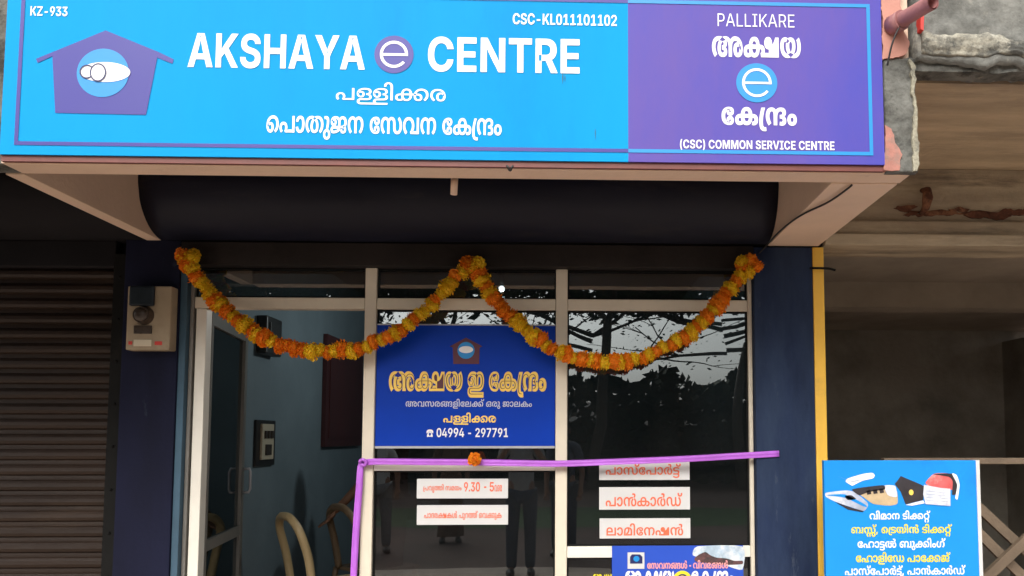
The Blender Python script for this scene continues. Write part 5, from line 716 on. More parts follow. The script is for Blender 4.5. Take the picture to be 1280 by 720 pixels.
 'm10': '1737|385 570 53 -2 54 -7 37 -8 35 -10 33 -12 7 -4 8 -5 7 -5 7 -4 40 -15 32 -20 24 -23 18 -26 11 -28 3 -31 -2 -24 -6 -22 -11 -20 -17 -18 -22 -16 -30 -16 1 6 41 -19 31 -28 20 -34 6 -42 -5 -38 -15 -36 -26 -30 -39 -24 -33 -12 -40 -7 -46 -2 -53 4 -46 11 -40 18 -33 25 -26 30 -20 35 -15 39 -8 42 -3 44 2 38 6 36 10 34 14 34 18 32 23 30 28 29 33 26 38 23 5 4 5 3 6 3 6 2 41 17 45 12 51 8 55 3 43 -2 38 -5 34 -8 43 -18 36 -22 31 -27 27 -30 43 -224 0 -234 -117 0 0 266 -1 46 -4 38 -6 31 -16 36 -25 29 -25 17 -28 13 -36 8 -44 2 -28 -1 -27 -3 -25 -4 -22 -5 -42 -16 -36 -23 -29 -28 -23 -32 -16 -34 -12 -35 -6 -34 -3 -32 4 -51 11 -42 19 -32 26 -23 32 -14 40 -4 41 4 29 14 18 22 6 30 -7 28 -19 22 -33 14 -47 4 -23 0 0 87 17 0 47 5 31 15 17 23 6 29 -8 35 -22 29 -24 16 -33 13 -40 10 -32 6 -30 4 -30 2 -30 0 -50 -3 -45 -9 -38 -15 -32 -20 -25 -25 -20 -29 -15 -33 -8 -35 -3 -39 3 -47 10 -41 17 -37 22 -34 27 -30 33 -29 -73 -69 -29 21 -26 24 -25 26 -22 28 -19 32 -16 34 -12 38 -7 41 -2 45 2 38 7 37 11 35 15 34 20 31 26 28 30 25 36 22 41 17 47 14 53 7|1179 570 57 -3 52 -10 47 -17 42 -22 36 -28 31 -32 25 -37 19 -41 14 -45 5 -26 4 -27 2 -27 1 -29 -3 -51 -9 -45 -15 -39 -21 -32 -26 -26 -30 -20 -36 -14 -40 -8 -45 -3 -43 3 -38 9 -32 15 -27 19 -23 23 -17 27 -16 45 -5 47 8 63 24 52 40 43 55 32 69 19 81 6 17 0 14 0 14 -1 13 -2 33 -3 51 -11 45 -18 41 -24 35 -29 29 -34 23 -38 17 -42 10 -45 3 -49 -2 -41 -7 -40 -11 -37 -15 -35 -20 -31 -25 -28 -29 -25 -34 -20 -39 -17 -44 -12 -48 -8 -53 -2 -50 2 -46 6 -42 9 -36 11 34 86 31 -10 32 -8 36 -4 40 -2 56 4 46 13 37 20 29 26 22 31 14 35 8 38 3 40 -3 47 -11 40 -16 35 -23 29 -28 24 -34 19 -38 7 -18 4 -19 3 -19 2 -19 1 -51 -4 -41 -12 -33 -18 -24 -26 -14 -32 -4 -40 2 -25 7 -24 12 -21 18 -16 23 -11 30 -4 47 10 35 28 15 29 9 39 3 47 -1 31 -3 30 -6 29 -8 26 -6 23 -19 32 -24 28 -30 23 -36 17 -43 11 -50 4 -34 -2 -32 -7 -30 -12 -28 -18 -15 -16 -14 -19 -11 -24 -8 -31 -5 -38 -2 -49 0 -58 -71 253 19 21 21 19 23 18 25 15 27 13 30 10 33 8 36 4',
 'm41': '951|650 -12 -43 3 -35 8 -31 13 -26 18 -23 22 -23 25 13 -1 -24 -28 -26 -22 -29 -17 -31 -12 -37 -7 -41 -2 -52 4 -46 12 -40 20 -35 27 -30 33 -23 39 -17 43 -10 47 -3 49 2 43 6 39 9 37 13 35 17 33 20 32 24 30 27 29 30 28 79 -68 -22 -22 -20 -22 -18 -23 -21 -37 -15 -39 -10 -43 -3 -47 2 -37 6 -34 11 -31 22 -38 30 -27 35 -18 40 -5 32 3 26 9 20 15 15 18 12 23 6 27 4 35 1 45 0 306 116 0 0 -307 1 -45 4 -35 6 -26 11 -23 16 -19 21 -14 24 -9 31 -3 39 5 35 17 30 27 23 37 11 30 7 34 2 38 -3 49 -9 43 -16 40 -22 37 -17 22 -19 22 -22 21 81 69 28 -27 26 -27 23 -29 20 -31 17 -32 13 -35 10 -38 6 -40 2 -45 -3 -51 -11 -47 -17 -44 -24 -39 -30 -32 -36 -27 -42 -20 -47 -12',
 'm33': '587|281 570 59 -2 54 -7 49 -11 45 -14 40 -15 35 -18 -53 -80 -32 16 -33 14 -35 11 -37 9 -42 5 -45 2 -44 -2 -34 -8 -26 -12 -19 -16 -10 -19 -4 -21 1 -15 4 -12 5 -11 8 -9 22 -14 30 -8 39 -4 45 -1 18 0 51 -2 44 -6 35 -9 30 -13 24 -16 20 -21 14 -20 9 -24 5 -27 2 -28 -7 -48 -21 -43 -21 -24 -28 -20 -35 -17 -41 -12 -47 -8 -55 -2 -56 2 -52 6 -47 11 -44 14 -43 17 -41 21 52 81 33 -18 34 -15 36 -12 39 -10 41 -5 45 -2 46 2 35 8 27 13 18 16 11 20 4 23 -2 17 -4 15 -8 14 -12 11 -18 9 -23 6 -32 4 -45 2 -15 0 -48 1 -43 5 -40 9 -34 12 -28 17 -22 20 -14 20 -10 23 -6 25 -2 30 6 46 21 41 21 24 27 20 34 17 40 12 47 7',
 'm220': '708|357 570 52 -3 47 -7 42 -12 37 -17 33 -20 27 -24 24 -27 18 -30 15 -32 10 -34 6 -35 2 -36 -2 -41 -7 -39 -11 -35 -16 -33 -18 -30 -22 -27 -25 -26 -28 -24 -30 -21 -73 68 30 25 27 27 23 31 17 34 11 40 4 46 -3 36 -8 34 -13 30 -17 27 -23 23 -27 18 -31 14 -34 8 -38 3 -39 -3 -35 -8 -32 -14 -27 -19 -23 -22 -18 -27 -13 -30 -8 -33 -3 -36 3 -44 10 -39 16 -34 23 -32 27 -29 33 -27 -74 -67 -29 20 -26 23 -25 24 -22 28 -19 30 -16 33 -12 36 -7 39 -2 42 2 36 7 35 10 34 15 33 20 29 24 27 29 24 33 21 38 16 42 13 47 7|354 67 48 -3 43 -10 37 -16 31 -21 26 -25 21 -29 15 -32 9 -33 3 -35 -4 -43 -9 -39 -17 -34 -21 -31 -24 -28 -29 -25 -66 58 27 26 22 29 14 35 4 44 -4 37 -11 33 -20 26 -25 20 -33 13 -38 4 -38 -4 -32 -12 -26 -21 -19 -27 -12 -32 -3 -36 4 -42 13 -35 21 -30 28 -28 -66 -58 -26 24 -24 27 -22 30 -17 34 -10 39 -4 45 3 35 9 33 15 32 21 29 26 26 32 21 38 16 42 10',
 'm46': '1372|378 570 55 -3 47 -9 40 -14 35 -20 32 -24 29 -29 22 -56 17 -158 0 -257 -116 0 0 288 -3 59 -9 43 -13 31 -20 24 -21 16 -26 11 -31 7 -40 2 -43 -3 -40 -10 -36 -16 -32 -23 -27 -28 -22 -33 -16 -39 -10 -42 -3 -48 0 -7 3 -50 11 -41 16 -30 21 -22 25 -12 29 -4 21 2 19 8 15 13 11 17 7 22 2 27 -5 39 -17 28 -26 18 -35 6 -37 -5 -36 -16 -22 -15 -22 -18 -22 -22 -13 80 21 21 25 19 29 17 32 13 34 8 36 2 49 -5 42 -15 34 -24 25 -34 15 -41 5 -49 -6 -52 -16 -45 -18 -25 -21 -21 -25 -16 -30 -12 -33 -8 -37 -2 -36 3 -35 9 -34 14 -30 21 -26 27 -22 34 -17 41 -10 49 -3 55 5 68 15 60 25 52 33 45 41 37 48 29 53 21 57 13|1305 558 0 -558 -450 0 -40 57 20 24 17 23 16 23 20 35 15 38 9 42 4 49 -2 38 -7 34 -10 30 -22 38 -29 27 -35 18 -40 5 -32 -3 -25 -9 -20 -14 -16 -19 -11 -23 -7 -27 -4 -35 -1 -48 0 -303 -116 0 0 250 53 172 1 63 23 27 26 22 28 16 32 11 36 7 41 2 51 -4 46 -12 41 -20 35 -27 29 -33 23 -39 16 -43 10 -46 4 -51 -3 -46 -7 -42 -12 -38 -14 -34 -19 -32 -21 -29 -27 13 258 0 0 471',
 'm232': '1278|654 570 48 -4 43 -12 37 -19 31 -28 16 -20 14 -23 11 -29 9 -34 5 -43 2 -53 0 -35 1 -50 4 -41 7 -33 12 -26 15 -18 20 -14 26 -8 33 -3 37 6 32 16 27 27 21 37 9 31 6 35 2 39 -4 48 -9 43 -15 39 -21 37 -17 23 -20 22 -22 22 77 68 31 -27 27 -29 24 -30 20 -32 16 -33 14 -35 9 -37 6 -40 2 -44 -4 -54 -10 -49 -18 -44 -24 -38 -29 -31 -36 -26 -41 -18 -45 -11 -51 -4 -43 4 -41 11 -36 16 -31 19 -28 26 -20 28 -15 32 -9 37 -6 43 -1 49 0 38 -2 58 -4 42 -9 30 -13 24 -14 16 -19 11 -22 7 -27 2 -25 -2 -21 -7 -19 -11 -15 -13 -14 -23 -10 -28 -5 -37 -2 -50 0 -310 -116 0 0 297 -1 50 -3 37 -7 28 -12 23 -17 20 -21 15 -25 8 -27 3 -40 -6 -35 -17 -30 -28 -22 -38 -11 -30 -6 -34 -2 -37 3 -48 10 -43 16 -39 21 -36 17 -23 20 -22 21 -21 -80 -69 -28 27 -26 28 -23 28 -20 31 -17 33 -14 35 -10 38 -6 41 -2 44 3 50 10 47 17 43 23 38 30 33 35 27 41 21 47 12 52 4 41 -3 36 -7 31 -12 27 -17 25 -21 24 -26 -8 0 22 26 25 21 27 17 31 12 36 7|1033 -337 -42 3 -37 9 -31 14 -26 19 -19 25 -15 31 -10 40 -3 52 0 14 -1 35 -3 28 -7 21 -11 17 -10 10 -13 7 -16 5 -19 1 -18 -1 -15 -4 -13 -7 -11 -9 -11 -16 -7 -20 -4 -26 -1 -37 0 -206 -100 0 0 211 0 32 -3 23 -4 17 -8 15 -11 12 -15 9 -17 6 -21 1 -40 -7 -33 -21 -22 -36 -8 -54 5 -48 14 -42 14 -25 17 -24 20 -22 -74 -52 -28 29 -23 30 -19 33 -15 36 -9 40 -3 42 3 39 9 35 14 32 19 28 23 23 27 18 32 14 34 8 38 3 44 -4 37 -12 32 -20 28 -27 -10 0 27 27 31 20 37 12 45 4 36 -3 32 -8 28 -13 25 -18 25 -26 16 -33 10 -41 3 -51 0 -12 1 -34 2 -27 6 -21 10 -17 11 -11 14 -8 18 -6 21 -2 38 7 31 23 20 37 6 50 -4 46 -13 41 -21 36 -28 31 71 55 28 -28 23 -31 19 -32 15 -36 9 -39 3 -43 -3 -37 -8 -34 -13 -31 -18 -27 -23 -23 -27 -19 -32 -14 -36 -8',
 'm276': '270|197 116 7 -11 -11 -36 -12 -39 -15 -41 -15 -41 -17 -39 -16 -38 -87 0 10 41 9 42 9 44 8 42 7 40 6 36',
 'm59': '1251|247 354 46 -3 41 -9 35 -15 28 -20 24 -23 18 -26 17 -42 6 -44 -3 -34 -8 -30 -12 -26 -14 -19 -17 24 297 0 36 -87 -391 0 -40 55 15 20 12 23 9 28 3 33 -6 44 -20 34 -31 23 -45 7 -30 -3 -26 -11 -20 -16 -14 -21 -9 -25 -3 -28 4 -35 10 -30 17 -26 21 -24 -79 -57 -25 24 -21 26 -18 28 -13 30 -8 33 -2 36 3 35 9 33 15 29 20 26 26 22 30 17 34 13 38 8|899 570 53 -3 47 -7 42 -13 37 -18 33 -21 27 -25 24 -28 18 -31 15 -34 10 -35 6 -37 2 -37 -2 -44 -7 -41 -11 -37 -15 -34 -19 -32 -22 -29 -25 -27 -28 -25 -30 -22 -73 69 30 26 27 29 23 33 17 37 11 43 4 48 -3 39 -7 36 -14 32 -17 29 -23 24 -26 20 -31 14 -35 9 -38 3 -39 -3 -35 -9 -32 -15 -27 -19 -23 -24 -18 -29 -13 -32 -8 -35 -3 -38 3 -46 9 -40 15 -36 21 -32 26 -30 31 -29 -44 -64 -34 0 -44 43 -27 33 -24 34 -20 36 -16 40 -11 45 -3 50 2 38 6 36 11 36 15 33 19 31 24 28 29 25 33 21 37 17 42 14 47 7',
 'm119': '1269|771 570 55 -1 48 -5 43 -6 38 -9 36 -12 33 -14 30 -13 54 -35 45 -40 34 -47 25 -52 14 -55 5 -59 -6 -67 -19 -57 -31 -47 -43 -35 -54 -21 -66 -7 -44 3 -39 9 -34 15 -30 21 -24 27 -19 32 -14 37 -8 43 -3 47 4 48 12 47 12 31 16 31 21 30 24 30 28 30 33 29 21 27 32 30 25 29 17 29 5 32 -4 24 -13 21 -22 13 -34 5 -20 -1 -19 -2 -17 -4 -13 -3 -23 82 24 6 30 5 34 4 36 1 56 -5 41 -16 29 -24 18 -28 10 -29 3 -27 -3 -35 -9 -32 -16 -30 -21 -30 -27 -29 -32 -30 -19 -22 -27 -24 -23 -24 -20 -26 -16 -27 -13 -28 -10 -28 -9 -42 -4 -42 3 -46 10 -36 15 -27 20 -19 24 -11 28 -4 42 9 31 26 14 28 9 35 2 44 -4 48 -12 46 -12 28 -16 27 -19 24 -22 22 -25 18 -27 16 -30 10 -39 12 -41 8 -45 4 -48 2 -45 -2 -44 -5 -44 -8 -41 -13 -29 -10 -37 -22 -33 -28 -28 -35 -22 -41 -13 -48 -5 -55 4 -48 11 -36 17 -26 22 -17 24 -10 26 -3 27 3 24 10 22 18 16 27 11 39 4 52 -5 53 -13 49 -14 30 -17 27 -20 25 -23 22 -25 19 -28 15 -23 9 -21 5 -21 4 -22 2 -24 1 -48 -3 -42 -9 -36 -15 -30 -21 -25 -24 -20 -29 -14 -33 -8 -35 -3 -39 3 -47 10 -41 17 -37 22 -34 27 -30 33 -29 -73 -69 -29 21 -26 24 -25 26 -22 28 -19 32 -16 34 -12 38 -7 41 -2 45 2 38 7 37 11 35 15 34 20 31 25 28 29 25 35 22 39 17 45 14 49 7 56 3 51 -3 47 -7 43 -13 42 -18 27 -16 49 -32 42 -39 36 -46 27 -53 16 -57 5 -62 -3 -48 -8 -43 -14 -37 -20 -33 -25 -27 -30 -21 -36 -15 -41 -9 -45 -3 -45 3 -39 9 -35 16 -31 21 -25 26 -19 32 -15 36 -8 41 -3 46 2 41 7 39 12 36 16 33 20 31 24 29 28 26 31 24 35 22 23 15 36 18 38 14 41 10 44 8 48 4',
 'm25': '935|643 570 49 -4 45 -11 41 -19 35 -25 29 -32 24 -38 17 -43 11 -48 3 -54 -2 -42 -5 -39 -9 -38 -13 -35 -17 -33 -20 -32 -24 -30 -27 -29 -31 -28 -78 68 22 22 20 22 17 23 21 37 16 39 9 43 3 47 -2 38 -5 35 -10 30 -21 37 -27 28 -34 16 -38 6 -31 -3 -24 -9 -19 -14 -16 -17 -12 -27 -8 -33 -4 -47 -2 -64 0 -16 -1 -43 -4 -39 -8 -34 -10 -31 -14 -27 -19 -24 -31 -28 -40 -20 -30 -9 -35 -6 -39 -2 -50 4 -46 11 -40 18 -36 26 -30 31 -24 38 -17 44 -10 49 -4 54 2 44 6 40 9 37 13 36 17 33 21 31 23 30 27 29 31 27 77 -68 -22 -22 -19 -22 -18 -23 -21 -37 -15 -40 -10 -43 -3 -47 2 -39 6 -35 9 -31 20 -37 28 -27 32 -16 37 -6 34 3 25 8 19 14 15 18 13 27 7 34 4 45 1 60 0 21 2 44 4 39 8 34 12 30 15 27 18 23 32 28 38 20 29 10 36 6',
 'h9': '1717|423 579 57 -1 53 -5 34 -6 35 -8 37 -11 13 -6 10 -9 10 -10 12 -6 39 -14 37 -18 32 -22 25 -26 17 -29 5 -34 -2 -25 -7 -23 -11 -20 -18 -18 -23 -17 -31 -15 -1 14 31 -14 26 -16 20 -20 20 -36 7 -45 -5 -38 -16 -35 -18 -22 -24 -18 -31 -16 -39 -12 -47 -8 -57 -2 -62 4 -54 11 -46 19 -37 24 -30 31 -23 35 -16 40 -9 43 -3 45 2 41 7 37 12 35 15 33 20 30 24 27 27 25 31 23 34 21 10 7 11 9 11 8 12 6 32 12 33 9 35 8 54 6 55 2 44 -1 39 -4 35 -7 31 -9 29 -12 26 -13 24 -16 23 -18 23 -21 80 -280 0 -198 -179 0 0 237 -1 44 -4 38 -6 35 -10 29 -16 26 -21 21 -22 15 -26 10 -31 6 -36 3 -24 -1 -24 -3 -22 -4 -22 -5 -35 -10 -33 -16 -29 -20 -25 -25 -20 -29 -15 -33 -10 -36 -3 -39 4 -43 10 -35 17 -25 35 -24 44 -8 31 3 22 8 14 14 4 20 -4 18 -13 14 -23 10 -32 3 -35 0 0 121 21 0 35 4 23 10 13 17 4 22 -6 27 -20 21 -36 16 -52 9 -30 7 -30 5 -31 3 -34 1 -48 -2 -42 -8 -34 -13 -29 -18 -22 -21 -17 -25 -16 -43 -5 -50 3 -40 8 -36 13 -35 19 -34 15 -22 17 -23 20 -24 -128 -79 -28 26 -25 27 -24 29 -20 29 -18 32 -14 34 -10 37 -6 39 -3 42 2 34 7 35 10 34 15 34 21 32 27 30 32 28 40 23 46 20 55 15 62 9|1427 -12 -52 3 -45 10 -39 17 -31 22 -25 27 -20 31 -13 33 -8 36 -3 38 6 59 18 49 30 42 41 30 51 19 60 6 40 -3 36 -11 33 -16 29 -22 24 -26 21 -30 16 -31 10 -33 5 -33 -69 -1 -7 23 -11 23 -15 19 -19 16 -23 10 -26 3 -34 -6 -24 -18 -15 -29 -5 -41 2 -28 7 -24 9 -18 14 -13 17 -7 19 -3 24 3 19 11 16 17 11 25 7 33 2 41 0 16 -1 16 -2 17 -2 15 0 5 1 7 1 7 -1 5 -11 33 -21 30 -32 25 -40 20 -32 10 -35 6 -39 1 -43 -2 -33 -7 -27 -11 -23 -14 -21 -21 -15 -24 -11 -29 -7 -32 -3 -36 -1 -39 0 -73 -123 289 21 21 24 20 26 19 29 18 33 15 36 14 41 10 46 6 50 1 62 -3 56 -9 51 -15 47 -21 40 -25 36 -29 29 -34 25 -36 19 -40 14 -42 8 -43 3 -45 -4 -51 -10 -46 -16 -40 -23 -34 -29 -28 -36 -22 -41 -15 -47 -10',
 'h167': '1978|601 579 65 -4 56 -12 48 -21 38 -28 31 -34 23 -41 16 -46 10 -51 3 -56 -3 -60 -11 -55 -19 -47 -25 -41 -32 -34 -40 -27 -46 -19 -53 -11 -60 -4 -49 2 -44 8 -40 12 -36 17 -31 22 -26 28 -20 27 -16 31 -13 34 -9 36 -6 39 -2 42 8 86 25 72 40 58 57 43 73 26|601 456 -37 -5 -29 -15 -22 -25 -16 -34 -9 -43 -3 -51 3 -49 9 -42 16 -35 22 -25 30 -16 36 -5 35 5 30 15 22 25 16 35 9 43 4 51 -4 51 -9 42 -16 34 -22 24 -29 15|246 -12 -64 5 -54 16 -43 26 -32 35 -19 44 -7 52 6 48 17 39 26 32 33 25 31 17 34 12 40 8 46 5 35 3 39 1 44 0 482 0 56 -1 49 -3 41 -6 36 -8 33 -14 30 -18 26 -21 19 -28 12 -31 3 -33 -2 -34 -8 -27 -13 -23 -17 -17 -20 -14 -23 -12 40 57 295 0 8 -123 -463 0 -30 118 25 7 20 11 12 16 4 20 -2 14 -4 12 -7 10 -11 8 -17 8 -22 6 -30 2 -43 1 -529 0 -39 -1 -30 -3 -21 -6 -18 -10 -10 -8 -7 -11 -5 -12 -2 -15 2 -18 6 -14 10 -11 15 -8 18 -4 23 -2 28 3 27 7 28 13 29 20 69 -107 -33 -19 -31 -15 -31 -11 -33 -8 -36 -4|1389 0 0 387 0 19 -2 16 -3 11 -4 10 -5 6 -6 5 -9 2 -10 1 -17 -3 -14 -9 -9 -15 -3 -22 2 -16 6 -16 10 -14 18 -11 25 -8 34 -2 69 0 36 2 33 8 30 12 27 16 26 18 23 22 20 23 20 25 17 26 23 38 21 36 175 0 0 -567|1351 579 46 -2 40 -8 35 -14 29 -18 27 -29 20 -36 12 -46 4 -57 0 -246 183 0 0 140 0 25 1 24 2 23 2 21 2 17 2 11 1 -14 -22 -33 -25 -28 -28 -24 -30 -20 -31 -15 -32 -12 -47 -12 -45 -3 -82 0 -64 3 -55 9 -44 14 -36 20 -28 23 -20 27 -19 44 -6 47 6 43 18 40 18 24 23 21 29 18 33 13 38 8',
 'h49': '1183|753 -12 -53 2 -51 8 -33 8 -32 10 -33 12 -9 5 -10 6 -11 6 -10 5 -34 22 -31 24 -28 27 -24 29 -20 32 -17 35 -11 37 -8 39 -2 42 3 38 8 36 12 32 16 28 16 19 24 29 28 22 33 17 37 12 40 7 43 2 75 -6 63 -21 52 -35 38 -48 23 -61 8 -74 -5 -61 -16 -55 -26 -49 -35 -43 -40 -38 -47 -31 -9 -5 -9 -6 -9 -6 -10 -5 -34 -14 -36 -12 -37 -9 -38 -7 -38 -4 -38 -1 -64 3 -57 8 -53 14 -46 19 -42 23 -35 29 -31 32 -24 37 -20 40 -13 44 -9 47 -2 50 3 45 10 42 17 38 23 35 31 29 36 24 43 18 50 11 56 3 46 -2 42 -9 40 -15 36 -22 32 -31 27 -38 -135 -63 -21 27 -20 17 -22 10 -25 3 -26 -3 -22 -11 -18 -18 -14 -24 -8 -30 -3 -36 3 -41 9 -39 14 -36 20 -32 26 -27 31 -22 36 -17 40 -10 45 -4 23 1 23 2 21 4 19 5 10 3 10 1 11 2 8 4 32 20 28 27 24 33 18 39 11 43 4 47 -3 39 -8 30 -13 23 -17 16 -19 8 -20 3 -22 -3 -19 -9 -17 -15 -13 -23 -8 -31 -2 -40 3 -45 11 -42 17 -38 23 -34 29 -28 32 -22 11 -4 10 -2 11 -1 12 -2 18 -4 19 -3 20 -3 22 -1 40 3 37 8 33 14 29 19 25 24 20 29 14 34 9 39 3 44 -3 42 -9 43 -10 31 -15 31 -21 34 139 77 32 -43 26 -43 19 -43 14 -43 8 -44 2 -45 -2 -40 -6 -39 -10 -39 -16 -38 -21 -35 -26 -33 -33 -30 -40 -25 -47 -21 -55 -16 -64 -10',
 'h3': '309|',
 'h11': '1099|369 579 47 -1 41 -4 35 -7 46 -15 37 -19 32 -22 29 -24 -53 6 27 27 31 21 34 17 38 12 41 7 44 2 43 -2 40 -7 35 -12 31 -16 28 -19 24 -23 19 -26 17 -28 12 -31 13 -50 4 -53 -3 -55 -8 -48 -14 -43 -19 -37 -24 -33 -28 -27 -33 -22 -37 -18 -43 -13 -53 -9 -40 -4 -46 -2 -51 -1 -350 0 -31 0 -21 -2 -14 -2 -11 -4 -9 -6 -7 -6 -3 -8 -1 -10 1 -9 2 -8 5 -7 7 -6 12 -6 15 -4 23 -2 34 -1 724 0 0 -124 -738 0 -60 2 -50 5 -42 9 -38 16 -30 22 -24 29 -15 35 -5 43 4 40 12 34 20 28 26 22 24 14 26 11 30 8 34 5 40 3 46 1 333 0 54 2 43 3 35 7 28 9 23 12 19 15 22 26 14 32 8 36 3 39 -3 41 -9 36 -14 31 -20 24 -26 15 -32 5 -18 -1 -16 -4 -15 -8 -12 -12 -10 -16 -8 -21 -4 -29 -2 -38 0 -168 -176 0 0 120 -2 56 -8 42 -14 31 -21 22 -20 13 -24 9 -31 7 -37 2 -27 -1 -26 -3 -26 -4 -24 -6 -22 -9 -19 -11 -16 -13 -13 -16 -4 -10 -2 -10 -1 -10 -2 -10 -1 -8 -1 -10 0 -11 0 -12 4 -32 11 -23 19 -14 23 -5 24 3 16 11 9 16 3 20 -1 15 -5 12 -8 9 -10 7 -13 4 -16 2 -24 -2 -23 -6 -23 -10 -24 -12 -62 37 21 18 28 19 32 18 36 15 37 11 36 3 56 -4 45 -15 34 -22 25 -29 14 -34 5 -38 -5 -40 -14 -37 -16 -22 -22 -19 -27 -15 -34 -12 -42 -7 -49 -3 -37 3 -35 7 -33 13 -28 17 -25 22 -19 27 -15 32 -9 35 -3 40 4 43 13 40 20 39 29 35 38 31 46 25 54 20 62 12',
 'h72': '681|406 -12 -53 2 -50 6 -47 9 -44 13 -39 18 -35 22 -31 26 -26 31 -21 35 -15 41 -10 45 -3 51 4 48 9 44 16 39 21 34 27 31 31 26 36 22 40 17 44 14 47 10 50 6 53 1 55 -2 47 -7 39 -12 31 -15 25 -19 18 -21 17 -35 6 -38 -6 -44 -16 -35 -27 -27 -36 -19 -45 -11 -54 -4 -43 2 -36 6 -29 11 -32 21 -21 27 -12 32 -4 35 2 19 5 19 7 18 8 14 148 17 -15 -15 -13 -18 -9 -20 -2 -21 2 -20 7 -14 13 -8 19 -3 18 2 12 7 8 12 2 14 -4 20 -13 14 -20 9 -27 3 -15 0 -16 0 -15 0 -14 -2 -49 -9 -41 -20 -23 -18 -19 -22 -14 -25 -15 -43 -4 -48 4 -49 12 -44 21 -36 31 -29 26 -14 30 -10 36 -6 11 -1 14 -2 16 -1 16 0 21 2 16 5 12 8 9 10 6 11 1 11 -2 14 -7 12 -11 7 -17 3 -19 -3 -13 -9 -9 -14 -2 -19 2 -19 6 -19 11 -17 16 -17 -149 21 -5 12 -6 16 -4 17 -2 18 5 36 12 33 22 27 33 21 29 9 35 6 42 2 53 -3 45 -11 36 -20 26 -27 16 -36 6 -46 -6 -37 -18 -35 -18 -21 -25 -18 -31 -15 -38 -12 -46 -7',
 'h23': '1197|246 -12 -64 5 -54 16 -43 26 -32 35 -19 44 -7 52 6 48 17 39 26 32 33 25 31 17 34 12 40 8 46 5 35 3 39 1 44 0 466 0 56 -1 49 -2 41 -5 37 -8 34 -11 30 -16 32 -25 25 -31 16 -41 5 -50 -6 -55 -20 -44 -33 -35 -43 -24 -52 -15 -60 -5 -23 1 -24 2 -24 3 -22 4 28 119 11 -3 12 -2 11 -1 12 0 26 4 19 11 11 17 4 23 -2 17 -6 14 -9 11 -11 9 -21 8 -26 5 -33 3 -44 0 -516 0 -39 -1 -30 -3 -21 -6 -18 -10 -10 -8 -7 -11 -5 -12 -2 -15 2 -18 6 -14 10 -11 15 -8 18 -4 23 -2 28 3 27 7 28 13 29 20 69 -107 -33 -19 -31 -15 -31 -11 -33 -8 -36 -4|601 579 65 -4 57 -12 47 -21 38 -28 31 -34 23 -41 16 -46 10 -51 3 -56 -3 -60 -11 -55 -19 -47 -25 -41 -32 -34 -39 -27 -47 -19 -53 -11 -60 -4 -49 2 -44 8 -40 12 -36 17 -31 22 -26 28 -20 27 -16 31 -13 34 -9 36 -6 39 -2 42 8 86 25 72 40 58 57 43 73 26|601 456 -37 -5 -29 -15 -22 -25 -16 -34 -9 -43 -3 -51 3 -49 9 -42 16 -35 22 -25 30 -16 36 -5 36 5 29 15 22 25 16 35 9 43 4 51 -4 51 -9 42 -16 34 -22 24 -29 15',
 'h162': '329|336 567 -30 -67 -26 -65 -20 -61 -16 -57 -13 -54 -9 -51 -5 -47 -4 -44 -1 -42 4 -58 10 -40 18 -27 21 -15 26 -8 27 -3 16 1 14 1 13 1 13 2 15 -125 -17 -3 -21 -3 -23 -2 -22 0 -61 3 -52 11 -45 18 -36 24 -29 32 -22 38 -15 44 -9 50 -3 56 2 55 4 52 6 51 10 50 13 52 16 52 19 56 22 60 26 63',
 'h201': '1090|326 579 45 -2 39 -6 37 -12 34 -16 32 -22 33 -27 59 -265 0 -229 -178 0 0 321 -1 36 -4 29 -7 24 -11 19 -11 10 -14 9 -17 5 -23 2 -29 -4 -28 -12 -26 -20 -21 -30 -14 -40 -4 -52 2 -39 7 -37 11 -36 18 -37 14 -25 18 -27 20 -28 -133 -80 -29 33 -26 32 -22 32 -19 32 -15 33 -12 34 -9 35 -5 38 -2 40 4 51 11 48 19 44 25 40 33 34 40 28 46 21 53 12|798 579 53 -2 48 -7 40 -12 33 -16 28 -20 21 -22 19 -39 7 -43 -2 -29 -7 -26 -11 -24 -17 -22 -24 -19 -31 -17 -2 5 34 -14 26 -19 20 -22 19 -39 6 -45 -6 -46 -19 -38 -31 -32 -43 -24 -55 -14 -66 -5 -35 1 -33 3 -29 5 -25 5 21 119 18 -4 17 -3 17 -2 19 -1 32 3 23 9 13 16 4 23 -1 13 -5 11 -7 10 -10 8 -14 7 -18 5 -22 2 -30 1 -38 0 0 121 34 0 29 1 23 4 18 5 14 10 7 7 5 9 3 10 1 12 -5 24 -16 19 -28 11 -38 4 -42 -3 -36 -12 -30 -19 -25 -26 -16 -25 -12 -28 -8 -32 -4 -35 -3 -40 -1 -44 0 -121 -167 0 0 170 8 94 17 50 23 43 29 39 34 34 39 28 45 22 50 16 55 9',
 'h6': '526|263 -12 -47 3 -43 8 -38 14 -32 19 -27 23 -21 27 -15 31 -10 34 -3 37 4 37 9 34 16 31 22 27 27 23 32 19 37 14 42 8 46 3 47 -3 43 -8 37 -13 33 -19 27 -23 21 -27 16 -30 10 -35 3 -38 -3 -38 -9 -35 -16 -31 -21 -27 -27 -22 -32 -19 -38 -13 -42 -8|262 261 -28 -5 -23 -15 -16 -24 -5 -34 5 -32 16 -24 23 -15 30 -5 28 5 23 14 16 24 5 34 -5 33 -16 24 -24 15',
 'iK': '719|176 165 0 135 22 39 22 36 22 34 25 35 18 23 20 25 21 27 178 209 183 0 -308 -356 -12 5|66 0 0 728 149 0 0 -199 -3 -186 3 -72 0 -271|518 0 -216 328 94 111 298 -439',
 'iZ': '664|56 0 0 89 295 417 19 25 20 26 21 25 22 26 22 25 22 25 11 -48 -48 -4 -49 -1 -50 -1 -48 0 -238 0 0 124 553 0 0 -90 -290 -409 -19 -27 -21 -27 -22 -26 -23 -27 -23 -26 -23 -27 -11 48 51 4 51 2 51 0 51 1 229 0 0 -124',
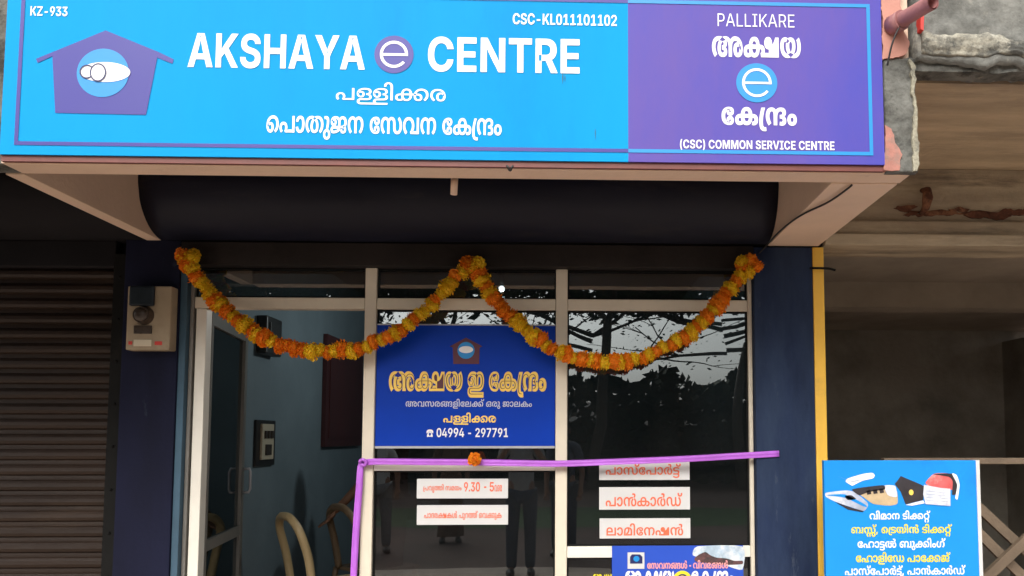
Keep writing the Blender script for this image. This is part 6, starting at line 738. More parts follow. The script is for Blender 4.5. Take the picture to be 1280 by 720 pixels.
 'i-': '646|488 358 0 -117 -331 0 0 117',
 'i9': '646|321 737 47 -3 44 -10 41 -16 37 -22 32 -28 27 -34 20 -39 11 -44 4 -49 -2 -38 -8 -39 -12 -38 -18 -39 -24 -43 -29 -46 -169 -249 -150 0 228 335 41 0 -13 -18 -19 -16 -25 -15 -28 -11 -33 -8 -36 -2 -43 3 -39 9 -36 15 -31 20 -26 26 -22 31 -16 36 -9 40 -3 45 3 47 12 43 18 40 25 34 31 29 37 23 40 17 45 11|322 620 -33 -4 -29 -12 -25 -20 -18 -25 -12 -31 -4 -35 4 -35 12 -30 18 -26 25 -19 29 -12 33 -4 33 4 29 12 24 19 19 25 11 31 4 34 -4 36 -11 30 -19 26 -24 20 -29 12',
 'i3': '646|315 -10 -50 3 -47 9 -42 15 -38 20 -33 25 -26 30 -20 33 -13 38 -5 41 150 0 6 -26 14 -22 19 -18 25 -13 29 -9 32 -2 34 3 29 9 25 16 18 21 12 27 4 33 -4 29 -12 28 -19 23 -27 18 -35 12 -43 4 -79 0 0 99 164 164 0 5 -306 0 0 123 487 0 0 -109 -241 -231 0 31 52 3 47 -5 43 -13 37 -19 32 -26 25 -30 19 -36 11 -38 4 -41 -4 -44 -12 -39 -20 -35 -27 -31 -33 -26 -39 -21 -44 -15 -47 -10',
 'iC': '740|384 -10 -63 5 -57 15 -53 24 -48 34 -40 42 -33 52 -25 59 -14 67 -5 75 5 76 15 67 24 60 34 51 40 43 47 33 54 25 57 14 62 5 40 -2 39 -5 36 -10 35 -13 31 -17 29 -21 26 -23 23 -27 19 -31 16 -33 11 -37 8 -39 -151 0 -7 28 -12 25 -15 22 -20 18 -22 14 -25 11 -28 6 -30 2 -36 -3 -34 -10 -30 -15 -26 -22 -22 -28 -18 -33 -13 -38 -8 -44 -3 -49 3 -49 8 -44 13 -39 18 -33 22 -27 27 -21 30 -15 32 -9 36 -3 30 2 28 6 25 11 23 14 19 18 16 22 12 25 8 28 150 0 -6 -34 -10 -32 -14 -31 -18 -30 -21 -28 -25 -25 -28 -23 -32 -19 -35 -16 -39 -11 -41 -7',
 'iS': '655|333 -11 -56 3 -51 9 -45 15 -40 21 -34 27 -27 32 -21 38 -12 43 -6 49 145 0 7 -34 15 -28 23 -21 28 -16 34 -9 38 -3 37 3 33 9 26 14 20 18 12 23 4 26 -3 23 -12 19 -18 15 -24 14 -31 11 -37 10 -80 20 -57 18 -48 24 -40 29 -29 35 -17 43 -6 49 4 42 12 39 19 34 27 31 32 25 39 21 43 15 47 9 51 3 51 -3 47 -9 42 -15 37 -21 32 -26 25 -30 19 -34 11 -38 5 -41 -144 0 -12 39 -26 29 -39 18 -50 6 -35 -3 -30 -8 -23 -13 -17 -17 -11 -20 -3 -23 4 -25 12 -20 19 -16 24 -13 28 -10 29 -8 66 -16 44 -12 41 -16 37 -20 33 -23 26 -28 20 -33 12 -38 4 -43 -3 -42 -11 -38 -19 -35 -25 -30 -33 -25 -38 -21 -45 -15 -50 -9',
 'iL': '565|66 0 0 728 149 0 0 -604 314 0 0 -124',
 'i0': '646|323 -10 -58 5 -51 15 -45 24 -37 34 -31 43 -25 51 -17 59 -10 68 -4 74 4 75 10 67 18 60 24 51 31 43 38 34 44 25 51 14 58 5 58 -5 51 -15 45 -24 38 -34 31 -43 24 -51 17 -60 11 -67 3 -75 -3 -74 -11 -68 -17 -59 -24 -51 -31 -43 -38 -34 -44 -24 -52 -15|323 114 40 7 33 20 18 22 14 28 11 33 8 41 5 46 2 52 -2 53 -5 47 -8 40 -11 34 -14 28 -18 22 -33 20 -40 7 -40 -7 -33 -20 -17 -22 -15 -28 -11 -34 -8 -40 -5 -47 -2 -53 2 -52 5 -46 8 -41 11 -33 15 -28 17 -22 33 -20',
 'i1': '646|87 0 0 121 491 0 0 -121|427 728 0 -728 -149 0 0 596 -5 0 -167 -118 0 137 161 113',
 'i2': '646|69 0 0 107 258 242 31 31 25 27 20 26 15 26 9 26 3 28 -4 30 -11 26 -17 21 -23 15 -27 10 -31 3 -32 -3 -27 -11 -22 -16 -17 -23 -11 -28 -3 -33 -142 0 3 46 11 41 18 37 24 32 30 27 36 22 40 16 45 9 48 3 49 -3 45 -9 41 -15 35 -21 30 -25 24 -30 18 -34 11 -37 3 -40 -4 -41 -12 -40 -13 -27 -19 -30 -24 -31 -31 -35 -38 -39 -46 -44 -111 -108 0 -6 308 0 0 -122',
 'iA': '747|24 0 249 728 195 0 255 -728 -166 0 -116 351 -15 47 -14 49 -14 53 -15 55 -15 59 -16 62 33 0 -16 -62 -14 -59 -14 -56 -13 -53 -14 -49 -13 -46 -113 -351|179 169 0 117 388 0 0 -117',
 'iH': '747|66 0 0 728 149 0 0 -294 317 0 0 294 149 0 0 -728 -149 0 0 310 -317 0 0 -310',
 'iY': '731|293 0 0 274 -269 454 174 0 123 -227 18 -34 16 -34 15 -37 15 -43 -32 0 14 44 15 37 15 33 17 34 119 227 174 0 -265 -454 0 -274',
 'iE': '607|66 0 0 728 487 0 0 -124 -338 0 0 -176 312 0 0 -121 -312 0 0 -183 339 0 0 -124',
 'iN': '762|66 0 0 728 166 0 230 -369 17 -29 18 -32 19 -35 18 -39 13 -28 12 -30 13 -33 -15 0 -4 42 -2 44 -3 45 -2 43 -2 39 0 32 0 350 152 0 0 -728 -166 0 -209 334 -22 37 -21 36 -20 37 -20 41 -16 31 -16 34 -19 37 19 0 3 -51 3 -50 3 -46 2 -41 1 -36 0 -29 0 -334',
 'iT': '668|37 604 0 124 594 0 0 -124 -222 0 0 -604 -150 0 0 604',
 'iR': '657|66 0 0 728 284 0 52 -4 47 -9 42 -17 35 -22 30 -28 23 -32 17 -38 10 -42 4 -45 -4 -46 -10 -41 -17 -37 -24 -32 -30 -27 -36 -21 -42 -15 -48 -9 -53 -3 -192 0 0 120 168 0 42 3 33 10 26 15 18 22 11 27 4 34 -4 34 -11 28 -18 22 -26 16 -33 10 -42 4 -107 0 0 -605|471 0 -177 331 161 0 181 -331',
 'iP': '648|66 0 0 728 284 0 52 -4 47 -10 42 -18 35 -24 30 -29 23 -34 17 -39 10 -42 4 -46 -4 -46 -10 -43 -17 -38 -24 -34 -30 -29 -36 -23 -42 -18 -48 -10 -53 -3 -182 0 0 120 158 0 42 4 34 12 25 19 19 25 10 30 4 34 -4 34 -10 30 -19 25 -26 18 -33 12 -42 4 -107 0 0 -605',
 'iI': '477|36 0 0 124 128 0 0 480 -128 0 0 124 405 0 0 -124 -128 0 0 -480 128 0 0 -124',
 'i(': '391|82 296 1 55 6 56 9 58 12 57 15 56 17 55 20 51 22 46 24 42 135 0 -22 -51 -20 -53 -18 -54 -16 -55 -13 -54 -10 -54 -7 -53 -5 -52 -1 -50 1 -42 4 -43 6 -43 9 -44 12 -47 16 -48 18 -51 21 -55 25 -59 -135 0 -38 69 -32 71 -24 73 -18 73 -11 73',
 'i)': '391|47 -136 26 60 22 55 18 52 15 48 12 46 9 44 6 43 4 42 1 42 -2 50 -4 52 -8 53 -10 54 -13 54 -15 55 -18 54 -20 53 -23 51 136 0 24 -42 22 -46 19 -51 18 -55 15 -56 12 -57 9 -58 5 -56 2 -55 -3 -73 -11 -74 -18 -73 -25 -73 -31 -70 -38 -69',
 'i ': '269|',
 'iO': '770|385 -10 -62 5 -57 15 -54 24 -48 34 -40 42 -34 52 -24 59 -15 67 -5 75 5 76 15 67 24 60 34 51 40 43 48 33 54 25 57 14 62 5 63 -5 57 -14 54 -25 47 -33 41 -43 33 -51 25 -60 15 -67 5 -76 -5 -75 -15 -67 -25 -60 -33 -51 -41 -42 -47 -34 -54 -24 -57 -15|385 123 37 3 32 9 30 15 26 22 22 27 18 33 13 38 8 44 2 49 -2 50 -8 44 -13 39 -18 33 -22 27 -26 21 -30 16 -32 9 -37 3 -36 -3 -33 -9 -29 -16 -26 -21 -22 -28 -18 -33 -13 -38 -8 -44 -3 -50 3 -49 8 -44 13 -38 18 -33 22 -27 26 -22 29 -15 33 -9',
 'iM': '932|66 0 0 728 229 0 117 -334 8 -27 9 -34 10 -39 10 -41 9 -42 9 -42 8 -37 6 -33 -29 0 6 32 8 38 9 41 9 42 10 42 10 39 9 34 8 27 116 334 229 0 0 -728 -150 0 0 343 1 27 0 32 1 37 1 40 1 42 1 41 1 41 0 38 10 0 -10 -41 -11 -43 -11 -42 -11 -41 -11 -39 -11 -36 -10 -31 -8 -25 -120 -343 -126 0 -122 343 -8 25 -10 31 -10 35 -12 39 -11 41 -12 42 -11 43 -11 42 12 0 0 -37 1 -40 1 -41 1 -42 1 -40 1 -37 1 -34 0 -27 0 -343',
 'iV': '747|279 0 -255 728 165 0 117 -351 14 -46 14 -49 14 -52 15 -55 15 -58 15 -61 -32 0 16 62 14 58 14 55 14 51 13 49 14 46 112 351 165 0 -250 -728',
 'i4': '646|32 129 0 118 273 481 144 0 -267 -473 0 -5 432 0 0 -121|380 0 0 164 5 54 0 236 136 0 0 -454',
 'i7': '646|119 0 303 600 0 5 -353 0 0 123 508 0 0 -126 -303 -602',
 'i.': '269|135 -9 -33 6 -27 18 -18 27 -6 33 6 32 18 27 27 18 33 6 33 -6 27 -18 19 -27 6 -32 -6 -33 -19 -27 -27 -18',
 'i5': '646|317 -10 -48 3 -45 9 -40 16 -37 20 -30 26 -26 30 -19 33 -12 37 -4 40 145 0 5 -26 12 -24 18 -19 24 -15 27 -9 30 -3 34 5 30 12 25 19 19 27 12 31 4 36 -4 37 -12 32 -19 26 -26 21 -31 12 -35 4 -32 -3 -31 -10 -26 -15 -20 -20 -134 24 35 382 440 0 0 -123 -317 0 -19 -185 4 0 25 25 33 19 41 13 45 4 47 -4 43 -13 27 -14 24 -16 22 -20 19 -23 16 -25 13 -28 13 -46 4 -50 -4 -47 -11 -43 -19 -40 -26 -35 -31 -30 -38 -24 -42 -18 -47 -11',
 'i6': '646|325 -10 -47 3 -44 10 -41 16 -37 23 -32 28 -26 34 -20 39 -12 44 -4 49 2 38 8 38 13 38 18 40 23 43 29 45 169 250 150 0 -228 -335 -41 0 14 17 19 17 24 14 29 12 32 7 36 3 43 -3 39 -9 36 -15 31 -21 26 -26 22 -31 16 -36 9 -40 3 -44 -3 -47 -11 -44 -19 -39 -25 -34 -31 -29 -36 -24 -41 -17 -45 -10|324 108 34 4 29 12 24 19 18 26 12 31 4 34 -4 35 -12 31 -18 25 -24 20 -29 12 -34 4 -33 -4 -29 -12 -24 -19 -19 -26 -11 -30 -4 -35 4 -35 11 -31 19 -25 24 -20 29 -12',
 'i8': '646|323 -10 -53 3 -48 9 -44 15 -39 20 -33 24 -27 29 -20 33 -12 35 -4 37 6 44 15 40 15 24 19 21 22 19 38 21 42 12 0 4 -36 12 -32 19 -26 27 -20 31 -12 35 -4 38 3 36 11 34 18 30 25 28 30 23 35 19 40 14 44 8 47 3 47 -3 43 -8 40 -14 35 -19 30 -23 25 -28 18 -31 11 -33 4 -36 -4 -38 -12 -35 -21 -32 -26 -26 -31 -19 -36 -12 0 -4 42 -12 37 -21 22 -19 19 -21 16 -24 15 -40 6 -44 -4 -37 -12 -35 -20 -33 -27 -29 -34 -24 -39 -20 -44 -15 -48 -9|323 101 35 3 30 10 25 16 19 22 11 26 4 29 -4 30 -12 27 -19 22 -25 17 -30 11 -34 3 -34 -3 -30 -11 -25 -17 -20 -22 -12 -26 -4 -31 4 -29 12 -26 18 -22 25 -16 31 -10|323 427 29 3 26 9 22 15 16 21 11 24 3 27 -3 27 -11 24 -16 20 -21 14 -27 9 -29 3 -30 -3 -26 -9 -22 -14 -16 -20 -10 -24 -4 -27 4 -27 10 -24 17 -20 21 -16 26 -9',
 'i,': '269|28 -193 43 303 146 0 -90 -303',
 'phone': '892|168 0 -10 2 -3 7 0 19 -37 0 0 67 2 27 5 28 9 27 11 27 14 23 15 18 23 21 29 27 24 23 17 19 10 15 7 14 4 14 3 13 1 13 0 74 -18 -17 -6 -30 2 -27 -1 -13 -25 -8 -35 -7 -41 -5 -45 -2 -20 1 -19 1 -17 2 -16 2 0 5 5 49 14 43 23 38 32 32 39 27 48 21 53 15 60 9 66 3 110 0 96 -7 81 -20 68 -33 51 -46 32 -59 12 -72 0 -5 -16 -2 -17 -2 -19 -1 -21 -1 -44 2 -40 5 -35 7 -26 8 0 13 1 27 -6 29 -18 18 0 -74 5 -31 15 -31 16 -20 20 -22 25 -23 37 -32 17 -18 14 -23 11 -27 8 -28 4 -28 2 -26 0 -67 -37 0 0 -19 -3 -7 -11 -2 -61 0 -9 2 -3 7 0 19 -408 0 0 -19 -3 -7 -9 -2|388 449 116 0 0 40 -18 -1 -16 -2 -13 -1 -11 0 -11 0 -13 1 -16 2 -18 1|134 309 -19 1 -17 2 -14 3 -12 4 -16 12 -5 16 0 17 18 -3 19 -2 20 -1 21 -1 41 1 37 4 32 6 27 8 -11 -32 -23 -20 -40 -11|758 309 -41 1 -29 5 -23 8 -18 11 -13 16 -8 26 28 -8 32 -6 35 -4 41 -1 22 1 21 1 19 2 17 3 0 -17 -5 -16 -16 -12 -12 -4 -14 -3 -17 -2|446 104 34 4 32 14 26 20 20 27 14 31 4 34 -4 34 -14 32 -20 26 -26 20 -31 14 -35 4 -35 -4 -31 -14 -27 -20 -20 -26 -13 -32 -4 -34 4 -34 14 -31 20 -27 26 -20 32 -14',
}
RUNS = {
 'പള്ളിക്കര': 'm44 m223 m65 m163 m50',
 'പൊതുജന സേവന കേന്ദ്രം': 'm71 m44 m64 m38 m67 m30 m42 m3 m72 m58 m55 m42 m3 m72 m23 m162 m201 m6',
 'അക്ഷയ': 'm9 m167 m49',
 'അക്ഷയ ഇ കേന്ദ്രം': 'm9 m167 m49 m3 m11 m3 m72 m23 m162 m201 m6',
 'കേന്ദ്രം': 'm72 m23 m162 m201 m6',
 'അവസരങ്ങളിലേക്ക് ഒരു ജാലകം': 'm9 m55 m58 m50 m175 m53 m65 m72 m52 m163 m77 m3 m20 m50 m67 m3 m30 m64 m52 m23 m6',
 'പ്രവൃത്തി സമയം': 'm162 m44 m55 m69 m196 m65 m3 m58 m48 m49 m6',
 'വരെ': 'm55 m71 m50',
 'പാദരക്ഷകൾ പുറത്ത് വെക്കുക': 'm44 m64 m40 m50 m167 m23 m120 m3 m44 m67 m51 m196 m77 m3 m71 m55 m163 m67 m23',
 'പാസ്പോർട്ട്': 'm44 m64 m58 m77 m72 m44 m64 m118 m184 m77',
 'പാൻകാർഡ്': 'm44 m64 m117 m23 m64 m118 m35 m77',
 'ലാമിനേഷൻ': 'm52 m64 m48 m65 m72 m42 m57 m117',
 'സേവനങ്ങൾ - വിവരങ്ങൾ': 'm72 m58 m55 m42 m175 m120 m3 m277 m3 m55 m65 m55 m50 m175 m120',
 'ആധാർ': 'm10 m41 m64 m118',
 'വിമാന ടിക്കറ്റ്': 'm55 m65 m48 m64 m42 m3 m33 m65 m163 m220 m77',
 'ബസ്സ്, ട്രെയിൻ ടിക്കറ്റ്': 'm46 m232 m77 m276 m3 m71 m162 m33 m49 m65 m117 m3 m33 m65 m163 m220 m77',
 'ഹോട്ടൽ ബുക്കിംഗ്': 'm72 m59 m64 m184 m119 m3 m46 m67 m163 m65 m6 m25 m77',
 'ഹോളിഡേ പാക്കേജ്': 'm72 m59 m64 m53 m65 m72 m35 m3 m44 m64 m72 m163 m30 m77',
 'പാസ്പോർട്ട്, പാൻകാർഡ്': 'm44 m64 m58 m77 m72 m44 m64 m118 m184 m77 m276 m3 m44 m64 m117 m23 m64 m118 m35 m77',
}

# ------------------------------------------------------------------ lettering
def glyph(key):
    s = GLYPHS[key].split('|')
    cs = []
    for t in s[1:]:
        if not t: continue
        v = [int(q) for q in t.split()]
        x = y = 0; P = []
        for i in range(0, len(v), 2):
            x += v[i]; y += v[i + 1]; P.append((x, y))
        cs.append(P)
    return int(s[0]), cs

def area(P): return 0.5 * sum(a[0] * b[1] - b[0] * a[1] for a, b in zip(P, P[1:] + P[:1]))

def inside(p, P):
    r = False
    for (x1, y1), (x2, y2) in zip(P, P[1:] + P[:1]):
        if (y1 > p[1]) != (y2 > p[1]) and p[0] < x1 + (p[1] - y1) * (x2 - x1) / (y2 - y1): r = not r
    return r

def fatten(P, d):
    """move an outline outwards (clockwise outer rims grow, counter-clockwise holes shrink)"""
    n = len(P); out = []
    for i in range(n):
        a, b, c = Vector(P[i - 1]), Vector(P[i]), Vector(P[(i + 1) % n])
        u, v = (b - a), (c - b)
        if u.length < 1e-9 or v.length < 1e-9: out.append(tuple(b)); continue
        u.normalize(); v.normalize()
        n1, n2 = Vector((-u.y, u.x)), Vector((-v.y, v.x))
        m = n1 + n2
        if m.length < 1e-3: out.append(tuple(b)); continue
        m.normalize()
        k = d / max(0.5, m.dot(n1))
        out.append(tuple(b + m * k))
    return out

def keys(text, face='m'):
    if face == 'm': return RUNS[text].split()
    if face == 'h': return [q.replace('m', 'h') for q in RUNS[text].split()]     # the heavy cut
    return [face + c if c != ' ' else 'i ' for c in text]

def fill_shape(bm, rims, holes, y, dz):
    groups = []
    for r in rims: groups.append([r])
    for h in holes:
        for g in groups:
            if inside(h[0], g[0]): g.append(h); break
    for gi, g in enumerate(groups):
        yy = y - gi % 4 * 0.00012
        vin, fin = [], []
        for P in g:
            fin.append(list(range(len(vin), len(vin) + len(P)))); vin += [Vector(q) for q in P]
        vo, eo, fo, *_ = delaunay_2d_cdt(vin, [], fin, 2, 1e-6)
        vs = [bm.verts.new((q.x, yy, q.y)) for q in vo]
        for t in fo: bm.faces.new([vs[i] for i in t])

def lettering(name, ks, rect, Y, mat, parent, fat=0, skew=0.0, space=90):
    """rect = (left, top, right, bottom) of the inked words in the photograph, set on the upright plane Y"""
    pen = 0; G = []
    for k in ks:
        ad, cs = glyph(k)
        if not cs: ad = int(ad * space / 90)
        for P in cs:
            if fat: P = fatten(P, fat)
            G.append([(x + pen + skew * y, y) for x, y in P])
        pen += ad
    xs = [q[0] for P in G for q in P]; ys = [q[1] for P in G for q in P]
    a, b, c, d = min(xs), max(xs), min(ys), max(ys)
    l, t, r, bo = rect
    mx, my = (l + r) / 2, (t + bo) / 2
    x0, x1, z0, z1 = X(l, my, Y), X(r, my, Y), Z(mx, bo, Y), Z(mx, t, Y)
    f = lambda q: (x0 + (q[0] - a) / (b - a) * (x1 - x0), z0 + (q[1] - c) / (d - c) * (z1 - z0))
    rims = [[f(q) for q in P] for P in G if area(P) < 0]
    holes = [[f(q) for q in P] for P in G if area(P) >= 0]
    bm = NB(); fill_shape(bm, rims, holes, Y, 0)
    return face_out(name, bm, mat, parent)

def face_out(name, bm, mat, parent):
    for f in bm.faces:
        f.normal_update()
        if f.normal.y > 0: f.normal_flip()
    return obj(name, bm, mat, parent, recalc=False)

def flat(name, pts, Y, mat, parent, pix=True):
    """a printed shape; pts follow its outline in the photograph"""
    P = [(lambda w: (w.x, w.z))(W(px, py, Y)) for px, py in pts] if pix else pts
    if area(P) > 0: P = P[::-1]
    bm = NB(); fill_shape(bm, [P], [], Y, 0)
    return face_out(name, bm, mat, parent)

def soft(pts):
    P = [Vector((a, b, 0)) for a, b in pts]; n = len(P); out = []
    for i in range(n):
        a, b, c_, d = P[i - 1], P[i], P[(i + 1) % n], P[(i + 2) % n]
        for k in range(4):
            t = k / 4
            h = b * (2 * t ** 3 - 3 * t * t + 1) + (c_ - a) * .3 * (t ** 3 - 2 * t * t + t) + c_ * (-2 * t ** 3 + 3 * t * t) + (d - b) * .3 * (t ** 3 - t * t)
            out.append((h.x, h.y))
    return out

def disc(cx, cz, rx, rz, n=48): return [(cx + rx * math.cos(2 * math.pi * k / n), cz + rz * math.sin(2 * math.pi * k / n)) for k in range(n)]

def ring(name, c, rx, rz, w, Y, mat, parent):
    bm = NB()
    o, i = disc(c[0], c[1], rx, rz), disc(c[0], c[1], rx - w, rz - w)
    A = [bm.verts.new((x, Y, z)) for x, z in o]; B = [bm.verts.new((x, Y, z)) for x, z in i]
    for k in range(len(A)): bm.faces.new((A[k], A[(k + 1) % len(A)], B[(k + 1) % len(A)], B[k]))
    return face_out(name, bm, mat, parent)

def strips(name, rects, Y, mat, parent):
    bm = NB()
    for (a, b, c, d) in rects:
        bm.faces.new([bm.verts.new(v) for v in ((a, Y, c), (b, Y, c), (b, Y, d), (a, Y, d))])
    return face_out(name, bm, mat, parent)

def letter_e(cx, cz, r, w, Y, mat, parent, name='lettering'):
    """round geometric e: an open ring with a bar"""
    bm = NB(); n = 40; a0, a1 = RAD(0), RAD(322)
    A = []; B = []
    for k in range(n + 1):
        a = a0 + (a1 - a0) * k / n
        A.append(bm.verts.new((cx + r * math.cos(a), Y, cz + r * math.sin(a)))); B.append(bm.verts.new((cx + (r - w) * math.cos(a), Y, cz + (r - w) * math.sin(a))))
    for k in range(n): bm.faces.new((A[k], A[k + 1], B[k + 1], B[k]))
    Yb = Y - 0.0002
    bm.faces.new([bm.verts.new(v) for v in ((cx - r + w * 0.6, Yb, cz - w * 0.55), (cx + r, Yb, cz - w * 0.55), (cx + r, Yb, cz + w * 0.35), (cx - r + w * 0.6, Yb, cz + w * 0.35))])
    return face_out(name, bm, mat, parent)

# ------------------------------------------------------------------ the big sign board
SY = -1.135
sx0, sxd, sx1 = -2.045, 0.204, 1.157
sz0, sz1 = 2.512, 3.185
sign = thing('sign_board', 'wide cyan and violet printed sign board across the front of the canopy', 'sign board', (-0.44, SY, sz0))
def wavy_panel(name, x0, x1, mat):
    bm = NB()
    grid(bm, 60, 14, lambda u, v: (x0 + (x1 - x0) * u, SY - 0.0003, sz0 + (sz1 - sz0) * v))
    e = bmesh.ops.extrude_face_region(bm, geom=bm.faces[:]); bmesh.ops.translate(bm, verts=[g for g in e['geom'] if isinstance(g, bmesh.types.BMVert)], vec=(0, 0.008, 0))
    return obj(name, bm, mat, sign)
wavy_panel('cyan_panel', sx0, sxd, M['cyan'])
wavy_panel('violet_panel', sxd, sx1, M['violet'])
bm = NB()
box(bm, sx0, sx1, SY + 0.009, -1.1105, 2.490, 2.535); box(bm, sx0, sx1, SY + 0.009, -1.1105, sz1 - 0.04, sz1)
box(bm, sx0, sx0 + 0.03, SY + 0.009, -1.1105, 2.5355, sz1 - 0.0405); box(bm, sx1 - 0.03, sx1, SY + 0.009, -1.1105, 2.5355, sz1 - 0.0405)
obj('frame', bm, M['red_frame'], sign)
L1 = SY - 0.0022; L2 = SY - 0.0036; L3 = SY - 0.005; L4 = SY - 0.0064
bw = 0.0135
bl, bb, bt = sx0 + 0.050, 2.546, 3.128
strips('border', [(bl, sxd, bb, bb + bw), (bl, sxd, bt - bw, bt), (bl, bl + bw, bb + bw, bt - bw)], L1, M['violet_ink'], sign)
strips('border', [(sxd, sx1 - 0.043, bb, bb + bw), (sxd, sx1 - 0.043, bt - bw, bt), (sx1 - 0.043 - bw, sx1 - 0.043, bb + bw, bt - bw)], L1, M['cyan_ink'], sign)
lettering('lettering', keys('KZ-933', 'i'), (38, 8, 84.5, 20), L1, M['white_ink'], sign)
lettering('lettering', keys('CSC-KL011101102', 'i'), (641, 17.5, 771, 31.5), L1, M['white_ink'], sign)
lettering('lettering', keys('AKSHAYA', 'i'), (235, 42.5, 456.5, 86), L1, M['white_ink'], sign, fat=4)
lettering('lettering', keys('CENTRE', 'i'), (535, 47, 724.5, 91), L1, M['white_ink'], sign, fat=4)
lettering('lettering', keys('പള്ളിക്കര'), (420, 103, 557, 131), L1, M['white_ink'], sign, fat=-4)
lettering('lettering', keys('പൊതുജന സേവന കേന്ദ്രം'), (333, 146, 627, 175.5), L1, M['white_ink'], sign, fat=7)
c = W(492.5, 68, L1); r = 0.071
flat('badge', disc(c.x, c.z, r, r), L1, M['violet_ink'], sign, False)
letter_e(c.x, c.z, 0.051, 0.0105, L2, M['white_ink'], sign)
# house mark
house = [(45, 73.5), (66, 65), (132, 38), (198, 65), (217, 74), (215.5, 79.5), (196.5, 72), (182.5, 143.5), (69, 141), (65.5, 70), (47, 78.5)]
hm = flat('house_mark', house, L1, M['violet_ink'], sign)
ORI[hm.name] = ORI[sign.name]
c = W(128.5, 91, L2)
flat('mark_disc', disc(c.x, c.z, 0.092, 0.090), L2, M['cyan_ink'], hm, False)
c = W(131, 90, L3)
flat('mark_eye', disc(c.x, c.z, 0.090, 0.037), L3, M['white_ink'], hm, False)
c = W(108.5, 89.5, L4); ring('mark_ring', (c.x, c.z), 0.026, 0.026, 0.005, L4, M['navy_ink'], hm)
c = W(122.5, 90.5, L4 - 0.0003); flat('mark_disc', disc(c.x, c.z, 0.026, 0.031), L4 - 0.0003, M['white_ink'], hm, False); ring('mark_ring', (c.x, c.z), 0.029, 0.034, 0.005, L4 - 0.0006, M['navy_ink'], hm)
# violet side
lettering('lettering', keys('PALLIKARE', 'r'), (897, 17.5, 993, 33.5), L1, M['white_ink'], sign, fat=-6)
lettering('lettering', keys('അക്ഷയ', 'h'), (890, 46, 1001, 72), L1, M['white_ink'], sign, fat=1)
c = W(946, 103.5, L1); r = 0.077
flat('badge', disc(c.x, c.z, r, r * 0.97), L1, M['cyan_ink'], sign, False)
letter_e(c.x, c.z, 0.055, 0.0095, L2, M['white_ink'], sign)
lettering('lettering', keys('കേന്ദ്രം', 'h'), (902, 134, 996, 164), L1, M['white_ink'], sign, fat=1)
lettering('lettering', keys('(CSC) COMMON SERVICE CENTRE', 'i'), (850, 175, 1043, 188.5), L1, M['white_ink'], sign)
# drips and grime on the print
M['grime'] = pmat('drip_stain', (0.02, 0.13, 0.20), 0.6, 0.2, 20, 0)
for (px, py, h, w) in ((703, 90, 16, 1.0), (706, 93, 10, 0.7), (744, 160, 16, 0.7)):
    flat('stain', [(px, py), (px + w, py + h * 0.3), (px + w * 0.4, py + h), (px - w * 0.6, py + h * 0.4)], L2, M['grime'], sign)

# ------------------------------------------------------------------ blue notice on the middle pane
NY = 0.058
nb = thing('notice_board', 'dark blue notice board with golden lettering in the middle pane', 'notice board', (W(582, 558, NY).x, NY, W(582, 558, NY).z))
nx0, nx1, nz0, nz1 = m1b + 0.003, m2a - 0.003, Z(582, 557.5, NY), Z(582, 407, NY)
bm = NB(); box(bm, nx0, nx1, NY, NY + 0.012, nz0, nz1); obj('panel', bm, M['blue_board'], nb)
bm = NB(); box(bm, nx0, nx1, NY - 0.004, NY + 0.013, nz0 - 0.012, nz0 - 0.0005); box(bm, nx0, nx1, NY - 0.004, NY + 0.013, nz1 + 0.0005, nz1 + 0.007); obj('edge_strip', bm, M['silver'], nb)
N1 = NY - 0.0015; N2 = NY - 0.0028; N3 = NY - 0.004
lettering('lettering', keys('അക്ഷയ ഇ കേന്ദ്രം', 'h'), (486, 464, 683, 497), N1, M['gold_ink'], nb, fat=26)
lettering('lettering', keys('അക്ഷയ ഇ കേന്ദ്രം'), (489.5, 467.5, 679.5, 493), N2, M['maroon_ink'], nb, fat=-35)
lettering('lettering', keys('അവസരങ്ങളിലേക്ക് ഒരു ജാലകം'), (507, 498.5, 665, 511), N1, M['print_pale_ink'], nb)
lettering('lettering', keys('പള്ളിക്കര'), (554, 515.5, 620, 531), N1, M['gold_ink'], nb, fat=16)
lettering('lettering', ['phone', 'i '] + keys('04994 - 297791', 'i'), (533, 535, 635, 546.5), N1, M['white_ink'], nb)
hm = flat('house_mark', [(562, 433), (582.5, 422), (603, 433), (599.5, 434.5), (599, 455), (566.5, 455), (566, 434.5)], N1, M['maroon_ink'], nb)
c = W(582.5, 438, N2); flat('mark_disc', disc(c.x, c.z, 0.043, 0.043), N2, M['cyan_ink'], hm, False)
c = W(582.5, 437, N3); flat('mark_eye', disc(c.x, c.z, 0.036, 0.018), N3, M['white_ink'], hm, False)

# ------------------------------------------------------------------ paper stickers on the panes
PY_ = 0.066
def sticker(rect, label, parts):
    l, t, r, b = rect
    x0, x1, z0, z1 = X(l, (t + b) / 2, PY_), X(r, (t + b) / 2, PY_), Z((l + r) / 2, b, PY_), Z((l + r) / 2, t, PY_)
    th = thing('paper_sticker', label, 'sticker', ((x0 + x1) / 2, PY_, z0), 'white stickers on the glass')
    bm = NB(); box(bm, x0, x1, PY_, PY_ + 0.0085, z0, z1, 0.001); obj('paper', bm, M['white_vinyl'], th)
    for (ks, rc, fat) in parts: lettering('lettering', ks, rc, PY_ - 0.0012, M['orange_ink'], th, fat)
sticker((521, 598.5, 635, 623), 'white sticker with opening hours 9.30 - 5 in red, upper one below the notice board',
        [(keys('പ്രവൃത്തി സമയം'), (529, 605, 577, 616), 8), (keys('9.30', 'i'), (580, 602.5, 600, 614.5), 0), (keys('-', 'i'), (605, 608, 608, 610), 0), (keys('5', 'i'), (612, 602.5, 617.5, 614.5), 0), (keys('വരെ'), (618, 606, 627.5, 614.5), 8)])
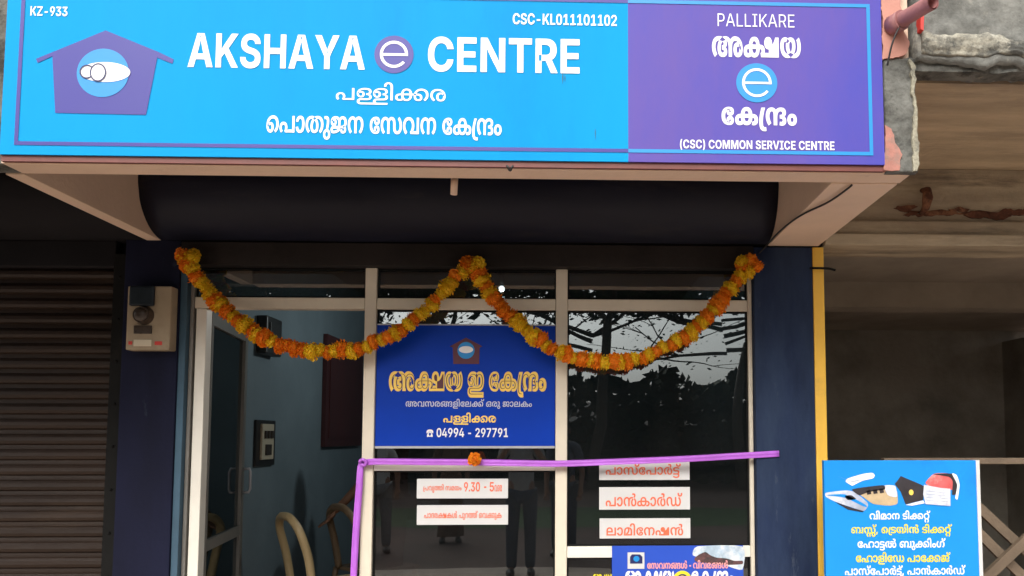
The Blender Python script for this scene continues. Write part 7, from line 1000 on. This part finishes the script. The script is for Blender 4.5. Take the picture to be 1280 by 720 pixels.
sticker((521, 631.5, 635, 656), 'white sticker with a line of red Malayalam, lower one below the notice board',
        [(keys('പാദരക്ഷകൾ പുറത്ത് വെക്കുക'), (530, 638.5, 627, 650), 8)])
sticker((749, 577, 862, 600), 'white sticker with orange word for passport, just under the purple ribbon', [(keys('പാസ്പോർട്ട്'), (757, 579.5, 851, 597.5), 6)])
sticker((749, 609, 862.5, 637), 'white sticker with orange word for PAN card, middle of the three on the right pane', [(keys('പാൻകാർഡ്'), (757, 616, 853, 633), 6)])
sticker((749.5, 648, 863, 673), 'white sticker with orange word for lamination, lowest of three above the blue poster', [(keys('ലാമിനേഷൻ'), (758, 654, 854, 669.5), 6)])

# ------------------------------------------------------------------ blue poster low on the right pane
QY = 0.040
px0, px1, pz0, pz1 = X(765, 700, QY), X(929, 700, QY), 0.62, Z(847, 682, QY)
po = thing('poster', 'blue poster with small house emblem and white lettering low on the right pane', 'poster', ((px0 + px1) / 2, QY, pz0))
bm = NB(); box(bm, px0, px1, QY, QY + 0.003, pz0, pz1); obj('print', bm, M['poster_blue'], po)
Q1, Q2, Q3, Q4 = QY - 0.0012, QY - 0.0024, QY - 0.0036, QY - 0.005
M['pale_sky'] = pmat('printed_cloud', (0.40, 0.52, 0.62), 0.5, 0.3, 12, 0, second=(0.75, 0.78, 0.80), thr=(0.45, 0.55))
M['temple_ink'] = pmat('printed_rooftop', (0.12, 0.05, 0.05), 0.6, 0.5, 30, 0, second=(0.03, 0.03, 0.03))
flat('photo_sky', soft([(872, 683), (928, 683), (928, 712), (905, 706), (880, 698), (866, 694)]), Q1, M['pale_sky'], po)
flat('photo_rooftop', soft([(868, 698), (874, 693), (882, 690), (888, 694), (896, 697), (908, 698), (918, 701), (928, 701), (928, 705), (915, 706), (900, 706), (884, 704), (870, 702)]), Q2, M['temple_ink'], po)
flat('emblem_paper', [(784.5, 690.5), (805.5, 690.5), (805.5, 711), (784.5, 711)], Q2, M['white_vinyl'], po)
flat('house_mark', [(787.5, 696), (790, 693), (800, 693), (803, 696), (803, 704.5), (787.5, 704.5)], Q3, M['navy_ink'], po)
c = W(795.5, 698.5, Q4); flat('mark_disc', disc(c.x, c.z, 0.015, 0.014), Q4, M['cyan_ink'], po, False)
lettering('lettering', keys('സേവനങ്ങൾ - വിവരങ്ങൾ'), (809, 700, 910, 711), Q3, M['pink_ink'], po, fat=22)
lettering('lettering', keys('അക്ഷയ', 'h'), (781, 713.5, 843, 736), Q3, M['white_ink'], po, fat=8)
c = W(853, 725, Q3); flat('badge', disc(c.x, c.z, 0.046, 0.046), Q3, M['yellow_ink'], po, False); letter_e(c.x, c.z, 0.03, 0.008, Q4, M['navy_ink'], po)
lettering('lettering', keys('കേന്ദ്രം', 'h'), (864, 713.5, 918, 737), Q3, M['white_ink'], po, fat=8)
ys = thing('paper_sticker', 'yellow lettered sticker low on the right pane, cut by the left of the poster', 'sticker', (X(752, 725, PY_), PY_, Z(752, 740, PY_)))
lettering('lettering', keys('ആധാർ'), (741, 713.5, 772, 732), PY_ + 0.004, M['yellow_ink'], ys, fat=22)

# ------------------------------------------------------------------ bright blue ticket board on the right
TY = -0.28
tb = thing('ticket_board', 'bright blue board of travel pictures and Malayalam lines leaning before the dark bay', 'board', (W(1130, 720, TY).x, TY, 0.0))
bx0, bx1, bz1 = X(1031, 640, TY), X(1226.5, 640, TY), Z(1130, 575.5, TY)
bz0 = 0.25
bm = NB(); box(bm, bx0, bx1 - 0.018, TY, TY + 0.03, bz0, bz1, 0.002); obj('panel', bm, M['board_blue'], tb)
bm = NB(); box(bm, bx1 - 0.0175, bx1, TY - 0.001, TY + 0.03, bz0, bz1 + 0.001, 0.002); obj('white_edge', bm, M['white_vinyl'], tb)
for x in (bx0 + 0.08, bx1 - 0.1):
    bm = NB(); box(bm, x - 0.02, x + 0.02, TY + 0.031, TY + 0.06, 0, bz1 - 0.05, 0.003); obj('leg', bm, M['wood'], tb)
T1, T2, T3 = TY - 0.0015, TY - 0.003, TY - 0.0045
for (s, rc, mt) in (('വിമാന ടിക്കറ്റ്', (1087, 638, 1163, 653.5), 'white_ink'), ('ബസ്സ്, ട്രെയിൻ ടിക്കറ്റ്', (1064, 655, 1190, 671), 'yellow_ink'),
                    ('ഹോട്ടൽ ബുക്കിംഗ്', (1072, 672.5, 1182, 688), 'white_ink'), ('ഹോളിഡേ പാക്കേജ്', (1070, 690, 1188, 705.5), 'yellow_ink'),
                    ('പാസ്പോർട്ട്, പാൻകാർഡ്', (1056, 706.5, 1207, 722), 'white_ink')):
    lettering('lettering', keys(s), rc, T1, M[mt], tb, fat=12)
M['print_grey'] = pmat('printed_grey', (0.42, 0.47, 0.58), 0.5, 0.25, 14, 0, second=(0.68, 0.70, 0.75), thr=(0.45, 0.6))
M['print_tan'] = pmat('printed_tan', (0.55, 0.42, 0.25), 0.5, 0.2, 14, 0, second=(0.35, 0.27, 0.18), thr=(0.52, 0.6))
M['print_dark'] = pmat('printed_dark', (0.03, 0.025, 0.03), 0.5, 0.3, 14, 0)
M['print_red'] = pmat('printed_red', (0.70, 0.12, 0.12), 0.5, 0.25, 14, 0, second=(0.8, 0.35, 0.32), thr=(0.5, 0.6))
M['print_pale'] = pmat('printed_pale', (0.62, 0.66, 0.78), 0.5, 0.2, 30, 0, second=(0.82, 0.8, 0.84), thr=(0.5, 0.6))
flat('aeroplane_picture', soft([(1057, 602), (1060, 598), (1078, 592.5), (1090, 591), (1093.5, 594), (1091, 598), (1078, 601), (1066, 607), (1063, 606)]), T1, M['white_ink'], tb)
flat('aeroplane_wing', [(1047, 595), (1062, 601), (1080, 599), (1066, 603)], T2, M['print_grey'], tb)
flat('train_picture', soft([(1032.5, 616), (1056, 613), (1068, 615), (1083, 627), (1085, 632), (1080, 638.5), (1064, 634), (1044, 627), (1032.5, 621)]), T1, M['print_grey'], tb)
flat('train_window', soft([(1056, 620), (1064, 619), (1070, 624), (1060, 625)]), T2, M['print_dark'], tb)
flat('train_skirt', [(1044, 627.5), (1064, 634.5), (1080, 639), (1078, 640), (1060, 637)], T2, M['print_dark'], tb)
flat('bus_picture', soft([(1074, 616), (1100, 611), (1120, 612), (1122, 629), (1112, 632), (1092, 630), (1080, 622)]), T1, M['print_tan'], tb)
flat('bus_window', soft([(1065, 612), (1080, 609), (1104, 606.5), (1106, 611.5), (1086, 615), (1074, 619)]), T2, M['print_dark'], tb)
flat('bus_front', soft([(1105, 607), (1119, 607.5), (1121, 621), (1110, 619)]), T2, M['print_pale'], tb)
flat('passport_picture', [(1118.5, 605), (1126, 595), (1152, 606), (1155, 608), (1154, 625), (1132, 630.5), (1126, 615)], T1, M['print_dark'], tb)
flat('passport_page', [(1132, 631), (1154, 625.5), (1156, 629), (1140, 632)], T2, M['white_ink'], tb)
for k in range(3): flat('bus_pane', [(1083 + 8 * k, 613.5 - 1.1 * k), (1088.5 + 8 * k, 612.7 - 1.1 * k), (1089 + 8 * k, 617.5 - .9 * k), (1084 + 8 * k, 618.5 - .9 * k)], T2, M['print_dark'], tb)
flat('train_stripe', soft([(1033, 619), (1056, 618), (1082, 631), (1081, 633.5), (1056, 622)]), T2, M['board_blue'], tb)
for k in range(4): flat('sheet_line', [(1158, 613 + 4 * k), (1185, 616 + 3.6 * k), (1185, 617 + 3.6 * k), (1158, 614.2 + 4 * k)], T3 - 0.001, M['print_grey'], tb)
c = W(1139, 615.5, T2); flat('passport_crest', disc(c.x, c.z, 0.011, 0.013), T2, M['gold_ink'], tb, False)
flat('card_picture', soft([(1157, 603), (1168, 592), (1188, 592), (1196, 600), (1192, 612), (1180, 611), (1162, 608)]), T1, M['print_red'], tb)
flat('card_strap', soft([(1166, 592.5), (1190, 592), (1197, 600), (1195, 617), (1190, 618), (1191, 602), (1186, 596)]), T2, M['print_dark'], tb)
flat('card_sheet', [(1155, 606), (1176, 610), (1188, 611), (1188, 632.5), (1157, 630), (1154, 618)], T3, M['print_pale'], tb)
flat('card_glint', soft([(1190, 592), (1196, 594), (1199.5, 606), (1197, 624), (1194, 622), (1196.5, 606)]), T3, M['white_ink'], tb)

# ------------------------------------------------------------------ marigold garland
def marigold_mesh(name, mat, seed):
    rg = random.Random(seed)
    bm = NB()
    # axis along local z; ruffled petals in rings over a squashed ball
    for ri, (lat, n, ln) in enumerate(((-66, 10, .5), (-45, 15, .62), (-25, 19, .7), (-5, 21, .7), (15, 21, .7), (35, 18, .64), (55, 13, .52), (74, 8, .4))):
        for k in range(n):
            a = 2 * math.pi * (k + rg.uniform(-.25, .25) + (ri % 2) * .5) / n
            la = RAD(lat + rg.uniform(-7, 7))
            out = Vector((math.cos(la) * math.cos(a), math.cos(la) * math.sin(a), math.sin(la)))
            side = Vector((-math.sin(a), math.cos(a), 0)); upv = out.cross(side)
            R0, R1 = 0.55, 1.0 + rg.uniform(-.17, .16)
            w0, w1 = 0.09, 0.19 * rg.uniform(.8, 1.25)
            cu = rg.uniform(-.12, .12)
            pts = [out * R0 - side * w0, out * R0 + side * w0,
                   out * (R1 * .9) + side * w1 + upv * (0.07 + cu), out * (R1 * 1.0) + upv * cu * 1.5, out * (R1 * .9) - side * w1 + upv * (0.07 - cu)]
            vs = [bm.verts.new((p.x, p.y, p.z * 0.78)) for p in pts]
            bm.faces.new((vs[0], vs[1], vs[3])); bm.faces.new((vs[1], vs[2], vs[3])); bm.faces.new((vs[0], vs[3], vs[4]))
    bmesh.ops.create_icosphere(bm, subdivisions=2, radius=0.8, matrix=Matrix.Diagonal((1, 1, 0.76, 1)))
    me = bpy.data.meshes.new(name); bm.to_mesh(me); bm.free(); me.materials.append(mat)
    return me
flower_o = [marigold_mesh('orange_marigold', M['mari_o'], s) for s in (1, 2, 3)]
flower_y = [marigold_mesh('amber_marigold', M['mari_y'], s) for s in (4, 5, 6)]
GYY = -0.055
left_path = [(233, 322), (240, 336), (251, 352), (270, 375), (300, 402), (340, 426), (385, 438), (430, 437.5), (464, 430), (500, 412), (530, 389), (560, 357), (590, 326)]
right_path = [(592, 334), (606, 357), (630, 387), (660, 414), (695, 437), (730, 449), (765, 454), (800, 447), (840, 430), (880, 400), (912, 362), (932, 334)]
gar = thing('flower_garland', 'long orange and yellow marigold garland looped in two swags across the shop front', 'garland', W(590, 326, GYY))
rg = random.Random(12)
nfl = 0
for path, yoff in ((left_path, 0.0), (right_path, -0.012)):
    P = spline([W(a, b, GYY) + Vector((0, yoff + 0.01 * noise.noise(Vector((a * .02, 3, 1))), 0)) for a, b in path], 12)
    bm = NB(); tube(bm, P, 0.004, 5); obj('string', bm, M['string'], gar)
    acc = 0.0; step = 0.0385; last = P[0]
    for a, b in zip(P, P[1:]):
        seg = (b - a).length
        while acc <= seg and seg > 0:
            p = a + (b - a) * (acc / seg); tg = (b - a).normalized()
            yel = (nfl % 2 == 0)
            if rg.random() < 0.18: yel = not yel
            fo = bpy.data.objects.new('marigold', rg.choice(flower_y if yel else flower_o))
            COL.objects.link(fo); fo.parent = gar
            fo.location = p - ORI[gar.name] + Vector((rg.uniform(-.008, .008), rg.uniform(-.006, .006), rg.uniform(-.009, .007)))
            tg = (tg + Vector((rg.uniform(-.45, .45), rg.uniform(-.45, .45), rg.uniform(-.45, .45)))).normalized()
            fo.rotation_euler = (tg.to_track_quat('Z', 'Y') @ Matrix.Rotation(rg.uniform(0, 6.3), 3, 'Z').to_quaternion()).to_euler()
            s = 0.0425 * rg.uniform(.80, 1.18); fo.scale = (s, s, s * rg.uniform(.9, 1.15))
            nfl += 1
            acc += step * rg.uniform(.92, 1.08)
        acc -= seg
for (px, py, yel) in ((228, 320, 0), (240, 320, 1), (927, 328, 1), (938, 327, 0), (945, 333, 0), (936, 340, 1), (586, 328, 0), (597, 330, 1)):
    fo = bpy.data.objects.new('marigold', rg.choice(flower_y if yel else flower_o))
    COL.objects.link(fo); fo.parent = gar
    fo.location = W(px, py, GYY - 0.02) - ORI[gar.name]
    fo.rotation_euler = (rg.uniform(0, 6), rg.uniform(0, 6), 0); s = 0.04; fo.scale = (s, s, s)
    nfl += 1

# ------------------------------------------------------------------ purple ribbon across the entrance
def ribbon(P, wid, nrmf):
    bm = NB(); rows = []
    for i, p in enumerate(P):
        t = (P[min(i + 1, len(P) - 1)] - P[max(i - 1, 0)]).normalized()
        up = Vector((0, -1, 0)).cross(t).normalized()
        tw = 0.6 * noise.noise(p * 2.2)
        up = (up * math.cos(tw) + Vector((0, 1, 0)) * math.sin(tw))
        rows.append([bm.verts.new(p + up * wid * k + Vector((0, -0.0025 * (1 - 4 * k * k) * (0.6 + noise.noise(p * 3)) - .003 * math.sin(k * 9), 0))) for k in (-.5, -.3, -.1, .1, .3, .5)])
    for a, b in zip(rows, rows[1:]):
        for k in range(5): bm.faces.new((a[k], a[k + 1], b[k + 1], b[k]))
    e = bmesh.ops.extrude_face_region(bm, geom=bm.faces[:]); bmesh.ops.translate(bm, verts=[g for g in e['geom'] if isinstance(g, bmesh.types.BMVert)], vec=(0, 0.0012, 0))
    return bm
rb = thing('ribbon', 'purple satin ribbon stretched across the entrance and down the left mullion', 'ribbon', W(593, 578, 0.0))
P = spline([W(452, 579, 0.03), W(470, 577, 0.0), W(530, 577.5, -0.005), W(593, 578, -0.005), W(650, 579, -0.003), W(700, 579.5, 0.0), W(760, 577.5, -0.01), W(850, 574, -0.012), W(920, 570, -0.012), W(974, 567, -0.008)], 10)
obj('band', ribbon(P, 0.031, None), M['ribbon'], rb, True)
P = spline([W(457, 577, 0.034), W(451, 583, 0.028), W(449, 610, 0.02), W(446, 650, 0.02), W(443, 700, 0.02), W(440, 760, 0.02)], 8)
obj('hanging_end', ribbon(P, 0.032, None), M['ribbon'], rb, True)
bm = NB()
kp = W(455, 578, 0.02)
tube(bm, spline([kp + Vector((-.012, 0, -.012)), kp + Vector((-.016, -.014, .006)), kp + Vector((0, -.02, .014)), kp + Vector((.014, -.014, .004)), kp + Vector((.006, -.01, -.014)), kp + Vector((-.012, -.006, -.01))], 5), [0.008, 0.0085] * 12 + [0.008] * 2, 8)
obj('knot', bm, M['ribbon'], rb, True)
rf = bpy.data.objects.new('marigold', flower_o[0]); COL.objects.link(rf)
rf.location = W(593, 574, -0.03); rf.rotation_euler = (RAD(80), 0, 0.3); rf.scale = (0.034, 0.034, 0.036)
tag(rf, 'single orange marigold tied to the purple ribbon', 'flower')

# ------------------------------------------------------------------ people
def skinned(name, joints, bones, mat, parent, extra=None, sub=2, root=0):
    """one continuous surface grown round a skeleton"""
    me = bpy.data.meshes.new(name)
    ks = list(joints); ix = {k: i for i, k in enumerate(ks)}
    off = ORI[parent.name]
    me.from_pydata([Vector(joints[k][0]) - off for k in ks], [(ix[a], ix[b]) for a, b in bones], [])
    o = bpy.data.objects.new(name, me); COL.objects.link(o)
    md = o.modifiers.new('skin', 'SKIN'); md.use_smooth_shade = True
    for i, k in enumerate(ks):
        d = me.skin_vertices[0].data[i]; r = joints[k][1]
        d.radius = r if isinstance(r, tuple) else (r, r); d.use_root = (i == root)
    o.modifiers.new('sub', 'SUBSURF').levels = sub; o.modifiers['sub'].render_levels = sub
    dg = bpy.context.evaluated_depsgraph_get()
    m2 = bpy.data.meshes.new_from_object(o.evaluated_get(dg))
    o.modifiers.clear(); o.data = m2; m2.name = name
    bpy.data.meshes.remove(me)
    m2.materials.clear(); m2.materials.append(mat)
    for p in m2.polygons: p.use_smooth = True
    o.parent = parent; ORI[o.name] = off
    if extra: extra(o, off)
    return o

def person(label, x, y, face, hands, tops, legs, long_skirt=False, h=1.66, ground=0.0):
    """face: heading the body looks along, degrees from +Y; hands: two local offsets (side, forward, up) for the wrists"""
    k = h / 1.66
    t = thing('person', label, 'person', (x, y, ground))
    a = RAD(face); fw = Vector((math.sin(a), math.cos(a), 0)); rt = Vector((math.cos(a), -math.sin(a), 0))
    def p(s, f, u): return Vector((x, y, ground)) + rt * s * k + fw * f * k + Vector((0, 0, u * k))
    J = {'pelvis': (p(0, 0, .92), (.13, .10)), 'waist': (p(0, .01, 1.06), (.125, .09)), 'chest': (p(0, .015, 1.24), (.145, .105)), 'collar': (p(0, 0, 1.37), (.10, .075)), 'neck': (p(0, .0, 1.43), .052), 'skull': (p(0, .02, 1.50), .062)}
    Bn = [('pelvis', 'waist'), ('waist', 'chest'), ('chest', 'collar'), ('collar', 'neck'), ('neck', 'skull')]
    for s, hd in ((-1, hands[0]), (1, hands[1])):
        n = 'l' if s < 0 else 'r'
        sh = p(s * .17, 0, 1.345); wr = p(*hd)
        mid = (sh + wr) / 2; dist = (wr - sh).length; bend = max(0.0, (0.27 * k) ** 2 - (dist / 2) ** 2) ** 0.5
        el = mid + (-fw * .5 + rt * s * .35 + Vector((0, 0, -.6))).normalized() * bend
        dirh = (wr - el).normalized()
        J[n + 'sh'] = (sh, .056); J[n + 'el'] = (el, .042); J[n + 'wr'] = (wr, .027); J[n + 'palm'] = (wr + dirh * .07, (.036, .018))
        Bn += [('collar', n + 'sh'), (n + 'sh', n + 'el'), (n + 'el', n + 'wr'), (n + 'wr', n + 'palm')]
        sd = rt if abs(dirh.dot(rt)) < .8 else fw
        for fi in range(4):
            o_ = sd * (fi - 1.5) * .019
            J[n + 'f%d' % fi] = (wr + dirh * .105 + o_, .0088); J[n + 'g%d' % fi] = (wr + dirh * (.145 + .012 * (fi in (1, 2))) + o_ + fw * .02, .0078)
            Bn += [(n + 'palm', n + 'f%d' % fi), (n + 'f%d' % fi, n + 'g%d' % fi)]
        J[n + 'th'] = (wr + dirh * .06 + sd * .045 + fw * .015, .0095); Bn.append((n + 'wr', n + 'th'))
        J[n + 'hip'] = (p(s * .09, 0, .86), .088); J[n + 'kn'] = (p(s * .10, .015, .47), .056); J[n + 'an'] = (p(s * .105, -.02, .08), .036); J[n + 'to'] = (p(s * .12, .13, .03), (.036, .024))
        Bn += [('pelvis', n + 'hip'), (n + 'hip', n + 'kn'), (n + 'kn', n + 'an'), (n + 'an', n + 'to')]
    def head(o, off):
        bm = NB(); bm.from_mesh(o.data)
        B0 = len(bm.verts)
        c = p(0, .035, 1.555)
        r = bmesh.ops.create_uvsphere(bm, u_segments=24, v_segments=16, radius=1.0)
        for v in r['verts']:
            q = v.co.copy(); w = 1 - .28 * max(0, -q.z) ** 1.3
            v.co = (c - off) + rt * q.x * .073 * w * k + fw * (q.y * .092 * w + (.012 if q.z < -.5 else 0)) * k + Vector((0, 0, q.z * .112 * k))
        def blob(s, f, u, rs, mi=0):
            q0 = bmesh.ops.create_uvsphere(bm, u_segments=10, v_segments=8, radius=1.0)
            for v in q0['verts']:
                q = v.co.copy(); v.co = (c - off) + rt * (s + q.x * rs[0]) * k + fw * (f + q.y * rs[1]) * k + Vector((0, 0, (u + q.z * rs[2]) * k))
            for f_ in set(f for v in q0['verts'] for f in v.link_faces): f_.material_index = mi; f_.smooth = True
        blob(0, .094, -.018, (.013, .018, .026)); blob(0, .088, -.062, (.024, .01, .009), 2)
        for s in (-1, 1):
            blob(s * .031, .084, .008, (.013, .008, .008), 1); blob(s * .075, -.005, -.012, (.009, .018, .03)); blob(s * .031, .086, .026, (.017, .007, .004), 1)
        for f_ in bm.faces: f_.smooth = True
        bm.to_mesh(o.data); bm.free()
        for m_ in (M['eye'], M['maroon_ink']): o.data.materials.append(m_)
    body = skinned('person_body', J, Bn, M['skin'], t, head)
    body.name = 'body'
    # hair
    bm = NB(); c = p(0, .03, 1.562)
    r = bmesh.ops.create_uvsphere(bm, u_segments=26, v_segments=18, radius=1.0)
    kill = []
    for v in r['verts']:
        q = v.co.copy()
        if q.z < -.25 or (q.y > .25 and q.z < .42 - .0 * abs(q.x)): kill.append(v); continue
        rr = 1 + .06 * noise.noise(q * 5)
        v.co = c + rt * q.x * .080 * rr * k + fw * q.y * .099 * rr * k + Vector((0, 0, q.z * .122 * rr * k))
    bmesh.ops.delete(bm, geom=kill, context='VERTS')
    obj('hair', bm, M['hair'], t, True)
    # clothes
    g = .016
    TJ = {'hem': (p(0, 0, .80), (.165, .125)), 'pelvis': (J['pelvis'][0], (.158, .122)), 'waist': (J['waist'][0], (.148, .112)), 'chest': (J['chest'][0], (.162, .122)), 'collar': (J['collar'][0], (.105, .082))}
    TB = [('hem', 'pelvis'), ('pelvis', 'waist'), ('waist', 'chest'), ('chest', 'collar')]
    for n in 'lr':
        e_ = J[n + 'el'][0]; s_ = J[n + 'sh'][0]
        TJ[n + 's'] = (s_, .074); TJ[n + 'e'] = (s_ + (e_ - s_) * .85, .066); TB += [('collar', n + 's'), (n + 's', n + 'e')]
    skinned('shirt', TJ, TB, tops, t, root=2)
    if long_skirt:
        bm = NB()
        def skirt(u, v):
            a2 = 2 * math.pi * u; z_ = .10 + .86 * v; ex = 1 + .05 * math.sin(a2 * 7 + v * 2) * (1 - v)
            return p((.15 + .04 * (1 - v)) * math.cos(a2) * ex, (.12 + .04 * (1 - v)) * math.sin(a2) * ex, z_)
        grid(bm, 40, 12, skirt); obj('lungi', bm, legs, t, True)
    else:
        LJ = {'pelvis': (p(0, 0, .93), (.145, .112))}; LB = []
        for n, s in (('l', -1), ('r', 1)):
            LJ[n + 'h'] = (J[n + 'hip'][0], .100); LJ[n + 'k'] = (J[n + 'kn'][0], .074); LJ[n + 'a'] = (J[n + 'an'][0] + Vector((0, 0, -.02)), .062)
            LB += [('pelvis', n + 'h'), (n + 'h', n + 'k'), (n + 'k', n + 'a')]
        skinned('trousers', LJ, LB, legs, t)
    for n in 'lr':
        bm = NB(); a_, b_ = J[n + 'an'][0], J[n + 'to'][0]
        r = bmesh.ops.create_uvsphere(bm, u_segments=14, v_segments=10, radius=1.0)
        m_ = (a_ * .35 + b_ * .65); m_.z = ground + .04
        for v in r['verts']:
            q = v.co.copy(); v.co = m_ + rt * q.x * .048 + fw * (q.y * .135 - .01) + Vector((0, 0, max(q.z, -.85) * .046))
        obj('shoe', bm, M['shoe'], t, True)
    return t
hang = ((-.22, .05, .84), (.22, .05, .84))
person('person in a grey shirt and dark trousers raising both hands, mirrored in the door glass', -0.56, -4.75, 4, ((-.12, .27, 1.40), (.12, .27, 1.40)), M['shirt_grey'], M['trousers_dark'], h=1.70)
person('person in a pale shirt and grey trousers, mirrored at the left of the door glass', -2.55, -6.6, 12, ((-.2, .12, .9), (.24, .03, .85)), M['shirt_pale'], M['trousers_grey'], h=1.62)
person('person in a dark blue shirt standing by the road, mirrored beside the mullion', -0.1, -6.2, -10, hang, M['trousers_dark'], M['trousers_dark'], h=1.7)
person('person in a brown lungi standing by the road, mirrored behind the stickers', -1.75, -7.6, 8, hang, M['dhoti'], M['dhoti'], True, h=1.66)
person('person in a maroon shirt inside the shop resting one hand on a chair back', -1.33, 2.1, 250, ((-.15, .43, .86), (.28, .02, .80)), M['shirt_maroon'], M['shirt_maroon'], h=1.62, ground=0.15)

# ------------------------------------------------------------------ across the road: what the glass mirrors
def tree(x, y, h, seed, label, lean=0.0, nleaf=2600, spread=1.0, low=0):
    rg = random.Random(seed)
    t = thing('tree', label, 'tree', (x, y, 0), 'trees across the road')
    bm = NB(); tips = []
    def grow(p, d, L, r, lv):
        n = 5; P = [p]; R = [r]
        for i in range(n):
            d = (d + Vector((rg.uniform(-.22, .22), rg.uniform(-.22, .22), rg.uniform(-.12, .14)))).normalized()
            p = p + d * L / n; P.append(p); R.append(r * (1 - .42 * (i + 1) / n))
        tube(bm, P, R, 7 if lv < 2 else 5, cap=False)
        if lv >= 2: tips.extend(P[2:])
        if lv >= 4: return
        for k in range(3 if lv < 3 else 2):
            i = rg.choice((3, 4, 5)) if lv else rg.choice((4, 5, 5))
            a = rg.uniform(0, 6.28); tl = rg.uniform(.5, 1.0) * spread
            nd = (d * .55 + Vector((math.cos(a) * tl, math.sin(a) * tl, rg.uniform(-.1, .5)))).normalized()
            grow(P[i], nd, L * rg.uniform(.62, .82), R[i] * .72, lv + 1)
    grow(Vector((x, y, -.1)), Vector((lean, 0, 1)).normalized(), h * .5, .2, 0)
    for i in range(low):
        a = rg.uniform(0, 6.28); zz = rg.uniform(3.3, 5.2)
        grow(Vector((x + lean * zz, y, zz)), Vector((math.copysign(.5 + .5 * abs(math.cos(a)), math.cos(a)), .4 * math.sin(a), rg.uniform(0, .35))).normalized(), rg.uniform(2.0, 3.0), rg.uniform(.05, .085), 2)
    obj('trunk', bm, M['bark'], t)
    bm = NB()
    sky_block_pads = [Vector((x + rg.uniform(-3.4, 3.4), y + rg.uniform(-2, 2), rg.uniform(6.15, 8.2))) for i in range(60)]  # high leaf pads added so the upper panes mirror no bright sky
    for i in range(nleaf + 6500):
        if i < nleaf: c = rg.choice(tips) + Vector((rg.gauss(0, .35), rg.gauss(0, .35), rg.gauss(0, .3)))
        else: c = rg.choice(sky_block_pads) + Vector((rg.gauss(0, .6), rg.gauss(0, .6), rg.gauss(0, .35)))
        u = Vector((rg.gauss(0, 1), rg.gauss(0, 1), rg.gauss(0, .5))).normalized(); v = u.orthogonal().normalized()
        s = rg.uniform(.12, .24) if i >= nleaf else rg.uniform(.04, .10)
        bm.faces.new([bm.verts.new(q) for q in (c - u * s, c - v * s * .45, c + u * s, c + v * s * .45)])
    obj('crown', bm, M['leaf'], t, recalc=False)
tree(0.65, -20.5, 10.5, 5, 'dark bare-branched tree across the road, mirrored at the left of the right pane', 0.0, 500, 1.1, low=7)
tree(5.2, -20.0, 10.5, 9, 'leafy tree across the road, mirrored at the right of the right pane', -0.12, 2600, 1.1, low=8)
tree(-4.3, -21.0, 10.0, 14, 'leafy tree across the road, mirrored above the blue notice board', 0.05, 4000, 1.0, low=4)
tree(-10.5, -20.0, 10.0, 21, 'leafy tree across the road, left of the other trees', 0.0, 3600, 1.0)
tree(-7.4, -21.5, 10.2, 27, 'added leafy tree across the road, second from the left', 0.0, 2600, 1.0)  # put in to close a gap in the mirrored leaf band
tree(11.5, -22.0, 10.5, 33, 'leafy tree across the road, right of the other trees', 0.0, 3600, 1.0)
bl_ = thing('roadside_building', 'long low dark building with a tiled roof across the road', 'building', (3, -26, 0))
bm = NB(); box(bm, -14, 20, -30, -25, 0, 2.0); obj('wall', bm, M['shed'], bl_)
bm = NB(); prism(bm, [(-24.3, 1.95), (-27.5, 2.9), (-30.7, 1.95), (-30.7, 1.85), (-27.5, 2.75), (-24.3, 1.85)], 'x', -14.5, 20.5); obj('roof', bm, M['tile'], bl_)
for k in range(7):
    x = -11 + 4.4 * k; bm = NB(); box(bm, x, x + 1.2, -25.06, -24.99, 0.9, 1.7); obj('window', bm, M['dark_glass'], bl_)
bm = NB(); rg = random.Random(77)
for i in range(22000):
    x = rg.uniform(-40, 40); hgt = 3.5 + .6 * noise.noise(Vector((x * .22, 1, 5))) + .5 * noise.noise(Vector((x * .8, 2, 5)))
    c = Vector((x, -22.6 + rg.gauss(0, .5), hgt * rg.random() ** .7)); u = Vector((rg.gauss(0, 1), rg.gauss(0, 1), rg.gauss(0, .6))).normalized(); v = u.orthogonal().normalized(); s = rg.uniform(.16, .32)
    bm.faces.new([bm.verts.new(q) for q in (c - u * s, c - v * s * .6, c + u * s, c + v * s * .6)])
o = obj('roadside_hedge', bm, M['leaf2'], recalc=False)
o['kind'] = 'stuff'; o['label'] = 'dense dark green hedge mass across the road, mirrored in the lower glass'; o['category'] = 'hedge'
